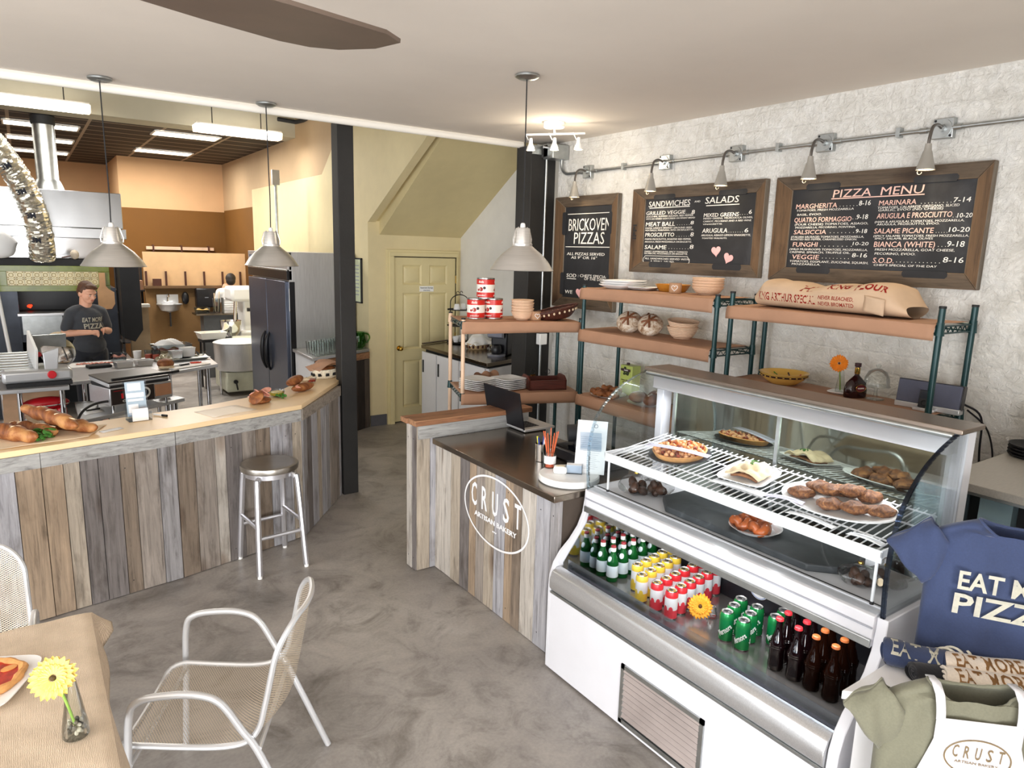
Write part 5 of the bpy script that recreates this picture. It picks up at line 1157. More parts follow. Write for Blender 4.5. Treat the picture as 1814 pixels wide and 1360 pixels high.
# ---------------------------------------------------------------- side counter under the stair
t = T('side_counter', 'white fronted side counter with dark stainless top under the stair', 'counter', (0, 0, 0))
PA = [(3.89, 5.98), (4.72, 6.27), (4.72, 7.85), (3.95, 7.57)]
b = MB(); b.prism(PA, 1.03, 1.07, 'darksteel'); b.tube([(3.96, 7.56, 1.085), (4.71, 7.84, 1.085)], .012, 'darksteel', 6); b.build('steel_top', t, bevel=.003)
b = MB(); b.prism([(3.95, 6.06), (4.70, 6.31), (4.70, 7.80), (4.0, 7.54)], .05, 1.03, 'matblack'); b.build('carcass', t)
b = MB()
b.prism([(3.925, 6.05), (3.95, 6.03), (4.70, 6.28), (4.70, 6.31)], .03, 1.0, 'white'); b.build('end_panel', t)
for i, (a, c) in enumerate(((6.08, 6.60), (6.63, 7.12), (7.15, 7.50))):
    b = MB(); b.box(3.925+.0, 3.948, a, c, .06, 1.0, 'white'); d = b.build('door', t); b = MB(); b.box(3.915, 3.926, c-.05, c-.03, .75, .9, 'matblack'); b.build('pull', d)
SC = 1.0705
# mug rack
t = T('mug_rack', 'three tier black wire rack on the side counter by the door', 'rack', (4.46, 7.52, SC), .2)
b = MB(); M['wire'] = M['matblack']
for s in (-1, 1): b.tube([(s*.15, 0, 0), (s*.15, 0, .52)], .006, 'wire', 8)
b.tube([(.15*cos(a), 0, .52+.09*sin(a)) for a in [PI*i/14 for i in range(15)]], .006, 'wire', 8)
for s in (-1, 1): b.tube(arc((s*.03, 0, .63), .022, 0, 2*PI*.85, 12), .004, 'wire', 6)
b.build('frame', t)
for z in (.01, .22, .42):
    b = MB(); b.lathe([(0, z), (.15, z), (.152, z+.012), (.147, z+.012), (.147, z+.003), (0, z+.003)], 'wire', n=28); b.build('tray', t)
def mug(label, loc, rz, grp='white cups on the wire rack', cat='cup', tilt=0):
    t = T('coffee_cup', label, cat, loc, rz, grp); t.rotation_euler = (tilt, 0, rz)
    b = MB(); b.lathe([(0, 0), (.026, 0), (.03, .004), (.041, .05), (.042, .075), (.039, .075), (.037, .05), (.026, .008), (0, .007)], 'ceramic', n=24); b.build('cup_body', t)
    b = MB(); b.tube(arc((.04, 0, .042), .02, -1.3, 1.3, 8), .005, 'ceramic', 6); b.build('handle', t)
mug('upside white cup, left on the top tier of the rack', (4.40, 7.48, SC+.50), 2.6); bpy.data.objects['coffee_cup'].rotation_euler = (PI, 0, .6)
m2 = dup(bpy.data.objects['coffee_cup'], (4.52, 7.53, SC+.50), 1.2, 'upside white cup, right on the top tier of the rack')
mug('white cup standing on the middle tier of the rack', (4.50, 7.52, SC+.233), 2.7)
for i, (x, y, s) in enumerate(((4.38, 7.46, 'left'), (4.46, 7.50, 'middle'), (4.54, 7.55, 'right'))): mug(s+' white cup on the lowest tier of the rack', (x, y, SC+.023), 2.8+i)
t = T('bread_basket', 'wicker basket with white cloth on the side counter', 'basket', (4.40, 6.98, SC), .3)
b = MB(); b.grid(lambda u, v: V((.15*(.85+.15*v)*cos(2*PI*u), .11*(.85+.15*v)*sin(2*PI*u), .07*v)), 32, 5, P('light_wicker', '#d9b98a', .7, var=.25, sc=60, bump=.6, bsc=90)); 
for i in range(14): a = 2*PI*i/14; b.bx((.146*cos(a), .107*sin(a), .035), (.014, .014, .03), 'darkbrown')
b.build('woven_side', t, solid=.007)
b = MB(); b.grid(lambda u, v: V((.17*(u-.5)*2*(1-.2*v), .12*(v-.5)*2, .06+.12*sin(PI*u)*sin(PI*v)+.02*sin(u*14+v*5)*sin(v*11))), 22, 22, 'paper'); b.build('white_cloth', t, solid=.002)
t = T('sugar_bowl', 'small silver lidded sugar bowl beside the basket on the side counter', 'bowl', (4.55, 6.86, SC), 0)
b = MB(); b.lathe([(0, 0), (.03, 0), (.05, .02), (.05, .045), (.03, .06), (.012, .066), (.012, .08), (0, .084)], 'chrome', n=24); b.build('bowl_body', t)
t = T('coffee_machine', 'grey and black coffee machine at the near end of the side counter', 'coffee machine', (4.34, 6.42, SC), math.radians(-55))
b = MB(); M['machine'] = P('machine_grey', '#8a8c98', .3, .3); b.box(-.10, .10, -.02, .22, 0, .36, 'black'); b.build('body', t, bevel=.02)
b = MB(); b.prism([(-.10, .20), (-.16, .22), (-.17, .33), (-.12, .375), (.10, .375), (.10, .36), (-.09, .36)], -.09, .09, 'machine', Matrix(((0, 0, 1, 0), (1, 0, 0, 0), (0, 1, 0, 0), (0, 0, 0, 1)))); b.build('brew_head', t, bevel=.008)
b = MB(); b.lathe([(0, 0), (.10, 0), (.105, .02), (.10, .028), (0, .028)], 'machine', c=(0, -.10, 0), n=28); b.build('drip_tray', t)
b = MB(); b.lathe([(0, .03), (.05, .03), (.062, .06), (.05, .12), (.04, .13)], 'black', c=(0, -.10, 0), n=24); b.build('pot', t)
# ---------------------------------------------------------------- display case
Y0, Y1 = 1.05, 2.665
t = T('display_case', 'white curved glass display case with open drinks deck below', 'display case', (0, 0, 0))
XZ = lambda: Matrix(((1, 0, 0, 0), (0, 0, -1, 0), (0, 1, 0, 0), (0, 0, 0, 1)))  # local (x,y,z)->(x,-z,y): prism in the XZ plane
def slabxz(b, poly, ya, yb, m): return b.prism(poly, -yb, -ya, m, XZ())
M['casewhite'] = P('case_white', '#dddee4', .22, var=.02); M['caseinner'] = P('case_inner', '#e6e6ea', .3, var=.02)
M['decksteel'] = P('deck_steel', '#a7a3a0', .2, .75, var=.12, sc=3)
b = MB(); b.box(2.146, 2.17, Y0+.02, Y1-.03, .015, .455, 'casewhite'); b.box(2.14, 2.148, Y0+.02, Y1-.03, .45, .462, 'galv'); b.build('front_panel', t)
b = MB(); b.box(2.18, 2.9, Y0+.04, Y1-.04, .0, .02, 'matblack'); b.box(2.88, 2.95, Y0, Y1, .02, .96, 'caseinner'); b.build('back_and_base', t)
EP = [(2.147, 0.012), (2.147, .48), (2.152, .54), (2.175, .605), (2.215, .66), (2.275, .71), (2.33, .775), (2.362, .845), (2.375, .92), (2.378, .972), (2.95, .972), (2.95, .012)]
for ya, yb in ((Y1-.028, Y1), (Y0, Y0+.04)):
    b = MB(); slabxz(b, EP, ya, yb, 'casewhite'); b.build('end_panel', t, bevel=.004)
for y in (Y1-.031, Y0+.043):
    b = MB(); slabxz(b, [(2.22, .47), (2.22, .60), (2.30, .70), (2.37, .79), (2.39, .86), (2.87, .86), (2.87, .47)], y-.002, y+.002, brushed('inner_mirror_steel', '#b8bcc2', .06, (1, 1, 1)) if 'im' not in M else M['im'])
    M['im'] = b.mats[0]; b.build('inner_liner', t)
b = MB(); b.box(2.20, 2.88, Y0+.045, Y1-.033, .455, .478, 'decksteel'); b.box(2.865, 2.88, Y0+.045, Y1-.033, .478, .86, P('well_back', '#34343a', .3, .5)); b.build('drinks_deck', t)
b = MB(); slabxz(b, [(2.148, .462), (2.132, .485), (2.132, .53), (2.148, .57), (2.175, .585), (2.205, .585), (2.205, .47)], Y0+.042, Y1-.03, 'steel'); b.build('bumper_rail', t, bevel=.004)
b = MB(); b.box(2.207, 2.225, Y0+.05, Y1-.08, .575, .584, M.setdefault('honey', P('honeycomb', '#4e4e55', .5, .4, sc=300, var=.6)))
b.build('air_grille', t)
b = MB(); b.box(2.228, 2.233, Y0+.05, Y1-.06, .52, .625, 'acrylic'); b.build('guard_strip', t); b = MB(); b.box(2.236, 2.262, Y0+.05, Y1-.12, .478, .55, 'casewhite'); b.build('deck_lip', t, bevel=.003)
b = MB(); slabxz(b, [(2.36, .86), (2.36, .975), (2.405, .985), (2.43, .98), (2.43, .86)], Y0+.04, Y1-.028, 'casewhite'); b.box(2.35, 2.362, Y0+.04, Y1-.028, .858, .89, 'galv'); b.box(2.352, 2.36, Y0+.04, Y1-.03, .93, .936, 'inkfaint'); b.box(2.43, 2.44, Y0+.04, Y1-.03, .955, .99, 'matblack'); b.build('middle_rail', t, bevel=.003)
b = MB(); b.box(2.42, 2.90, Y0+.03, Y1-.02, .955, .988, 'caseinner'); b.build('upper_floor', t)
for y in (Y1-.075, Y0+.02):
    b = MB(); b.box(2.855, 2.925, y, y+.05, .97, 1.585, 'casewhite'); b.box(2.90, 2.93, y+.012, y+.036, .97, 1.585, 'galv'); b.build('upright', t, bevel=.004)
b = MB(); b.box(2.76, 2.955, Y0+.005, Y1-.01, 1.592, 1.612, M.setdefault('topsteel', brushed('top_brown_steel', '#8d8075', .3, (30, 1, 30)))); b.build('top_panel', t, bevel=.003)
b = MB(); b.box(2.78, 2.90, Y0+.05, Y1-.06, 1.50, 1.592, 'casewhite'); b.box(2.74, 2.765, Y0+.03, Y1-.04, 1.575, 1.595, 'galv'); b.build('lamp_header', t, bevel=.006)
b = MB(); b.box(2.84, 2.865, Y0+.1, Y1-.1, 1.488, 1.4995, emit('case_lamp', '#eef6ff', 1.2)); b.build('lamp_tube', t)
mir = NT('mirrored_door'); mir.col(lin('#8f968c')); mm = mir.set(.035, 1.)
for ya, yb, dx in ((Y0+.07, 1.88, 0), (1.86, Y1-.13, .014)):
    b = MB(); b.box(2.868+dx, 2.876+dx, ya, yb, 1.0, 1.50, mm); d = b.build('sliding_mirror_door', t); b = MB(); b.box(2.862+dx, 2.882+dx, yb-.018, yb, 1.0, 1.50, 'galv'); b.box(2.862+dx, 2.882+dx, ya, ya+.018, 1.0, 1.50, 'galv'); b.build('door_edge', d)
GP = smooth_path([(2.378, 0, .972), (2.366, 0, 1.08), (2.366, 0, 1.19), (2.38, 0, 1.29), (2.41, 0, 1.37), (2.465, 0, 1.44), (2.545, 0, 1.505), (2.65, 0, 1.556), (2.76, 0, 1.592)], 4)
GP2 = [(p.x, p.z) for p in GP]
M['edgeglass'] = glass('glass_edge', '#e9f1f7', .05); M['edgedark'] = glass('dark_glass_edge', '#8d9cb5', .05)
for ya in (Y1-.025, Y0+.02):
    b = MB(); slabxz(b, GP2+[(2.86, 1.592), (2.86, .972)], ya, ya+.006, 'caseglass'); g = b.build('end_glass', t)
    b = MB(); n = len(GP2); 
    for i in range(n-1): slabxz(b, [GP2[i], GP2[i+1], (GP2[i+1][0]+.012, GP2[i+1][1]-.004), (GP2[i][0]+.012, GP2[i][1])], ya-.004, ya+.010, 'edgeglass' if ya > 2 else 'edgedark')
    b.build('polished_edge', g)
b = MB(); N = len(GP)
b.add([(p.x-.001, y, p.z) for y in (Y0+.03, Y1-.03) for p in GP], [(i, i+1, N+i+1, N+i) for i in range(N-1)], 'caseglass'); b.build('curved_front_glass', t)
# vent grille
g = MB(); g.box(2.136, 2.147, 1.60, 2.085, -.0+.02, .335, 'galv'); g = MB()
vy0, vy1, vz0, vz1 = 1.60, 2.085, .035, .335
for a in (((vy0, vy1), (vz0, vz0+.022)), ((vy0, vy1), (vz1-.022, vz1)), ((vy0, vy0+.022), (vz0, vz1)), ((vy1-.022, vy1), (vz0, vz1))): g.box(2.137, 2.147, *a[0], *a[1], 'galv')
g.box(2.1442, 2.1455, vy0+.01, vy1-.01, vz0+.01, vz1-.01, 'matblack'); vg = g.build('vent_grille', t)
for i in range(9):
    g = MB(); z = vz0+.036+i*.029; g.prism([(2.1435, z+.019), (2.134, z), (2.135, z-.001), (2.1445, z+.0165)], -vy1+.02, -vy0-.02, P('louvre_grey', '#a59a96', .5, .3) if i == 0 else M['louvre'], XZ())
    if i == 0: M['louvre'] = g.mats[0]
    g.build('louvre', vg)
b = MB(); X = Mx((2.864, 1.885, .60), (0, -1, 0), (0, 0, 1)); b.prism(ring2d(.055, .055, 36), 0, .001, 'paper', X); b.tube([V((2.862, 1.885+.05*cos(q), .60+.05*sin(q))) for q in [2*PI*i/36 for i in range(36)]], .002, P('sticker_blue', '#7d96c8', .5), 5, closed=True); b.box(2.80, 2.861, 1.84, 1.95, .48, .49, 'casewhite'); b.build('round_sticker', t)
# wire shelf inside (own thing: lifts out)
t = T('display_wire_shelf', 'white wire shelf on legs inside the display case', 'wire shelf', (0, 0, 0))
SX0, SX1, SY0, SY1 = 2.415, 2.845, 1.125, 2.545
zs = lambda x: 1.195+.055*(x-SX0)/(SX1-SX0)
M['wirewhite'] = P('white_wire_coat', '#f2f2f4', .3, var=.02)
b = MB(); 
for i in range(46): y = SY0+.015+(SY1-SY0-.03)*i/45; b.cyl((SX0, y, zs(SX0)), (SX1, y, zs(SX1)), .0028, 'wirewhite', n=6)
for x in (SX0+.10, SX1-.02, SX0+.28): b.cyl((x, SY0, zs(x)-.005), (x, SY1, zs(x)-.005), .004, 'wirewhite', n=6)
b.build('wire_grid', t)
b = MB(); b.box(SX0-.012, SX0-.004, SY0-.012, SY1+.012, 1.155, 1.202, 'wirewhite'); b.box(SX0-.012, SX1, SY1+.004, SY1+.012, 1.175, 1.205, 'wirewhite', None); b.box(SX0-.012, SX1, SY0-.012, SY0-.004, 1.175, 1.205, 'wirewhite'); b.build('front_lip', t, bevel=.003)
for x in (SX0+.005, SX1-.02):
    for y in (SY0+.01, SY1-.01):
        b = MB(); b.cyl((x, y, .989), (x, y, zs(x)), .006, 'wirewhite', n=8); l = b.build('leg', t); b = MB(); b.cyl((x, y, .9885), (x, y, 1.0), .008, 'matblack', n=8); b.build('foot', l)
WS = lambda x: zs(x)+.0035
def wtilt(o): o.rotation_euler[1] = -.127; return o
# tart
t = wtilt(T('fruit_tart', 'round fruit tart on a dark plate at the left of the wire shelf', 'tart', (2.63, 2.25, WS(2.63)), 0))
b = MB(); b.lathe([(0, 0), (.11, 0), (.155, .012), (.153, .016), (.10, .005), (0, .005)], 'matblack', n=36); b.build('dark_plate', t)
b = MB(); b.lathe([(0, .006), (.12, .006), (.135, .035), (.128, .038), (.12, .024), (0, .022)], 'crustpale', n=40); b.build('tart_case', t)
b = MB(); M['tartfruit'] = P('tart_fruit', '#8c3d22', .3, var=.5, sc=40); M['tartcream'] = P('tart_topping', '#e0a878', .5, var=.25, sc=50)
for i in range(46): a = i*2.4; r_ = .118*((i+.5)/46)**.5; b.ell((r_*cos(a), r_*sin(a), .036), (.014, .012, .010), 'tartfruit' if i % 3 == 0 else 'tartcream', 8, R=Euler((i, i*.3, a)).to_matrix())
b.build('fruit_pieces', t)
def strip(name, label, loc, rz, L, w, m, tilt=True):
    t = T(name, label, 'label', loc, rz); b = MB(); b.grid(lambda u, v: V(((u-.5)*L, (v-.5)*w, .004+.012*sin(PI*u)*.6)), 10, 3, m); b.build('strip', t, solid=.001); b = MB(); b.box(-L/2+.01, L/2-.01, -.0015, .0015, .0115, .0122, 'inkfaint'); b.build('dark_line', t); return t
M['lilac'] = P('lilac_paper', '#d9d6e8', .6, var=.06, sc=20)
strip('price_strip', 'lilac paper strip lying across the fruit tart', (2.575, 2.22, WS(2.575)+.048), -1.27, .33, .055, 'lilac')
t = wtilt(vessel_dish('square_dish', 'square white dish under the flatbread mid wire shelf', (2.63, 1.84, WS(2.63)), .15, .115, .02, 'ceramic', 'dish'))
t = wtilt(T('flatbread_sandwich', 'folded flatbread sandwich with herbs on the square white dish', 'sandwich', (2.64, 1.84, WS(2.64)+.008), .1))
b = MB(); b.grid(lambda u, v: V(((u-.5)*.15, (v-.5)*.17, .02+.025*sin(PI*v)*(1+.4*sin(u*8+v*5))+.008*sin(u*17)*sin(v*13))), 18, 20, P('flatbread', '#dfc9a6', .7, var=.15, sc=25)); b.build('bread_layer', t, solid=.008)
b = MB(); b.grid(lambda u, v: V(((u-.5)*.12, (v-.5)*.13, .008+.012*sin(PI*v))), 10, 10, P('filling_brown', '#8d5a34', .6, var=.4, sc=40)); b.build('filling', t, solid=.01)
b = MB()
for i in range(14): a = i*2.4; b.ell((.03+.02*cos(a), .045*sin(a*1.3)*hashr(i)*1.4, .055), (.010, .004, .003), 'leaf', 6, R=Euler((i, i*.5, a)).to_matrix())
b.build('herbs', t)
strip('price_strip', 'white paper strip in front of the square white dish', (2.50, 1.80, WS(2.50)+.004), -1.45, .26, .06, 'paper')
t = wtilt(T('oval_platter', 'large white oval platter of brown pastries at the right of the wire shelf', 'platter', (2.635, 1.42, WS(2.635)), 0))
b = MB(); n = 48; vs = []; fs = []
for k, z in ((.6, 0), (.66, .001), (1., .022), (.99, .026), (.66, .006), (0.0001, .005)):
    for i in range(n): vs.append((.155*k*cos(2*PI*i/n), .235*k*sin(2*PI*i/n), z))
for j in range(5):
    for i in range(n): k = (i+1) % n; fs.append((j*n+i, j*n+k, (j+1)*n+k, (j+1)*n+i))
b.add(vs, fs, 'ceramic'); b.build('dish_body', t)
def scone():
    t = NT('nutty_pastry'); vec = t.coord(); a = t.noise(vec, 40, 5, .7, 1.); t.col(t.ramp(a, [(.33, lin('#38201320'[:7])), (.5, lin('#744525')), (.66, lin('#a5703f'))])); t.bump(a, .7, .006); return t.set(.65)
M['scone'] = scone()
for i, (x, y, z, rz, s) in enumerate([(2.60, 1.56, .0, .4, 'leftmost front'), (2.70, 1.54, .002, 1., 'leftmost rear'), (2.64, 1.47, .028, .2, 'upper left'), (2.58, 1.42, .0, 1.2, 'front middle'), (2.72, 1.44, .004, .2, 'rear middle'), (2.68, 1.39, .034, .9, 'topmost'), (2.60, 1.33, .006, .5, 'front right'), (2.73, 1.34, .008, 1.3, 'rear right'), (2.65, 1.25, .002, .8, 'rightmost')]):
    t = T('nut_pastry', s+' brown nutty pastry on the large oval platter', 'pastry', (x, y, WS(x)+.007+z), rz, 'brown pastries on the oval platter'); b = MB(); b.ell((0, 0, .022), (.042, .058, .023), 'scone', 16); b.v = [(x_+.005*sin(y_*120+i), y_, z_+.004*sin(x_*110+y_*90+i)) for x_, y_, z_ in b.v]; b.build('pastry', t)
strip('price_strip', 'lilac paper strip at the front of the oval platter', (2.50, 1.57, WS(2.5)+.022), -1.3, .15, .045, 'lilac')
strip('price_strip', 'white price strip on the wire shelf below the oval platter', (2.45, 1.42, WS(2.45)+.002), -1.57, .20, .04, 'paper')
strip('price_strip', 'white price strip at the right end of the wire shelf', (2.45, 1.20, WS(2.45)+.002), -1.57, .13, .04, 'paper')
# on the floor of the upper case
UF = .9885
t = T('slate_board', 'dark grey eight sided stone board on the case floor', 'board', (0, 0, 0))
b = MB(); st_ = NT('slate'); vv = st_.coord(); aa = st_.noise(vv, 5, 6, .65, 1.); st_.col(st_.ramp(aa, [(.35, lin('#2c3033')), (.6, lin('#3d4145')), (.75, lin('#5e6468'))])); st_.bump(aa, .3, .004); M['slate'] = st_.set(.5)
b.prism([(2.46, 2.17), (2.56, 2.28), (2.76, 2.28), (2.82, 2.2), (2.82, 1.42), (2.72, 1.32), (2.55, 1.32), (2.46, 1.42)], UF, UF+.032, 'slate'); b.build('stone', t, bevel=.006)
vessel_dish('round_plate', 'small white plate of glazed pastries on the stone board', (2.575, 1.745, UF+.033), 0, .115, .022, 'ceramic', 'plate', False)
M['glazed'] = P('glazed_pastry', '#a85526', .25, var=.45, sc=30, bump=.3)
for i, (x, y, z, s) in enumerate([(2.54, 1.79, 0, 'left'), (2.545, 1.70, 0, 'front right'), (2.62, 1.75, .008, 'back')]): knot(s+' glazed swirl pastry on the small plate, stone board', (x, y, UF+.043+z), i*2., .048, 'glazed', 'glazed pastries on the stone board')
M['film'] = glass('clear_film', '#f2f2f2', .1)
def bagged(label, loc, rz, s=1.):
    t = T('bread_bag', label, 'bag', loc, rz, 'clear bags of dark rolls in the case'); b = MB()
    for i in range(7): a = i*2.4; r_ = .045*s*hashr(i+1)**.5; b.ell((r_*cos(a), r_*sin(a)*1.2, .024*s+.022*s*(i//3)), (.034*s, .028*s, .024*s), M.setdefault('rollbrown', P('dark_roll', '#4a2b19', .5, var=.5, sc=40, bump=.5)), 10, R=Euler((i, i*.3, a)).to_matrix())
    b.build('dark_rolls', t)
    b = MB(); b.grid(lambda u, v: V(((.085*s*(sin(PI*min(1, v*1.25+.12))**.6+.10)*(1+.1*sin(u*37)))*cos(2*PI*u), (.095*s*(sin(PI*min(1, v*1.25+.12))**.6+.10)*(1+.1*sin(u*37)))*sin(2*PI*u), .004+.15*s*v)), 26, 12, 'film'); b.build('clear_wrap', t)
    b = MB(); b.lathe([(.014*s, .118*s), (.016*s, .124*s), (.014*s, .13*s)], 'brass', n=12); b.build('tie', t)
    if 'oval' in label: b = MB(); b.prism(ring2d(.022*s, .017*s, 20), .0, .001, 'crumb', TR((-.098*s, 0, .06*s), 0, -PI/2+.2, 0)); b.build('oval_sticker', t)
    return t
bagged('clear bag of dark rolls, left one at the left end of the case floor', (2.53, 2.44, UF), .3, .9)
bagged('clear bag of dark rolls beside the stone board at the left end of the case', (2.60, 2.36, UF), 1.2, .85)
bagged('clear tied bag of brown rolls beside the right end of the stone board', (2.53, 1.245, UF), .4, .72)
bagged('clear bag of dark rolls with an oval sticker, right end of the case floor', (2.60, 1.18, UF), .2, .7)
bagged('clear bag of dark rolls behind the glass edge at the far right end', (2.72, 1.19, UF), .9, .75)
# drinks on the deck
DK = .4785
M['greenglass'] = tinted('green_bottle_glass', '#1f7a38', .04, .6); M['paleblue'] = P('label_pale_blue', '#dbeaf2', .5, var=.02); M['wineglass'] = P('dark_red_cap', '#8d2a30', .4)
def row(first, spots, group, labels):
    for i, (x, y) in enumerate(spots):
        if i == 0: first.location = (x, y, DK); first['label'] = labels[0]; first['group'] = group
        else: dup(first, (x, y, DK), hashr(i)*.5, labels[i], group)
t = T('water_bottle', '', 'bottle')
b = MB(); b.lathe([(0, .002), (.030, .002), (.0315, .006), (.0315, .10), (.029, .118), (.017, .148), (.0125, .165), (.0125, .185)], 'greenglass', n=24); b.build('glass_body', t)
b = MB(); b.lathe([(.0322, .028), (.0322, .092)], 'paleblue', n=24); b.ell((-.024, 0, .128), (.003, .013, .016), 'paleblue', 12, R=Euler((0, .42, 0)).to_matrix()); b.build('label', t)
b = MB(); b.lathe([(.0135, .168), (.0145, .172), (.014, .19)], 'whiteplastic', n=18); b.lathe([(.0142, .19), (.0142, .198), (.012, .2), (0, .2)], 'wineglass', n=18); b.build('cap', t)
sp = [(2.475+.078*c, 2.545-.002+.012*c*.3+.082*r-.02) for r in range(2) for c in range(5)]
nm = ['front', 'second', 'third', 'fourth', 'rearmost']
row(t, sp, 'green water bottles in the case', ['%s green water bottle in the %s file, left end of the drinks deck' % (nm[c], ('right', 'left')[r]) for r in range(2) for c in range(5)])
M['lidtin'] = P('can_lid', '#c9c9c4', .35, .4)
def drink_can(cols, R=.031, H=.146, txt=None, name='soda_can'):
    body, band, top, lid = cols; t = T(name, '', 'can')
    b = MB(); b.lathe([(0, .004), (R*.75, .002), (R*.8, 0), (R, .010), (R, H-.018), (R*.82, H-.003), (R*.80, H), (R*.76, H-.004)], 'tin', n=28); b.lathe([(R*.78, H-.002), (R*.74, H-.0055), (0, H-.0055)], 'lidtin', n=28); b.build('tin_body', t)
    b = MB(); q = R+.0004; b.lathe([(q, .008), (q, .05)], band, n=28); b.lathe([(q, .05), (q, H-.034)], body, n=28); b.lathe([(q, H-.034), (q, H-.018), (R*.84+.0006, H-.004)], top, n=28); lb = b.build('printed_sleeve', t)
    b = MB(); b.lathe([(R*.34, H-.0045), (R*.6, H-.0045), (R*.6, H-.0035), (R*.34, H-.0035)], lid, n=20); b.bx((0, R*.2, H-.002), (.012, .02, .0015), 'tin'); b.build('lid_ring', t)
    b = MB(); q = R+.0012
    if txt: 
        for off in (-PI/2-.3, .8): b.text(txt, Matrix.Translation((off*R, .05, 0)) @ Matrix.Rotation(.75, 4, 'Z'), 'paper', .024, .075, .02, .2, proj=lambda p: V(((q+p.z)*cos(p.x/R-.9), (q+p.z)*sin(p.x/R-.9), p.y)), center=True)
    else:
        for a in (PI-.2, PI+.7, PI-1.2): b.add([((q)*cos(a+.3*cos(s)*1.1), q*sin(a+.3*cos(s)*1.1), .052+.018*sin(s)) for s in [2*PI*i/14 for i in range(14)]], [tuple(range(14))], band, None, False)
    b.build('sleeve_print', lb); return t
cy = P('can_yellow', '#f0d24a', .3); cw = P('can_sleeve_white', '#eef0f4', .3); crd = P('can_coral', '#e2404e', .3); crt = P('can_red_top', '#dd2f38', .3); cg = P('can_green', '#128a4c', .25, .3); cgold = P('can_gold', '#d9c95a', .3, .4); clid = P('lid_print', '#b9953a', .4, .3)
t = drink_can((cw, cy, cy, clid)); sp = [(2.447+.077*c, 2.278+.014*c+.098*r) for r in range(2) for c in range(5)]
sp = [(x+(.066 if i > 4 else 0), y) for i, (x, y) in enumerate(sp)]
row(t, sp, 'yellow and white lemon cans', ['%s yellow topped can in the %s file beside the green bottles' % (nm[c], ('right', 'left')[r]) for r in range(2) for c in range(5)])
t = drink_can((cw, crd, crt, clid)); sp = [(2.448+.077*c, 2.08+.010*c+.096*r) for r in range(2) for c in range(6)]
nm6 = nm[:4]+['fifth', 'rearmost']
row(t, sp, 'red and white grapefruit cans', ['%s red topped can in the %s file beside the yellow cans' % (nm6[c], ('right', 'left')[r]) for r in range(2) for c in range(6)])
cgale = P('can_green_gold', '#1f8a48', .25, .3); M['darktin'] = P('can_lid_dark', '#8a8c8e', .3, .6)
t = drink_can((cg, cgale, cgale, 'darktin'), .032, .142, "Vernors", 'soda_can'); 
for c in t.children:
    pass
sp = [(2.517+.079*c, 1.717+.022*c+.09*r) for r in range(2) for c in range(3)]+[(2.67+.08*c, 1.66+.01*c) for c in range(3)]
row(t, sp, 'green and gold ginger ale cans', ['%s green and gold can in the %s file' % (nm[c], ('middle', 'left')[r]) for r in range(2) for c in range(3)]+['%s green and gold can in the right file behind the red capped bottles' % ('front', 'second', 'rearmost')[c] for c in range(3)])
def soda_bottle(glassm, cap):
    t = T('soda_bottle', '', 'bottle'); b = MB()
    b.lathe([(0, .003), (.030, .002), (.033, .008), (.033, .028), (.031, .034), (.031, .085), (.0335, .095), (.033, .11), (.026, .14), (.0145, .175), (.0125, .215), (.0135, .218), (.0125, .224)], glassm, n=26)
    for z in (.105, .113): b.lathe([(.033, z-.003), (.0352, z), (.033, z+.003)], glassm, n=26)
    b.build('glass_body', t); b = MB(); b.lathe([(.0155, .222), (.0168, .224), (.0155, .233), (.012, .236), (0, .2365)], cap, n=21); b.build('cap', t); return t
cola = P('cola_glass', '#140608', .04, var=.1, Specular_IOR_Level=.6); amber = tinted('amber_glass', '#1d0a04', .04, .25)
t = soda_bottle(cola, P('cap_red', '#d6333c', .35)); sp = [(2.515+.076*c, 1.455+.010*c+.088*r) for r in range(2) for c in range(3)]
row(t, sp, 'dark bottles with red caps', ['%s dark bottle with red cap, %s file' % (('front', 'second', 'rearmost')[c], ('right', 'left')[r]) for r in range(2) for c in range(3)])
t = soda_bottle(amber, P('cap_orange', '#c8703c', .35)); sp = [(2.515+.077*c, 1.292+.008*c+.084*r) for r in range(2) for c in range(3)]
row(t, sp, 'amber bottles with orange caps', ['%s amber bottle with orange cap, %s file at the right end' % (('front', 'second', 'rearmost')[c], ('right', 'left')[r]) for r in range(2) for c in range(3)])
flower('gerbera', 'yellow orange gerbera lying between the red cans and the green cans', (2.585, 2.0, DK+.058), (2.55, 1.985, DK+.072), (-.80, -.35, .48), .062, '#f3a928', '#5a3d16')
t = T('bud_vase', 'tiny clear glass under the gerbera on the drinks deck', 'vase', (2.63, 1.975, DK), 0)
b = MB(); b.lathe([(0, .002), (.028, .002), (.02, .05), (.012, .06), (.010, .06), (.018, .048), (.024, .008), (0, .006)], 'glass', n=18); b.build('glass_body', t)
# ---------------------------------------------------------------- right end: steel cabinet, shirts
t = T('steel_cabinet', 'steel topped cabinet with pale blue metal panels beside the display case', 'cabinet', (0, 0, 0))
b = MB(); b.box(3.30, 4.28, .1, 1.335, 1.235, 1.272, brushed('grey_steel_top', '#b0aca4', .4, (3, 30, 30), metal=.3)); b.build('steel_top', t, bevel=.003)
b = MB(); b.box(3.42, 4.26, .14, 1.31, .05, 1.235, 'matblack'); b.build('dark_inside', t)
M['bluemetal'] = P('pale_blue_metal', '#a9c6d0', .25, .75, var=.15, sc=4)
y = 1.32; i = 0
while y > .2:
    w = .085 if i % 2 == 0 else .125
    b = MB(); b.box(3.345, 3.352, y-w, y, .04, 1.235, 'bluemetal'); b.box(3.352, 3.41, y-.006, y, .04, 1.235, 'bluemetal'); b.box(3.352, 3.41, y-w, y-w+.006, .04, 1.235, 'bluemetal'); b.build('ribbed_panel', t); y -= w+.062; i += 1
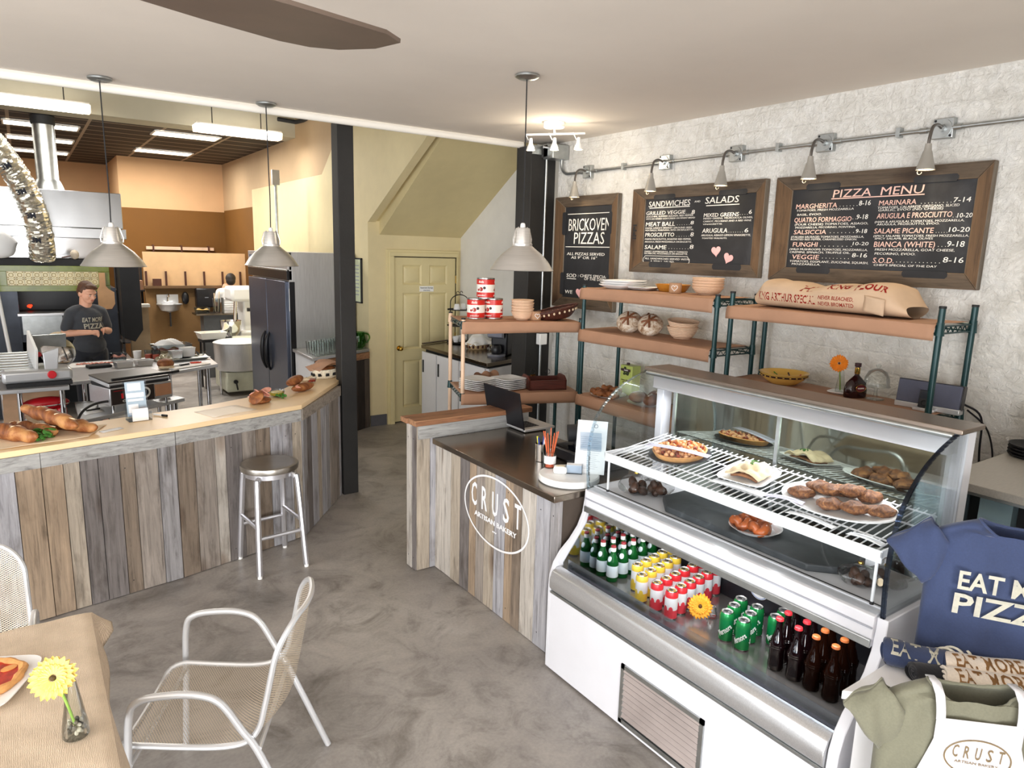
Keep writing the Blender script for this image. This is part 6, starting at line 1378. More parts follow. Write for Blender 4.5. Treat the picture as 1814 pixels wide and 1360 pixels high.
b = MB(); b.box(3.33, 3.36, .12, 1.325, 1.215, 1.236, 'galv'); b.box(3.34, 3.4, 1.318, 1.328, .04, 1.235, 'bluemetal'); b.build('top_channel', t)
for i in range(4):
    t = T('griddle_plate', ['bottom', 'second', 'third', 'top'][i]+' black round plate in the stack on the steel cabinet', 'plate', (4.06, 1.215, 1.2725+.016*i), 0, 'black round plates on the steel cabinet')
    b = MB(); b.lathe([(0, 0), (.10, 0), (.118, .010), (.12, .015), (.115, .015), (.098, .006), (0, .006)], 'matblack', n=36); b.build('plate_body', t)
t = T('black_canister', 'black round canister standing on the stack of black plates', 'canister', (4.08, 1.19, 1.337), 0); b = MB(); b.lathe([(0, 0), (.06, 0), (.065, .01), (.062, .11), (.03, .13), (0, .132)], 'matblack', n=28); b.build('canister_body', t); b = MB(); b.lathe([(0, .132), (.02, .132), (.022, .15), (0, .155)], 'black', n=18); b.build('knob', t)
t = T('display_plinth', 'white display table under the folded shirts', 'table', (0, 0, 0))
b = MB(); b.prism([(1.985, .985), (2.62, .37), (3.0, .37), (3.0, .985)], .86, .89, 'white'); b.build('table_top', t, bevel=.003)
b = MB(); b.prism([(2.07, .97), (2.66, .40), (2.96, .40), (2.96, .97)], 0, .86, 'white'); b.build('table_base', t)
def fabric(name, c, var=.08):
    t = NT(name); c = lin(c); vec = t.coord(); a = t.noise(vec, 4, 5, .6, .6); f = t.noise(vec, 160, 2)
    t.col(t.mix(t.ramp(a, [(.3, tuple(x*(1-var) for x in c)), (.7, tuple(min(1, x*(1+var)) for x in c))]), t.ramp(f, [(.3, (.88, .88, .88)), (.7, (1.1, 1.1, 1.1))]), .6, 'MULTIPLY')); t.bump(a, .35, .03); return t.set(.85, 0, Sheen_Weight=.2)
M['navy'] = fabric('navy_cotton', '#2d3a5c'); M['olive'] = fabric('sage_cotton', '#6c6b5a'); M['creamcot'] = fabric('cream_cotton', '#efe4d6'); M['blackcot'] = fabric('black_cotton', '#15151c'); M['sagecot'] = fabric('dark_sage_cotton', '#6f7866'); M['apron'] = fabric('white_apron', '#d9d9de', .03)
M['printcream'] = P('print_cream', '#e9e6d6', .8, var=.1, sc=60); M['printtan'] = P('print_tan', '#b58a58', .8, var=.15, sc=60); M['printbeige'] = P('print_beige', '#9a8768', .8)
def shirt(t, m, W, H, neck, sl, seed=0, depth=.05, flare=0):
    """a T-shirt on a flat form: one continuous flattened tube, neckline dip, two drooping sleeves"""
    b = MB()
    def body(u, v):
        a = 2*PI*u; z = H*v; w = W*(1+flare*(1-v)) if v < .86 else W-(W-neck)*((v-.86)/.14)**1.5
        d = depth*(1-.35*max(0, (v-.8)/.2)); ca, sa = cos(a), sin(a)
        wr = .006*sin(ca*9+v*7+seed)*sin(v*5+seed)+.004*sin(ca*17-v*11)
        dip = -.055*max(0, 1-(ca*1.0)**2)*max(0, (v-.93)/.07)*(1 if sa < 0 else .45)
        return V((w*(abs(ca)**.8)*(1 if ca > 0 else -1), d*sa*(abs(sa)**-.25 if abs(sa) > 1e-4 else 1)+wr*(1 if sa < 0 else .3), z+dip))
    b.grid(body, 64, 44, m); o = b.build('shirt_body', t, solid=.004)
    bv = BVHTree.FromPolygons([V(v) for v in b.v], b.f)
    for s in (-1, 1):
        q = MB(); p0 = V((s*(W-.045), 0, H*.855)); p1 = V((s*(W+sl*.62), -.015, H*.855-sl*.98)); d = (p1-p0).normalized(); up = V((-d.z*s*s, 0, d.x)).normalized(); up = V((-d.z, 0, d.x)) if s > 0 else V((d.z, 0, -d.x))
        def slv(u, v):
            a = 2*PI*u; c = p0.lerp(p1, v); w = .072+.016*v; e = depth*.8*(1-.2*v)
            return c+up*(w*cos(a))+V((0, e*sin(a)+.008*sin(a*3+v*9+seed), .004*sin(a*5)))
        q.grid(slv, 32, 12, m); q.build('sleeve', t, solid=.004)
    q = MB(); rim = [body(i/48, 1)+V((0, 0, .002)) for i in range(48)]; q.tube(rim, .0045, m, 6, closed=True); q.build('collar', t)
    return bv
t = T('navy_t_shirt', 'navy blue t-shirt with cream lettering standing over the folded shirts', 't-shirt', (2.55, .76, .8905), math.radians(-59))
bv = shirt(t, 'navy', .25, .50, .12, .11, .4)
b = MB(); pr = onto(bv, (0, 1, 0), .004)
fl_ = lambda p: V((p.x, -.067+.02*sin(p.z*14)*.3, p.z))
b.text('EAT MORE', Mx((.0, -.5, .282), (1, 0, 0), (0, 0, 1)), 'printcream', .062, .335, .022, d=0, proj=fl_, center=True); b.text('PIZZA', Mx((-.012, -.5, .195), (1, 0, 0), (0, 0, 1)), 'printcream', .070, .32, .022, d=0, proj=fl_, center=True); b.build('lettering', t)
t = T('sage_t_shirt', 'sage green t-shirt hanging at the front edge of the white table', 't-shirt', (2.105, .682, .53), math.radians(-44))
bv = shirt(t, 'olive', .235, .51, .12, .085, 1.7, .05, .0)
t2 = T('bib_apron', 'white bib apron with an oval print worn over the sage t-shirt', 'apron', (2.105, .682, .53), math.radians(-44))
pr = onto(bv, (0, 1, 0), .009)
b = MB()
def apr(u, v):
    z = -.12+.555*v; w = .112+(.24-.112)*max(0, min(1, (.88-v)/.75)) if v < .88 else .112
    x = (2*u-1)*w; p = V((x, -.5, max(.01, z))); q = pr(p); return V((x, -.062-.003*sin(x*30+v*5)*(1-v), z)) if z > 0 else V((x, -.062-.02*sin(x*22)*min(1, -z*10), z))
b.grid(apr, 26, 34, 'apron'); b.build('bib', t2, solid=.003)
for s in (-1, 1):
    b = MB(); pts = [V((s*(.102+.004*i/9), -.064+.02*(i/9)**2, .43+.075*i/9)) for i in range(9)]+[V((s*.107, -.02, .516)), V((s*.108, .02, .512))]
    vs = []; 
    for p in pts: vs += [p+V((-.012, 0, 0)), p+V((.012, 0, 0))]
    b.add(vs, [(2*i, 2*i+1, 2*i+3, 2*i+2) for i in range(10)], 'apron'); b.build('strap', t2, solid=.003)
b = MB(); crust_logo(b, Mx((.005, -.5, .325), (1, 0, -.06), (0.06, 0, 1)), .088, .057, 'printbeige', lambda p: V((p.x, -.0665, p.z)), .05); b.build('oval_print', t2)
def rolled(label, loc, rz, L, r, m, txt=None, tm=None, th=.03, stripes=False, tilt=0, group='rolled shirts on the white table'):
    t = T('rolled_shirt', label, 't-shirt', loc, rz, group); t.rotation_euler = (0, tilt, rz); b = MB()
    b.grid(lambda u, v: V(((u-.5)*L+.008*sin(v*12), r*1.15*cos(2*PI*v)*(1+.06*sin(u*9)), r*.85+r*.85*sin(2*PI*v)*(1+.06*sin(u*7+1)))), 22, 28, m)
    for s in (-1, 1):
        sp_ = []
        for i in range(40): a = i*.42; q = (r*.95)*(1-i/44); sp_.append(V((s*(L/2-.004), q*1.15*cos(a), r*.85+q*.85*sin(a))))
        b.tube(sp_, .006, m, 6)
    b.build('cloth_roll', t)
    bvv = BVHTree.FromPolygons([V(v) for v in b.v], b.f)
    if txt:
        q = MB(); pr_ = onto(bvv, (0, .75, -.7), .003); q.text(txt, Mx((0, -.18-.35*th, .22-.37*th), (1, 0, 0), (0, .7, .75)), tm, th, L*.82, .02, d=0, proj=pr_, center=True); q.build('lettering', t)
    if stripes:
        q = MB()
        for i in range(6):
            x = -L/2+L*(i+.6)/6.6
            q.tube([V((x+.02*sin(a_), (r*1.17)*cos(a_), r*.85+r*.87*sin(a_))) for a_ in [PI*.15+PI*1.0*k/12 for k in range(13)]], .006, 'printcream', 5)
        q.build('print_stripes', t)
    return t
RY = math.radians(-46)
rolled('navy rolled shirt with cream letters against the case end', (2.30, .925, .892), RY-.25, .17, .046, 'navy', 'EAT M', 'printcream', .06)
rolled('navy rolled shirt with cream stripes across the other navy roll', (2.375, .865, .892), RY+.45, .18, .037, 'navy', stripes=True)
rolled('cream rolled shirt with tan letters, the rear one', (2.425, .765, .892), RY+.0, .24, .044, 'creamcot', 'EAT MORE', 'printtan', .045)
rolled('cream rolled shirt with tan letters, the front one', (2.335, .715, .892), RY-.02, .25, .046, 'creamcot', 'EAT MORE', 'printtan', .05)
rolled('black rolled shirt between the navy rolls and the sage shirt', (2.26, .86, .892), RY+.2, .09, .034, 'blackcot')
rolled('dark sage rolled shirt at the right picture edge, rear', (2.565, .60, .892), RY+.1, .20, .045, 'sagecot', 'MORE', 'printcream', .045)
rolled('dark sage rolled shirt at the right picture edge, front', (2.475, .555, .892), RY, .20, .045, 'sagecot')
rolled('black folded shirt at the lower right corner of the picture', (2.47, .455, .892), RY, .2, .045, 'blackcot')

# ---------------------------------------------------------------- kitchen: drinks counter, fridge
t = T('drinks_counter', 'grey topped counter behind the post carrying rows of glasses', 'counter', (0, 0, 0))
PQ = [(2.557, 7.49), (3.44, 7.965), (3.44, 8.33), (2.60, 8.33)]
b = MB(); b.prism(PQ, .965, 1.0, 'steel'); b.build('counter_top', t, bevel=.003)
b = MB(); b.prism([(2.60, 7.56), (3.43, 8.0), (3.43, 8.32), (2.63, 8.32)], 0, .965, 'white'); b.build('white_side', t)
b = MB(); plank_run(b, (2.605, 7.55), (3.43, 7.99), .004, .87, 'darkplank', 6); 
d_ = V((.825, .44, 0)).normalized(); b.box(0, .93, .88, .96, 0, .03, 'capwood', Mx((2.605, 7.55, 0), d_, (0, 0, 1))); b.build('plank_cladding', t)
gl = T('drinking_glass', 'clear tumbler in the rows of glasses on the counter behind the post', 'glass', (0, 0, 0), 0, 'tumblers on the drinks counter')
b = MB(); b.lathe([(0, .004), (.024, .004), (.026, 0), (.036, .14), (.034, .14), (.0245, .014), (0, .014)], 'glass', n=18); b.build('glass_body', gl)
k = 0
for r in range(4):
    for c in range(9):
        u = .05+c*.083; w = .055+r*.085; x = 2.62+u*.88+w*(-.02); yy = 7.56+u*.47+w
        if x > 3.4 or yy > 8.29: continue
        if k == 0: gl.location = (x, yy, 1.0005)
        else: dup(gl, (x, yy, 1.0005))
        k += 1
t = T('green_jug', 'green glass jug standing right of the post on the drinks counter', 'jug', (3.34, 8.06, 1.0005), -.5)
b = MB(); M['greenjug'] = glass('green_jug_glass', '#9fd08a', .02, .95); b.lathe([(0, .004), (.05, .004), (.08, .03), (.09, .08), (.08, .14), (.072, .19), (.078, .20), (.074, .20), (.068, .19), (.076, .14), (.086, .08), (.05, .012), (0, .012)], 'greenjug', n=30); b.build('jug_body', t); b = MB(); b.tube(smooth_path([(.074, 0, .185), (.12, 0, .17), (.13, 0, .12), (.09, 0, .07)], 5), .009, 'greenjug', 8); b.build('handle', t)
t = T('refrigerator', 'tall stainless refrigerator with two dark steel doors', 'refrigerator', (0, 0, 0))
FX, FA, FB = 2.6, 8.36, 10.1
b = MB(); b.box(FX+.03, 3.43, FA, FB, .08, 2.15, 'steel_v'); b.box(FX, FX+.03, FA, FA+.05, .08, 2.15, 'steel_v'); b.build('cabinet_body', t, bevel=.004)
M['fridgedoor'] = brushed('dark_fridge_steel', '#5a6172', .3, (40, 40, 1), .2, metal=.5)
for ya, yb, hy in ((FA+.06, (FA+FB)/2-.006, (FA+FB)/2-.09), ((FA+FB)/2+.006, FB-.03, (FA+FB)/2+.09)):
    b = MB(); b.box(FX-.035, FX+.02, ya, yb, .13, 1.80, 'fridgedoor'); d = b.build('door', t, bevel=.006)
    b = MB(); b.tube(smooth_path([(FX-.04, hy, .62), (FX-.075, hy, .72), (FX-.085, hy, .87), (FX-.075, hy, 1.02), (FX-.04, hy, 1.12)], 5), .02, 'black', 10, rr=[.01+.022*sin(PI*i/20) for i in range(21)]); b.build('door_handle', d)
b = MB(); b.box(FX-.03, FX+.03, FA, FB, 1.82, 1.93, 'black'); b.box(FX-.02, FX+.03, FA, FB, 1.94, 2.15, 'steel_v'); b.box(FX-.032, FX-.02, FA, FB, 1.925, 1.945, 'galv'); b.build('header_panel', t, bevel=.003)
b = MB(); b.box(FX-.012, FX+.01, FA-.003, FA, 1.45, 1.72, 'whiteplastic'); b.box(FX-.005, FX+.06, FA-.006, FA-.001, .1, 1.8, 'black'); b.build('hinge_strip', t)
b = MB(); b.box(FX-.023, FX-.02, FB-.32, FB-.06, 1.99, 2.1, P('logo_plate', '#5a6278', .4)); b.text('True', Mx((FX-.024, FB-.1, 2.02), (0, -1, 0), (0, 0, 1)), 'whiteplastic', .05, .18, .02); b.build('name_plate', t)
b = MB(); b.tube([(3.0, 10.13, 2.15), (3.0, 10.13, 3.1), (3.05, 10.13, 3.15)], .022, 'galv', 8); b.box(2.95, 3.05, 10.1, 10.16, 3.06, 3.26, 'lampgrey'); tag(b.build('wall_conduit'), 'metal conduit with a grey box on the cream wall above the refrigerator', 'conduit')
# ---------------------------------------------------------------- oven corner
t = T('pizza_oven', 'black pizza oven with green tile band and flower tiles above its mouth', 'oven', (0, 10.5, 0))
b = MB(); od = P('oven_dark_steel', '#3a3e46', .35, .6, var=.2); 
b.box(-.42, -.08, 0, .9, .0, 1.62, od); b.box(.62, .98, 0, .9, 0, 1.62, od); b.box(-.42, .98, 0, .9, 1.90, 1.98, 'matblack'); b.box(-.1, .64, .75, .9, 0, 1.9, 'matblack'); b.box(-.1, .64, .02, .75, .95, 1.30, od); b.box(-.08, .62, .0, .75, .55, .6, od); b.build('oven_body', t)
b = MB(); b.box(-.10, .64, -.18, .1, 1.29, 1.325, 'steel'); b.build('landing_shelf', t, bevel=.004)
b = MB(); b.box(-.06, .36, -.03, .01, 1.05, 1.28, 'galv'); b.build('ash_door', t)
b = MB(); M['tilegreen'] = P('green_tile', '#737e1c', .25, var=.2, sc=9); b.box(-.3, .92, -.03, .05, 1.83, 1.90, 'tilegreen'); b.box(-.3, .92, -.03, .05, 1.585, 1.655, 'tilegreen'); b.box(-.3, -.17, -.03, .05, 1.655, 1.83, 'tilegreen'); b.box(.79, .92, -.03, .05, 1.655, 1.83, 'tilegreen'); b.build('green_tile_band', t, bevel=.003)
b = MB(); M['tilecream'] = P('cream_tile', '#e9dcae', .3, var=.08, sc=12); M['tileline'] = P('tile_pattern', '#b09a62', .4)
for r in range(2):
    for c in range(11):
        x = -.168+c*.0873; z = 1.656+r*.087; b.box(x+.001, x+.086, -.028, .05, z+.001, z+.086, 'tilecream'); b.tube([V((x+.043+.022*cos(q), -.029, z+.043+.022*sin(q))) for q in [2*PI*i/12 for i in range(12)]], .004, 'tileline', 5, closed=True)
        for sx in (0, 1):
            for sz in (0, 1): b.ell((x+.012+.062*sx, -.0285, z+.012+.062*sz), (.009, .001, .009), 'tileline', 6)
b.build('flower_tiles', t)
em = emit('embers', '#ff4020', 1.2); b = MB(); 
for i in range(8): b.ell((.02+.03*hashr(i), .55+.05*hashr(i+5), 1.345+.02*hashr(i+9)), .018, em, 6)
b.build('embers', t); b = MB(); b.box(-.09, .63, .70, .74, 1.3, 1.6, 'black'); b.build('mouth_back', t)
M['hood'] = P('hood_steel', '#b2b3b4', .25, 1., var=.14, sc=1.6, bump=.25, bsc=2.5)
t = T('extractor_hood', 'wide stainless extractor hood above the pizza oven', 'hood', (0, 10.5, 0))
b = MB(); b.box(-1.6, 1.12, .0, 1.2, 2.38, 2.83, 'hood'); b.box(-1.6, 1.15, -.02, 1.2, 2.25, 2.375, 'hood'); b.build('canopy', t, bevel=.006)
b = MB(); b.box(-1.6, 1.1, .6, .64, 1.985, 2.25, P('polished_splash', '#cfcfd0', .12, 1., var=.1, sc=2)); b.build('back_splash', t)
b = MB(); b.lathe([(.19, 2.83), (.17, 2.9), (.14, 2.98), (.125, 3.0), (.125, 3.7)], 'galv', c=(.37, .75, 0), n=28); b.lathe([(.135, 3.68), (.14, 3.79), (.125, 3.8)], 'matblack', c=(.37, .75, 0), n=28); tag(b.build('flue_pipe'), 'vertical steel flue rising from the hood to the dark ceiling', 'flue').location = (0, 10.5, 0)
# crumpled foil duct
dp = smooth_path([(-.55, 10.15, 3.75), (-.28, 10.15, 3.45), (-.05, 10.15, 3.1), (.12, 10.18, 2.72), (.2, 10.25, 2.35), (.215, 10.38, 1.99)], 10)
M['foil'] = P('crumpled_foil', '#e6e0cf', .22, .85, var=.12, sc=8, bump=1., bsc=26)
b = MB(); rr = random.Random(3); vs = []; a = None; n = 30; fs = []
dpp = []
for i in range(len(dp)-1): dpp += [dp[i].lerp(dp[i+1], j/3) for j in range(3)]
dpp.append(dp[-1])
for i, p in enumerate(dpp):
    d = (dpp[min(i+1, len(dpp)-1)]-dpp[max(i-1, 0)]).normalized(); a = d.orthogonal().normalized() if a is None else (a-d*a.dot(d)).normalized(); c_ = d.cross(a)
    for k in range(n):
        q = 2*PI*k/n; R = .135*(1+rr.uniform(-.06, .06)+.02*sin(i*.7+k*.4)); vs.append(p+a*R*cos(q)+c_*R*sin(q))
for i in range(len(dpp)-1):
    for k in range(n): fs.append((i*n+k, i*n+(k+1) % n, (i+1)*n+(k+1) % n, (i+1)*n+k))
b.add(vs, fs, 'foil', None, True); t = T('foil_duct', 'crumpled foil wrapped flexible duct rising from the oven to upper left', 'duct', (0, 0, 0)); b.build('foil_sleeve', t, angle=25)
b = MB()
for i in range(6):
    p = dp[8+i*7]; d = (dp[9+i*7]-dp[7+i*7]).normalized(); s = V((.803, -.4, -.1)); s = (s-d*s.dot(d)).normalized(); nn = V((-.35, -.93, 0)); nn = (nn-d*nn.dot(d)).normalized()
    yy = -d; xx = yy.cross(nn); b = MB(); b.text('3M', Mx(p+nn*.148-xx*.045, xx, yy), 'ink', .06, .10, .03); b.build('printed_mark', t)
t = T('white_bundle', 'white cloth wrapped bundle on the left end of the oven top', 'bundle', (-.2, 10.45, 1.985)); b = MB(); b.ell((0, 0, .16), (.17, .13, .16), 'paper', 18); b.v = [(x+.012*sin(z*40), y, max(.0, z)) for x, y, z in b.v]; b.build('cloth', t)
t = T('dried_artichoke', 'dried flower head lying on the oven top right of the foil duct', 'ornament', (.55, 10.42, 1.985)); b = MB(); b.ell((0, 0, .06), (.05, .05, .06), 'flour', 10); b.cyl((-.02, 0, .05), (-.14, -.02, .02), .01, 'darkbrown', n=6); b.build('flower_head', t)
for i in range(8): a = i*.785; b = MB(); b.ell((.045*cos(a), .045*sin(a), .06), (.018, .018, .05), 'flour', 6) if False else None
t = T('pizza_peel', 'pale wooden pizza peel hanging at the right of the oven front', 'peel', (.865, 10.44, 1.40), 0); b = MB(); X = XZ(); b.prism([(-.10, 0), (-.06, -.05), (.05, -.045), (.09, .02), (.09, .17), (.03, .21), (0, .25), (0, .42), (-.07, .42), (-.07, .25), (-.10, .2)], -.012, .012, P('peel_wood', '#d9a878', .6), X); b.build('wooden_board', t)
b = MB(); b.prism([(-.10, -.012), (-.06, -.062), (.05, -.057), (.09, .008), (.09, .02), (.05, -.045), (-.06, -.05), (-.10, 0)], -.013, .013, 'darkbrown', XZ()); b.build('scorched_edge', t)
t = T('dark_steel_column', 'black steel side column right of the pizza oven', 'column', (0, 10.5, 0)); b = MB(); b.prism([(1.0, 1.0), (1.12, .95), (1.22, 1.1), (1.22, 1.98), (1.0, 1.98)], -.1, .4, 'matblack', XZ()); b.build('column_body', t)
t = T('low_partition', 'beige half height partition beside the oven', 'partition', (0, 10.9, 0)); b = MB(); b.box(1.16, 1.40, 0, .12, 0, 1.33, P('beige_panel', '#b09878', .7)); b.build('panel', t); b = MB(); b.box(1.14, 1.42, -.03, .15, 1.33, 1.37, 'trim'); b.build('ledge', t)
t = T('yellow_tub', 'yellow plastic tub standing on the beige half partition', 'tub', (1.24, 10.96, 1.3705)); b = MB(); b.lathe([(0, 0), (.07, 0), (.078, .2), (.072, .2), (.066, .01), (0, .01)], P('yellow_plastic', '#d9b84a', .4), n=24); b.build('tub_body', t)
b = MB(); b.tube([(-.28, 10.2, 1.75), (-.16, 10.0, .3)], .02, 'whiteplastic', 8); tag(b.build('broom_pole'), 'white pole leaning diagonally at the left of the oven', 'pole')
t = T('dark_shelving', 'dark storage shelving in the recess right of the oven', 'shelving', (0, 13.6, 0))
for x in (1.34, 1.74):
    for y in (.1, .6): b = MB(); b.box(x-.02, x+.02, y-.02, y+.02, 0, 1.95, 'matblack'); b.build('post', t)
for z in (.5, 1.0, 1.4): b = MB(); b.box(1.32, 1.76, .08, .62, z-.02, z, 'matblack'); b.build('shelf', t)
t = T('cardboard_box', 'brown cardboard box on the dark shelving behind the oven', 'box', (1.55, 13.85, 1.405)); b = MB(); b.box(-.12, .16, -.1, .15, 0, .16, 'brownpaper'); b.build('carton', t)
for i in range(3): t = T('sheet_tray', ['lower', 'middle', 'upper'][i]+' metal tray lying on the dark shelving', 'tray', (1.54, 13.88, 1.0005+.021*i), .2*i); b = MB(); b.box(-.15, .17, -.12, .12, 0, .02, 'galv'); b.build('tray_body', t)
# ---------------------------------------------------------------- sink partition
t = T('sink_partition', 'tan partition with a ledge and upright slats behind the prep area', 'partition', (0, 13.4, 0))
b = MB(); b.box(1.70, 3.38, 0, .1, 0, 1.46, P('tan_partition_shaded', '#86663e', .7, var=.12, sc=3)); b.build('lower_panel', t); b = MB(); b.box(1.70, 3.38, .06, .12, 1.49, 2.07, P('pale_tan_panel', '#e2bb8e', .6, var=.06)); b.build('upper_panel', t)  # shade on the lower panel is mixed into its darker brown
b = MB(); b.box(1.68, 3.40, -.12, .12, 1.455, 1.495, P('ledge_brown', '#6a4f33', .5)); b.build('ledge', t)
for i in range(6):
    b = MB(); x = 1.726+i*.31; b.box(x-.015, x+.015, .02, .05, 1.495, 1.743, 'darkbrown'); b.build('slat', t)
t = T('small_brown_box', 'small brown box standing on the ledge over the sink', 'box', (1.873, 13.36, 1.4955)); b = MB(); b.box(-.06, .07, -.04, .04, 0, .12, 'darkbrown'); b.build('carton', t)
t = T('hand_sink', 'small wall mounted hand sink with tap on the tan partition', 'sink', (2.026, 13.39, 1.165)); b = MB(); b.box(-.17, .17, -.03, 0, .0, .18, 'steel'); b.build('splash_back', t)
b = MB(); b.lathe([(.20, .02), (.205, .03), (.185, .02), (.14, -.08), (.0, -.12)], 'steel', c=(0, -.19, 0), n=28); b.build('basin', t); b = MB(); b.tube(smooth_path([(0, -.04, .06), (0, -.05, .17), (0, -.14, .19), (0, -.16, .14)], 5), .012, 'chrome', 8); b.cyl((-.07, -.06, .06), (.07, -.06, .06), .012, 'chrome', n=8); b.build('tap', t); b = MB(); b.tube([(0, -.19, -.12), (0, -.19, -.35), (0, -.02, -.36)], .02, 'chrome', 8); b.build('drain_pipe', t)
t = T('soap_dispenser', 'black soap dispenser right of the small hand sink', 'dispenser', (2.31, 13.39, 1.19)); b = MB(); b.ell((0, -.04, .09), (.06, .045, .11), 'black', 16); b.build('dispenser_body', t)
t = T('towel_dispenser', 'large black paper towel dispenser on the tan partition', 'dispenser', (2.635, 13.39, 1.12)); b = MB(); b.box(-.165, .165, -.17, 0, 0, .335, 'black'); b.build('dispenser_body', t, bevel=.02); b = MB(); b.box(-.03, .03, -.173, -.17, .17, .18, 'inkfaint'); b.build('maker_mark', t)
t = T('coat_rail', 'pale wooden rail on dark brackets high on the brown back wall', 'rail', (2.6, 15.17, 2.13)); b = MB(); b.box(-.62, .60, -.05, -.01, -.03, .03, 'bannet'); b.build('rail', t)
for x in (-.5, 0, .5): b = MB(); b.box(x-.015, x+.015, -.07, .02, -.10, .06, 'darkbrown'); b.build('bracket', t)
# ---------------------------------------------------------------- prep tables and what stands on them
def steel_table(label, poly, z, legs, shelf=None, th=.035):
    t = T('steel_table', label, 'table', (0, 0, 0)); b = MB(); b.prism(poly, z-th, z, 'steel'); b.build('table_top', t, bevel=.004)
    for x, y in legs: b = MB(); b.cyl((x, y, 0), (x, y, z-th), .022, 'chrome', n=14); b.build('leg', t)
    if shelf: b = MB(); b.prism(off_in(poly, .05), shelf-.02, shelf, 'steel'); b.build('under_shelf', t)
    return t
def off_in(poly, o):
    cx_ = sum(p[0] for p in poly)/len(poly); cy_ = sum(p[1] for p in poly)/len(poly); return [(x+(cx_-x)*o*2, y+(cy_-y)*o*2) for x, y in poly]
PZ = .89
steel_table('long stainless prep table between the cook and the panini grill', [(.28, 7.70), (1.14, 7.86), (1.72, 8.22), (1.76, 9.10), (-.35, 8.90), (-.35, 8.42), (.28, 8.42)], PZ, [(1.62, 8.28), (1.66, 9.0), (1.18, 8.0), (.4, 7.9), (-.28, 8.8), (1.20, 9.0)])
steel_table('low stainless table carrying the meat slicer at the left', [(-.62, 7.42), (.26, 7.42), (.26, 8.38), (-.62, 8.38)], .90, [(-.12, 7.5), (.2, 7.5), (.2, 8.3), (-.55, 8.3), (-.55, 7.5)], .44)
PT = .70
steel_table('low stainless stand carrying the panini grill behind the bar', [(.29, 6.80), (1.22, 7.40), (1.14, 7.62), (.30, 7.66)], PT, [(.36, 6.90), (1.13, 7.40), (.36, 7.58), (1.08, 7.56)], .25)
# panini grill
t = T('panini_grill', 'black topped stainless panini grill with a dial on its control panel', 'grill', (.74, 7.26, PT+.0005), .38)
b = MB(); b.box(-.28, .30, -.17, .20, .06, .22, 'steel'); b.build('grill_body', t, bevel=.006)
b = MB(); b.box(-.27, .12, -.178, -.17, .07, .21, P('control_panel', '#2e2522', .4)); cp = b.build('control_panel', t)
b = MB(); b.lathe([(.052, 0), (.052, .006), (.036, .008), (.036, 0)], 'canwhite', n=28, X=TR((.03, -.178, .145), PI/2)); b.lathe([(0, .02), (.022, .02), (.024, 0)], 'black', n=20, X=TR((.03, -.178, .145), PI/2)); b.build('dial', cp)
b = MB(); b.box(-.185, -.165, -.184, -.178, .12, .165, 'redplastic'); b.build('switch', cp); b = MB(); X = Mx((-.12, -.1795, .095), (1, 0, 0), (0, 0, 1)); b.tube([X @ V((.055*cos(q), .012*sin(q), 0)) for q in [2*PI*i/24 for i in range(24)]], .0025, 'canwhite', 5, closed=True); b.text('STAR MFG', X @ Matrix.Translation((0, -.004, 0)), 'canwhite', .009, .07, .01, center=True); b.box(-.25, -.12, -.1795, -.178, .19, .194, 'red'); b.build('panel_print', cp)
b = MB(); b.box(.13, .29, -.176, -.17, .09, .20, P('drip_drawer', '#b08060', .4)); b.build('drawer_front', t)
b = MB(); b.box(-.27, .28, -.16, .18, .222, .25, 'matblack'); b.build('lower_plate', t, bevel=.004)
b = MB(); X = TR((0, .18, .262), .10); b.box(-.28, .28, -.34, 0, .0, .035, 'silverpaint', X); b.box(-.285, .285, -.345, .005, .035, .05, P('grill_lid', '#4a4440', .35, .4), X); b.build('upper_plate', t, bevel=.006)
b = MB(); b.tube([(-.26, -.18, .30), (.30, -.18, .30)], .013, 'black', 10); b.tube([(.30, -.18, .30), (.38, -.16, .30)], .015, 'black', 10); b.build('lid_handle', t)
for x in (-.24, .26):
    for y in (-.13, .16): b = MB(); b.cyl((x, y, 0), (x, y, .06), .012, 'chrome', n=10); b.build('foot', t)
b = MB(); b.tube(smooth_path([(.58, 7.06, .80), (.42, 6.98, .80), (.30, 6.86, .74), (.24, 6.78, .55), (.22, 6.75, .25)], 6), .011, 'black', 8); tag(b.build('grill_cable'), 'black cable curving from the panini grill down behind the bar', 'cable')
sheet('order_paper', 'white papers with a pen lying left of the panini grill', 'paper', [(.34, 7.0), (.50, 7.1), (.46, 7.35), (.32, 7.3)], PT+.001, 'paper', .001, 4)
b = MB(); b.cyl((.36, 7.16, PT+.01), (.47, 7.2, PT+.01), .007, 'black', n=8); tag(b.build('pen'), 'black pen lying on the papers left of the panini grill', 'pen')
t = T('ham_packet', 'pink ham in clear wrap at the right end of the panini stand', 'packet', (1.06, 7.50, PT+.001), .4); b = MB(); b.ell((0, 0, .055), (.055, .05, .055), 'ham', 14); b.build('ham', t); b = MB(); b.ell((0, 0, .06), (.06, .055, .06), 'film', 14); b.build('clear_wrap', t)
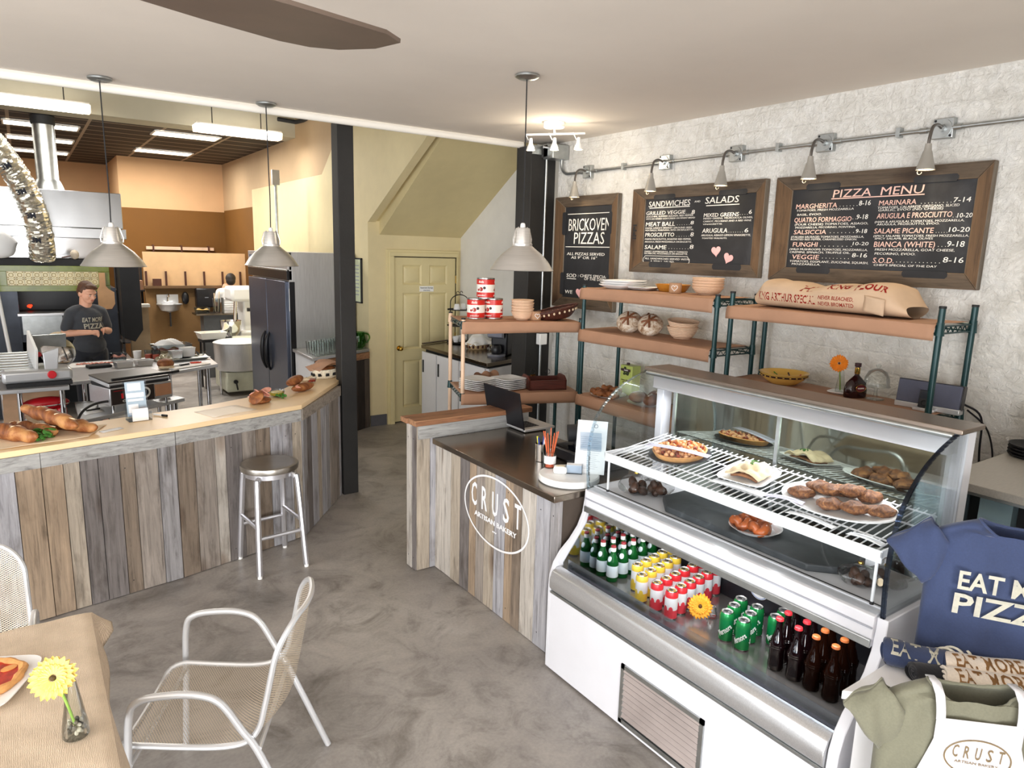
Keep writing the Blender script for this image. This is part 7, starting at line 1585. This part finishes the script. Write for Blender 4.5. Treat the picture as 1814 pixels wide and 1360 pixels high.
# meat slicer
t = T('meat_slicer', 'steel meat slicer with red knobs at the left end of the kitchen', 'slicer', (.02, 7.78, .9005), .05)
b = MB(); b.box(-.27, .27, -.26, .2, .035, .15, 'silverpaint'); b.build('base', t, bevel=.03)
b = MB(); b.box(-.24, .26, -.27, .2, .0, .035, 'matblack'); b.build('feet', t)
b = MB(); X = TR((-.10, -.06, .2), .0, -.18, 0) ; b.box(-.24, .10, -.22, .20, .0, .02, 'galv', TR((-.08, -.02, .17), .42, 0, 0)); 
for i in range(9): b.box(-.24, .10, -.20+.045*i, -.185+.045*i, .02, .024, 'chrome', TR((-.08, -.02, .17), .42, 0, 0))
b.build('carriage_tray', t)
b = MB(); b.box(-.012, .012, -.18, .18, .0, .26, 'whiteplastic', TR((-.02, -.0, .17), .42, 0, .1)); b.box(-.01, .26, -.005, .01, .06, .28, 'galv', TR((.0, .08, .17), .3, 0, .1)); b.build('fence', t, bevel=.004)
b = MB(); b.lathe([(0, 0), (.145, 0), (.15, .006), (.13, .018), (0, .018)], 'chrome', n=40, X=TR((.19, .05, .26), PI/2-.3, 0, .2)); b.build('blade', t)
b = MB(); b.prism([(.06, .06), (.15, .06), (.155, .12), (.18, .34), (.05, .30)], .20, .235, 'silverpaint', XZ()); b.build('support_arm', t, bevel=.006)
for n_, p, r in (('front_knob', (.105, -.245, .10), .036), ('side_knob', (-.30, -.20, .10), .035), ('fence_knob', (.03, -.08, .27), .022)):
    b = MB(); b.cyl(p, (p[0]-(.05 if n_ == 'side_knob' else 0), p[1]-(0 if n_ == 'side_knob' else .04), p[2]), r, 'redplastic', n=20); b.build(n_, t, bevel=.006)
b = MB(); b.tube(smooth_path([(.2, .12, .30), (.24, .1, .42), (.17, .08, .43), (.10, .06, .38)], 5), .018, 'crumb', 10); b.build('pusher_handle', t)
b = MB(); b.tube(smooth_path([(-.30, 7.6, .95), (-.33, 7.5, .7), (-.26, 7.45, .4), (-.2, 7.3, .1)], 6), .008, 'black', 8); tag(b.build('slicer_cable'), 'black cable hanging from the meat slicer down the table leg', 'cable')
# red stand mixer and flattened boxes below
t = T('stand_mixer', 'red stand mixer under the slicer table', 'mixer', (.09, 7.60, .4405), .1)
b = MB(); b.box(-.02, .14, -.10, .10, 0, .04, 'red'); b.box(.06, .14, -.05, .05, .03, .24, 'red'); b.build('stand', t, bevel=.02)
b = MB(); b.ell((-.02, 0, .28), (.19, .075, .065), 'red', 22); b.build('motor_head', t); b = MB(); b.lathe([(.0755, -.006), (.078, 0), (.0755, .006)], 'chrome', n=30, X=Matrix(((2.4, 0, 0, -.02), (0, 1.0, 0, 0), (0, 0, 1, .27), (0, 0, 0, 1)))); b.build('chrome_band', t)
b = MB(); b.cyl((-.12, 0, .24), (-.12, 0, .19), .022, 'chrome', n=12); b.build('beater_hub', t); b = MB(); b.lathe([(.05, .045), (.09, .08), (.10, .17), (.096, .17), (.085, .085), (0, .05)], 'glass', c=(-.11, 0, 0), n=24); b.build('bowl', t)
for i in range(4):
    t = T('flattened_carton', ['bottom', 'second', 'third', 'top'][i]+' cardboard carton stacked on the shelf under the slicer table', 'carton', (-.02, 8.08, .441+.093*i), .02*i-.04, 'cartons under the slicer table'); b = MB(); b.box(-.24, .24, -.20, .2, 0, .092, P('carton_pale', '#d9b08c', .8) if i == 0 else M['cartonp'], None)
    if i == 0: M['cartonp'] = b.mats[0]
    b.build('carton_body', t)
# things on the prep table
def bin_(name, label, loc, rz, sx, sy, h, m, cat, inner=None, group=None):
    t = T(name, label, cat, loc, rz, group); b = MB(); pr = lambda k, z: [(-sx*k, -sy*k, z), (sx*k, -sy*k, z), (sx*k, sy*k, z), (-sx*k, sy*k, z)]
    L_ = [pr(.84, 0), pr(1, h), pr(1.06, h), pr(1.06, h+.004), pr(.97, h+.004), pr(.82, .006)]; vs = [p for q in L_ for p in q]; fs = [(3, 2, 1, 0)]
    for j in range(5):
        for i in range(4): k = (i+1) % 4; fs.append((j*4+i, j*4+k, (j+1)*4+k, (j+1)*4+i))
    fs.append((20, 21, 22, 23)); b.add(vs, fs, m, None, False); b.build('pan_body', t, bevel=.004)
    if inner: b = MB(); b.grid(lambda u, v: V(((u-.5)*1.76*sx, (v-.5)*1.76*sy, h*.62+.02*sin(u*9+v*5)*sin(v*8))), 10, 10, inner); b.build('contents', t)
    return t
M['pinkmeat'] = P('pink_meat', '#e0907c', .5, var=.3, sc=25); M['clearplastic'] = glass('clear_plastic', '#e9eef0', .05, .9); M['orangesauce'] = P('orange_sauce', '#dd5a3c', .4, var=.15)
bin_('plastic_tub', 'clear plastic tub of pink meat before the cook', (.80, 8.86, PZ+.0005), .2, .075, .06, .09, 'clearplastic', 'tub', 'pinkmeat')
t = T('paper_cup', 'white paper cup on the prep table right of the tub', 'cup', (.99, 8.84, PZ+.0005)); b = MB(); b.lathe([(0, 0), (.035, 0), (.045, .11), (.042, .11), (.032, .006), (0, .006)], 'paper', n=20); b.build('cup_body', t)
for i, (x, y, s) in enumerate(((1.10, 8.80, 'left'), (1.17, 8.74, 'right'))): 
    t = T('deli_container', s+' deli container of orange sauce on the prep table', 'container', (x, y, PZ+.0005), 0, 'deli containers of sauce'); b = MB(); b.lathe([(0, .002), (.038, .002), (.043, .12), (.04, .12), (.036, .006), (0, .006)], 'clearplastic', n=20); b.build('tub_body', t); b = MB(); b.lathe([(0, .006), (.036, .006), (.039, .07), (0, .072)], 'orangesauce', n=20); b.build('sauce', t)
bin_('plastic_box', 'large clear plastic box of wrapped meat at the back of the prep table', (1.36, 8.92, PZ+.0005), .15, .20, .12, .16, 'clearplastic', 'box', 'pinkmeat')
t = T('wrapped_meat', 'white paper wrapped meat lying in the large clear box', 'packet', (1.33, 8.92, PZ+.105), .3); b = MB(); b.grid(lambda u, v: V(((u-.5)*.32, (v-.5)*.17, .02+.09*sin(PI*u)**.5*sin(PI*v)**.5+.015*sin(u*14+v*9))), 16, 12, 'paper'); b.build('paper_wrap', t, solid=.002)
t = T('foil_packet', 'crumpled foil packet on the prep table before the clear box', 'foil', (1.27, 8.68, PZ+.001), .2); b = MB(); b.grid(lambda u, v: V(((u-.5)*.26, (v-.5)*.14, .01+.07*sin(PI*u)**.6*sin(PI*v)**.6+.014*sin(u*23+v*9)*sin(v*21))), 24, 16, 'foil'); b.build('foil', t, solid=.001)
bin_('steel_pan', 'left small steel pan on the prep table behind the grill', (.80, 8.40, PZ+.0005), .25, .085, .06, .06, 'steel', 'pan'); bin_('steel_pan', 'right small steel pan on the prep table behind the grill', (1.0, 8.44, PZ+.0005), .25, .085, .06, .06, 'steel', 'pan')
bin_('white_pan', 'white square pan standing on the sheet tray at the right of the prep table', (1.50, 8.76, PZ+.03), .2, .075, .06, .10, 'whiteplastic', 'pan'); bin_('steel_pan', 'steel pan beside the white pan on the sheet tray', (1.36, 8.66, PZ+.03), .2, .06, .06, .08, 'steel', 'pan')
bin_('sheet_tray', 'shallow steel sheet tray under the pans at the right of the prep table', (1.45, 8.68, PZ+.0005), .2, .24, .13, .025, 'galv', 'tray')
t = T('glass_bowl', 'clear glass bowl at the right end of the sheet tray', 'bowl', (1.64, 8.72, PZ+.031)); b = MB(); b.lathe([(0, .002), (.03, .002), (.06, .05), (.057, .05), (.028, .006), (0, .006)], 'glass', n=22); b.build('bowl_body', t)
t = T('round_loaf', 'round crusty loaf beside the white cutting board', 'bread', (1.17, 8.12, PZ+.001)); b = MB(); b.ell((0, 0, .055), (.085, .075, .055), 'crust', 18); b.v = [(x, y, max(z, 0)) for x, y, z in b.v]; b.build('loaf', t); b = MB(); b.ell((.0, -.03, .02), (.08, .05, .025), 'crumb', 14); b.build('cut_base', t)
t = T('cutting_board', 'white cutting board at the right end of the prep table', 'board', (1.40, 8.19, PZ+.0005), .50); b = MB(); b.box(-.25, .22, -.10, .12, 0, .014, 'whiteplastic'); b.build('board', t, bevel=.003)
t = T('kitchen_knife', 'black handled kitchen knife lying on the white cutting board', 'knife', (1.33, 8.16, PZ+.0155), .5); b = MB(); b.box(-.02, .10, -.012, .012, 0, .016, 'black'); b.build('handle', t, bevel=.004); b = MB(); b.prism([(-.2, -.004), (-.02, -.014), (-.02, .014), (-.15, .014)], .006, .009, 'chrome'); b.build('blade', t)
b = MB()
for i in range(26): a = i*2.4; r_ = .06*hashr(i+2)**.5; b.bx((1.50+r_*cos(a), 8.29+.6*r_*sin(a), PZ+.022), (.013, .012, .012), P('diced_tomato', '#d8452f', .3) if i == 0 else M['dice'], None); M['dice'] = b.mats[0]
tag(b.build('diced_tomato'), 'diced red tomato on the white cutting board', 'tomato', kind='stuff')
t = T('black_pan', 'shallow black pan on the prep table at the left of the steel pans', 'pan', (.58, 8.50, PZ+.0005), .2); b = MB(); b.box(-.11, .11, -.07, .07, 0, .03, 'matblack'); b.build('pan_body', t, bevel=.008)
for i in range(7): 
    t = T('sliced_meat', 'pale pink slice of cured meat on the prep table before the cook', 'meat', (.42+.055*i, 8.76+.02*sin(i*2), PZ+.002), i*.8, 'meat slices before the cook'); b = MB(); b.grid(lambda u, v: V(((u-.5)*.07, (v-.5)*.05, .006+.01*sin(u*6+i)*sin(v*5))), 6, 5, 'pinkmeat'); b.build('slice', t, solid=.002)
sheet('wrap_paper', 'white paper spread on the prep table before the cook', 'paper', [(.15, 8.5), (.95, 8.62), (.92, 8.98), (.1, 8.86)], PZ+.0006, 'paper', .0003, 4)
# mixers, dough box, rack
t = T('spiral_mixer', 'large cream dough mixer with a wide steel bowl beside the refrigerator', 'mixer', (2.58, 10.9, 0))
b = MB(); mc = P('mixer_cream', '#d9dbc6', .4); b.box(-.24, .35, -.25, .5, .06, .36, mc); b.box(.05, .4, .2, .6, .3, .80, mc); b.build('body', t, bevel=.02)
b = MB(); b.lathe([(0, .37), (.31, .37), (.335, .41), (.345, .77), (.355, .78), (.34, .78), (.32, .46), (0, .44)], 'steel_v', n=44); b.build('bowl', t); b = MB(); b.lathe([(0, .83), (.30, .805), (.35, .785)], 'whiteplastic', n=36); b.build('bowl_cover', t); b = MB(); b.cyl((-.12, -.26, .22), (-.12, -.30, .22), .03, 'black', n=12); b.cyl((-.12, -.3, .22), (-.1, -.3, .1), .012, 'black', n=8); b.build('lever', t)
for x in (-.28,): b = MB(); b.cyl((x, -.05, 0), (x, -.05, .42), .02, 'chrome', n=10); b.build('leg', t)
t = T('planetary_mixer', 'white planetary mixer with a small steel bowl behind the large mixer', 'mixer', (2.80, 11.75, 0))
b = MB(); b.box(.0, .4, -.1, .5, 0, .85, 'whiteplastic'); b.box(.1, .4, .05, .45, .8, 1.5, 'whiteplastic'); b.build('column', t, bevel=.03); b = MB(); b.box(-.10, .42, -.05, .45, 1.32, 1.56, 'whiteplastic'); b.build('head', t, bevel=.05)
b = MB(); b.lathe([(0, .77), (.09, .78), (.15, .87), (.165, 1.03), (.16, 1.03), (.14, .88), (0, .80)], 'chrome', c=(-.13, -.08, 0), n=32); b.build('bowl', t); b = MB(); b.cyl((-.03, -.0, 1.34), (-.06, -.04, 1.0), .025, 'chrome', n=12); b.build('beater_shaft', t); b = MB(); b.cyl((.12, -.12, 1.2), (.16, -.12, 1.2), .03, 'black', n=14); b.build('knob', t)
t = T('dough_table', 'dark cabinet table behind the mixers with plastic containers on top', 'table', (0, 12.36, 0)); b = MB(); b.box(2.40, 3.25, 0, .28, 0, 1.06, P('dark_grey_cabinet', '#5a5c5e', .5)); b.build('cabinet', t); b = MB(); b.box(2.28, 3.28, -.05, .30, 1.06, 1.09, 'darksteel'); b.build('table_top', t)
bin_('dough_box', 'white plastic dough box on the stand left of the large mixer', (2.33, 11.5, .775), .1, .20, .14, .10, 'whiteplastic', 'box', 'crumb')
t = T('box_stand', 'dark stand under the white dough box', 'stand', (2.33, 11.5, 0), .1); b = MB(); b.box(-.17, .17, -.11, .11, .73, .7745, 'matblack'); b.build('stand_top', t)
for x in (-.14, .14):
    for y in (-.09, .09): b = MB(); b.cyl((x, y, 0), (x, y, .73), .015, 'matblack', n=8); b.build('leg', t)
bin_('plastic_container', 'clear plastic container with yellow food on the dark cabinet table', (2.40, 12.46, 1.0905), .1, .11, .08, .09, 'clearplastic', 'container', P('yellow_food', '#d6a850', .5))
t = T('clear_jug', 'tall clear plastic jug with utensils on the dark cabinet table', 'jug', (2.63, 12.45, 1.0905)); b = MB(); b.lathe([(0, .003), (.055, .003), (.06, .24), (.056, .24), (.052, .008), (0, .008)], 'clearplastic', n=22); b.build('jug_body', t); b = MB(); b.cyl((.02, 0, .02), (.05, -.02, .36), .008, 'crumb', n=8); b.cyl((-.02, 0, .02), (-.03, 0, .33), .008, 'crumb', n=8); b.build('wooden_spoons', t)
t = T('cooling_rack', 'stack of wire cooling trays right of the clear jug', 'rack', (2.86, 12.44, 1.0905)); b = MB()
for i in range(6): b.box(-.13, .16, -.07, .08, .03+.04*i, .038+.04*i, 'whiteplastic')
b.build('wire_trays', t); b = MB(); 
for x in (-.13, .16): b.box(x-.006, x+.006, -.07, .08, 0, .25, 'galv')
b.build('side_frame', t)

# ---------------------------------------------------------------- people
def cap(b, p, q, r0, r1, m='skin'):
    p, q = V(p), V(q); b.cyl(p, q, r0, m, r1, n=16); b.ell(p, r0, m, 14); b.ell(q, r1, m, 14)
def chain(b, pts, rs, m='skin'):
    for i in range(len(pts)-1): cap(b, pts[i], pts[i+1], rs[i], rs[i+1], m)
def blob(b, name, parent, vox=.006, it=4):
    o = b.build(name, parent); md = o.modifiers.new('one_surface', 'REMESH'); md.mode = 'VOXEL'; md.voxel_size = vox; md.use_smooth_shade = True
    s = o.modifiers.new('soften', 'SMOOTH'); s.factor = .5; s.iterations = it; return o
M['hair'] = P('brown_hair', '#5a3a26', .6, var=.35, sc=60, bump=.5, bsc=120); M['charcoal'] = fabric('charcoal_cotton', '#3d4046'); M['jeans'] = fabric('dark_trousers', '#22252e')
M['lip'] = P('lips', '#b5665a', .5); M['eyewhite'] = P('eye_white', '#e8e4e0', .3); M['iris'] = P('iris_dark', '#2a2220', .2)
t = T('person', 'cook in a charcoal lettered t-shirt looking down at his hands behind the prep table', 'person', (.565, 9.42, 0), .30)
HM = Matrix.Translation((0, -.01, 1.52)) @ Matrix.Rotation(.30, 4, 'Z') @ Matrix.Rotation(.30, 4, 'X') @ Matrix.Translation((0, .01, -1.52))
def hp(p): return HM @ V(p)
b = MB(); R3 = HM.to_3x3()
def he(c, r, m='skin'): b.ell(hp(c), r, m, 18, R=R3)
he((0, .005, 1.655), (.078, .096, .098)); he((0, -.03, 1.60), (.066, .072, .085)); he((0, -.055, 1.555), (.045, .045, .035)); he((0, -.065, 1.655), (.062, .04, .03))
chain(b, [hp((0, -.095, 1.64)), hp((0, -.118, 1.605))], [.011, .017]); he((0, -.088, 1.572), (.026, .016, .012)); 
for s in (-1, 1): he((s*.079, .008, 1.615), (.012, .022, .034)); he((s*.04, -.075, 1.60), (.022, .02, .022))
chain(b, [hp((0, .01, 1.57)), (0, .015, 1.44)], [.06, .068])
for (c, r) in (((0, 0, 1.31), (.14, .09, .12)), ((0, -.005, 1.15), (.14, .105, .17)), ((0, 0, .96), (.15, .10, .12))): b.ell(c, r, 'skin', 20)
AR = {-1: [(-.155, .01, 1.39), (-.235, .03, 1.17), (-.07, -.25, 1.195)], 1: [(.155, .01, 1.39), (.23, .03, 1.17), (.075, -.26, 1.215)]}
for s in (-1, 1):
    A = AR[s]; chain(b, [(s*.08, .01, 1.39)]+A, [.055, .050, .044, .029])
    w = V(A[2]); f = (w-V(A[1])).normalized(); pc = w+f*.045+V((0, 0, -.005)); b.ell(pc, (.036, .042, .024), 'skin', 14, R=Euler((0, .3*s, 0)).to_matrix())
    side = V((0, -.55, .8)) if s < 0 else V((0, -.6, .7))
    for k in range(4):
        o_ = (k-1.5)*.019; base = pc+f*.030+side.normalized()*o_; L_ = (.042, .048, .045, .036)[k]; d1 = (f*.8+V((0, -.25, -.35))).normalized(); d2 = (f*.2+V((0, -.15, -.9))).normalized()
        chain(b, [base-f*.02, base+d1*L_*.55, base+d1*L_*.55+d2*L_*.55], [.0095, .009, .0075])
    tb = pc+V((-s*.0, -.02, .025)); chain(b, [w+f*.02+V((0, 0, .012)), tb, tb+f*.035+V((0, -.012, -.004))], [.012, .0105, .009])
for s in (-1, 1): chain(b, [(s*.09, 0, .95), (s*.10, -.01, .52), (s*.10, .02, .10), (s*.10, -.10, .05)], [.095, .062, .045, .04])
blob(b, 'body', t, .007, 3)
b = MB(); he2 = lambda c, r, m='hair': b.ell(hp(c), r, m, 18, R=R3)
he2((0, .018, 1.682), (.083, .095, .086)); he2((0, .045, 1.64), (.080, .068, .080)); he2((0, -.05, 1.722), (.062, .045, .030)); he2((.035, -.062, 1.712), (.035, .035, .024)); he2((-.072, .012, 1.655), (.015, .036, .04)); he2((.072, .012, 1.655), (.015, .036, .04))
blob(b, 'hair', t, .006, 1)
for s in (-1, 1):
    b = MB(); b.ell(hp((s*.032, -.0955, 1.628)), (.011, .006, .005), 'eyewhite', 10, R=R3); b.ell(hp((s*.032, -.0995, 1.627)), (.0055, .003, .005), 'iris', 8, R=R3); b.build('eye', t); b = MB(); b.ell(hp((s*.033, -.1, 1.646)), (.018, .005, .004), 'hair', 10, R=R3); b.build('eyebrow', t)
b = MB(); b.ell(hp((0, -.105, 1.572)), (.024, .007, .006), 'lip', 10, R=R3); b.build('mouth', t)
b = MB()
for (c, r) in (((0, .0, 1.35), (.17, .125, .12)), ((0, -.005, 1.20), (.17, .14, .18)), ((0, -.01, 1.02), (.176, .146, .15))): b.ell(c, r, 'charcoal', 22)
chain(b, [(-.08, .01, 1.425), (.08, .01, 1.425)], [.07, .07], 'charcoal')
for s in (-1, 1): A = AR[s]; mid = V(A[0]).lerp(V(A[1]), .72); chain(b, [(s*.10, .01, 1.41), A[0], mid], [.080, .072, .064], 'charcoal')
bvs = BVHTree.FromPolygons([V(v) for v in b.v], b.f); blob(b, 'charcoal_t_shirt', t, .008, 4)
b = MB(); pr = onto(bvs, (0, 1, 0), .006); b.text('EAT MORE', Mx((.02, -.6, 1.30), (1, 0, 0), (0, 0, 1)), 'printcream', .05, .22, .025, d=0, proj=pr, center=True); b.text('PIZZA', Mx((.02, -.6, 1.225), (1, 0, 0), (0, 0, 1)), 'printcream', .056, .21, .025, d=0, proj=pr, center=True); b.build('shirt_lettering', t)
b = MB(); b.ell((0, 0, .95), (.180, .135, .10), 'jeans', 20)
for s in (-1, 1): chain(b, [(s*.09, 0, .93), (s*.10, -.01, .52), (s*.10, .02, .09)], [.105, .075, .058], 'jeans')
blob(b, 'trousers', t, .010, 4)
for s in (-1, 1): b = MB(); b.ell((s*.10, -.05, .045), (.05, .13, .045), 'black', 16); b.v = [(x, y, max(z, .001)) for x, y, z in b.v]; b.build('shoe', t)
t = T('person', 'person seen from behind with dark hair and red collar beyond the mixers', 'person', (2.66, 12.12-.4+.22, 0), 2.9)
t.location = (3.0, 12.98, 0)
b = MB(); b.ell((0, 0, 1.61), (.078, .095, .11), 'skin', 18); chain(b, [(0, .01, 1.54), (0, .02, 1.42)], [.055, .06])
for (c, r) in (((0, 0, 1.30), (.17, .11, .15)), ((0, 0, 1.1), (.155, .11, .2)), ((0, 0, .94), (.165, .12, .12))): b.ell(c, r, 'skin', 18)
for s in (-1, 1):
    A = [(s*.18, 0, 1.39), (s*.24, -.10, 1.18), (s*.14, -.22, 1.42)] if s > 0 else [(s*.18, 0, 1.39), (s*.25, .0, 1.12), (s*.2, -.2, 1.05)]
    chain(b, [(s*.1, 0, 1.39)]+A, [.065, .058, .044, .03]); w = V(A[2]); f = (w-V(A[1])).normalized(); b.ell(w+f*.05, (.035, .03, .045), 'skin', 12)
    for k in range(4): chain(b, [w+f*.07+V(((k-1.5)*.018, 0, 0)), w+f*.115+V(((k-1.5)*.02, -.015, 0)), w+f*.13+V(((k-1.5)*.02, -.03, 0))], [.009, .0085, .0075])
    chain(b, [w+f*.03, w+f*.06+V((-s*.035, -.015, 0)), w+f*.09+V((-s*.04, -.03, 0))], [.011, .01, .009])
for s in (-1, 1): chain(b, [(s*.09, 0, .93), (s*.10, -.01, .5), (s*.10, .02, .10), (s*.10, -.1, .05)], [.095, .062, .045, .04])
blob(b, 'body', t, .009, 3)
b = MB(); b.ell((0, .015, 1.645), (.086, .1, .092), M.setdefault('darkhair', P('dark_hair', '#1d1410', .6, var=.3, sc=60)), 18); b.ell((0, .05, 1.60), (.08, .07, .08), 'darkhair', 16); blob(b, 'hair', t, .008, 1)
b = MB(); b.ell((0, 0, 1.32), (.185, .12, .14), 'paper', 18); b.ell((0, 0, 1.12), (.175, .125, .2), 'paper', 18)
for s in (-1, 1): chain(b, [(s*.1, 0, 1.40), (s*.18, 0, 1.39), (s*.21, -.03, 1.28)], [.08, .078, .07], 'paper')
blob(b, 'white_shirt', t, .010, 4); b = MB(); b.lathe([(.075, 1.43), (.085, 1.41), (.07, 1.455), (.064, 1.47)], 'redplastic', c=(0, .015, 0), n=24); b.build('red_collar', t)
b = MB(); b.ell((0, 0, .95), (.175, .13, .10), 'jeans', 18)
for s in (-1, 1): chain(b, [(s*.09, 0, .93), (s*.10, -.01, .5), (s*.10, .02, .09)], [.105, .075, .058], 'jeans')
blob(b, 'trousers', t, .012, 3)
for s in (-1, 1): b = MB(); b.ell((s*.10, -.05, .045), (.05, .13, .045), 'black', 14); b.v = [(x, y, max(z, .001)) for x, y, z in b.v]; b.build('shoe', t)
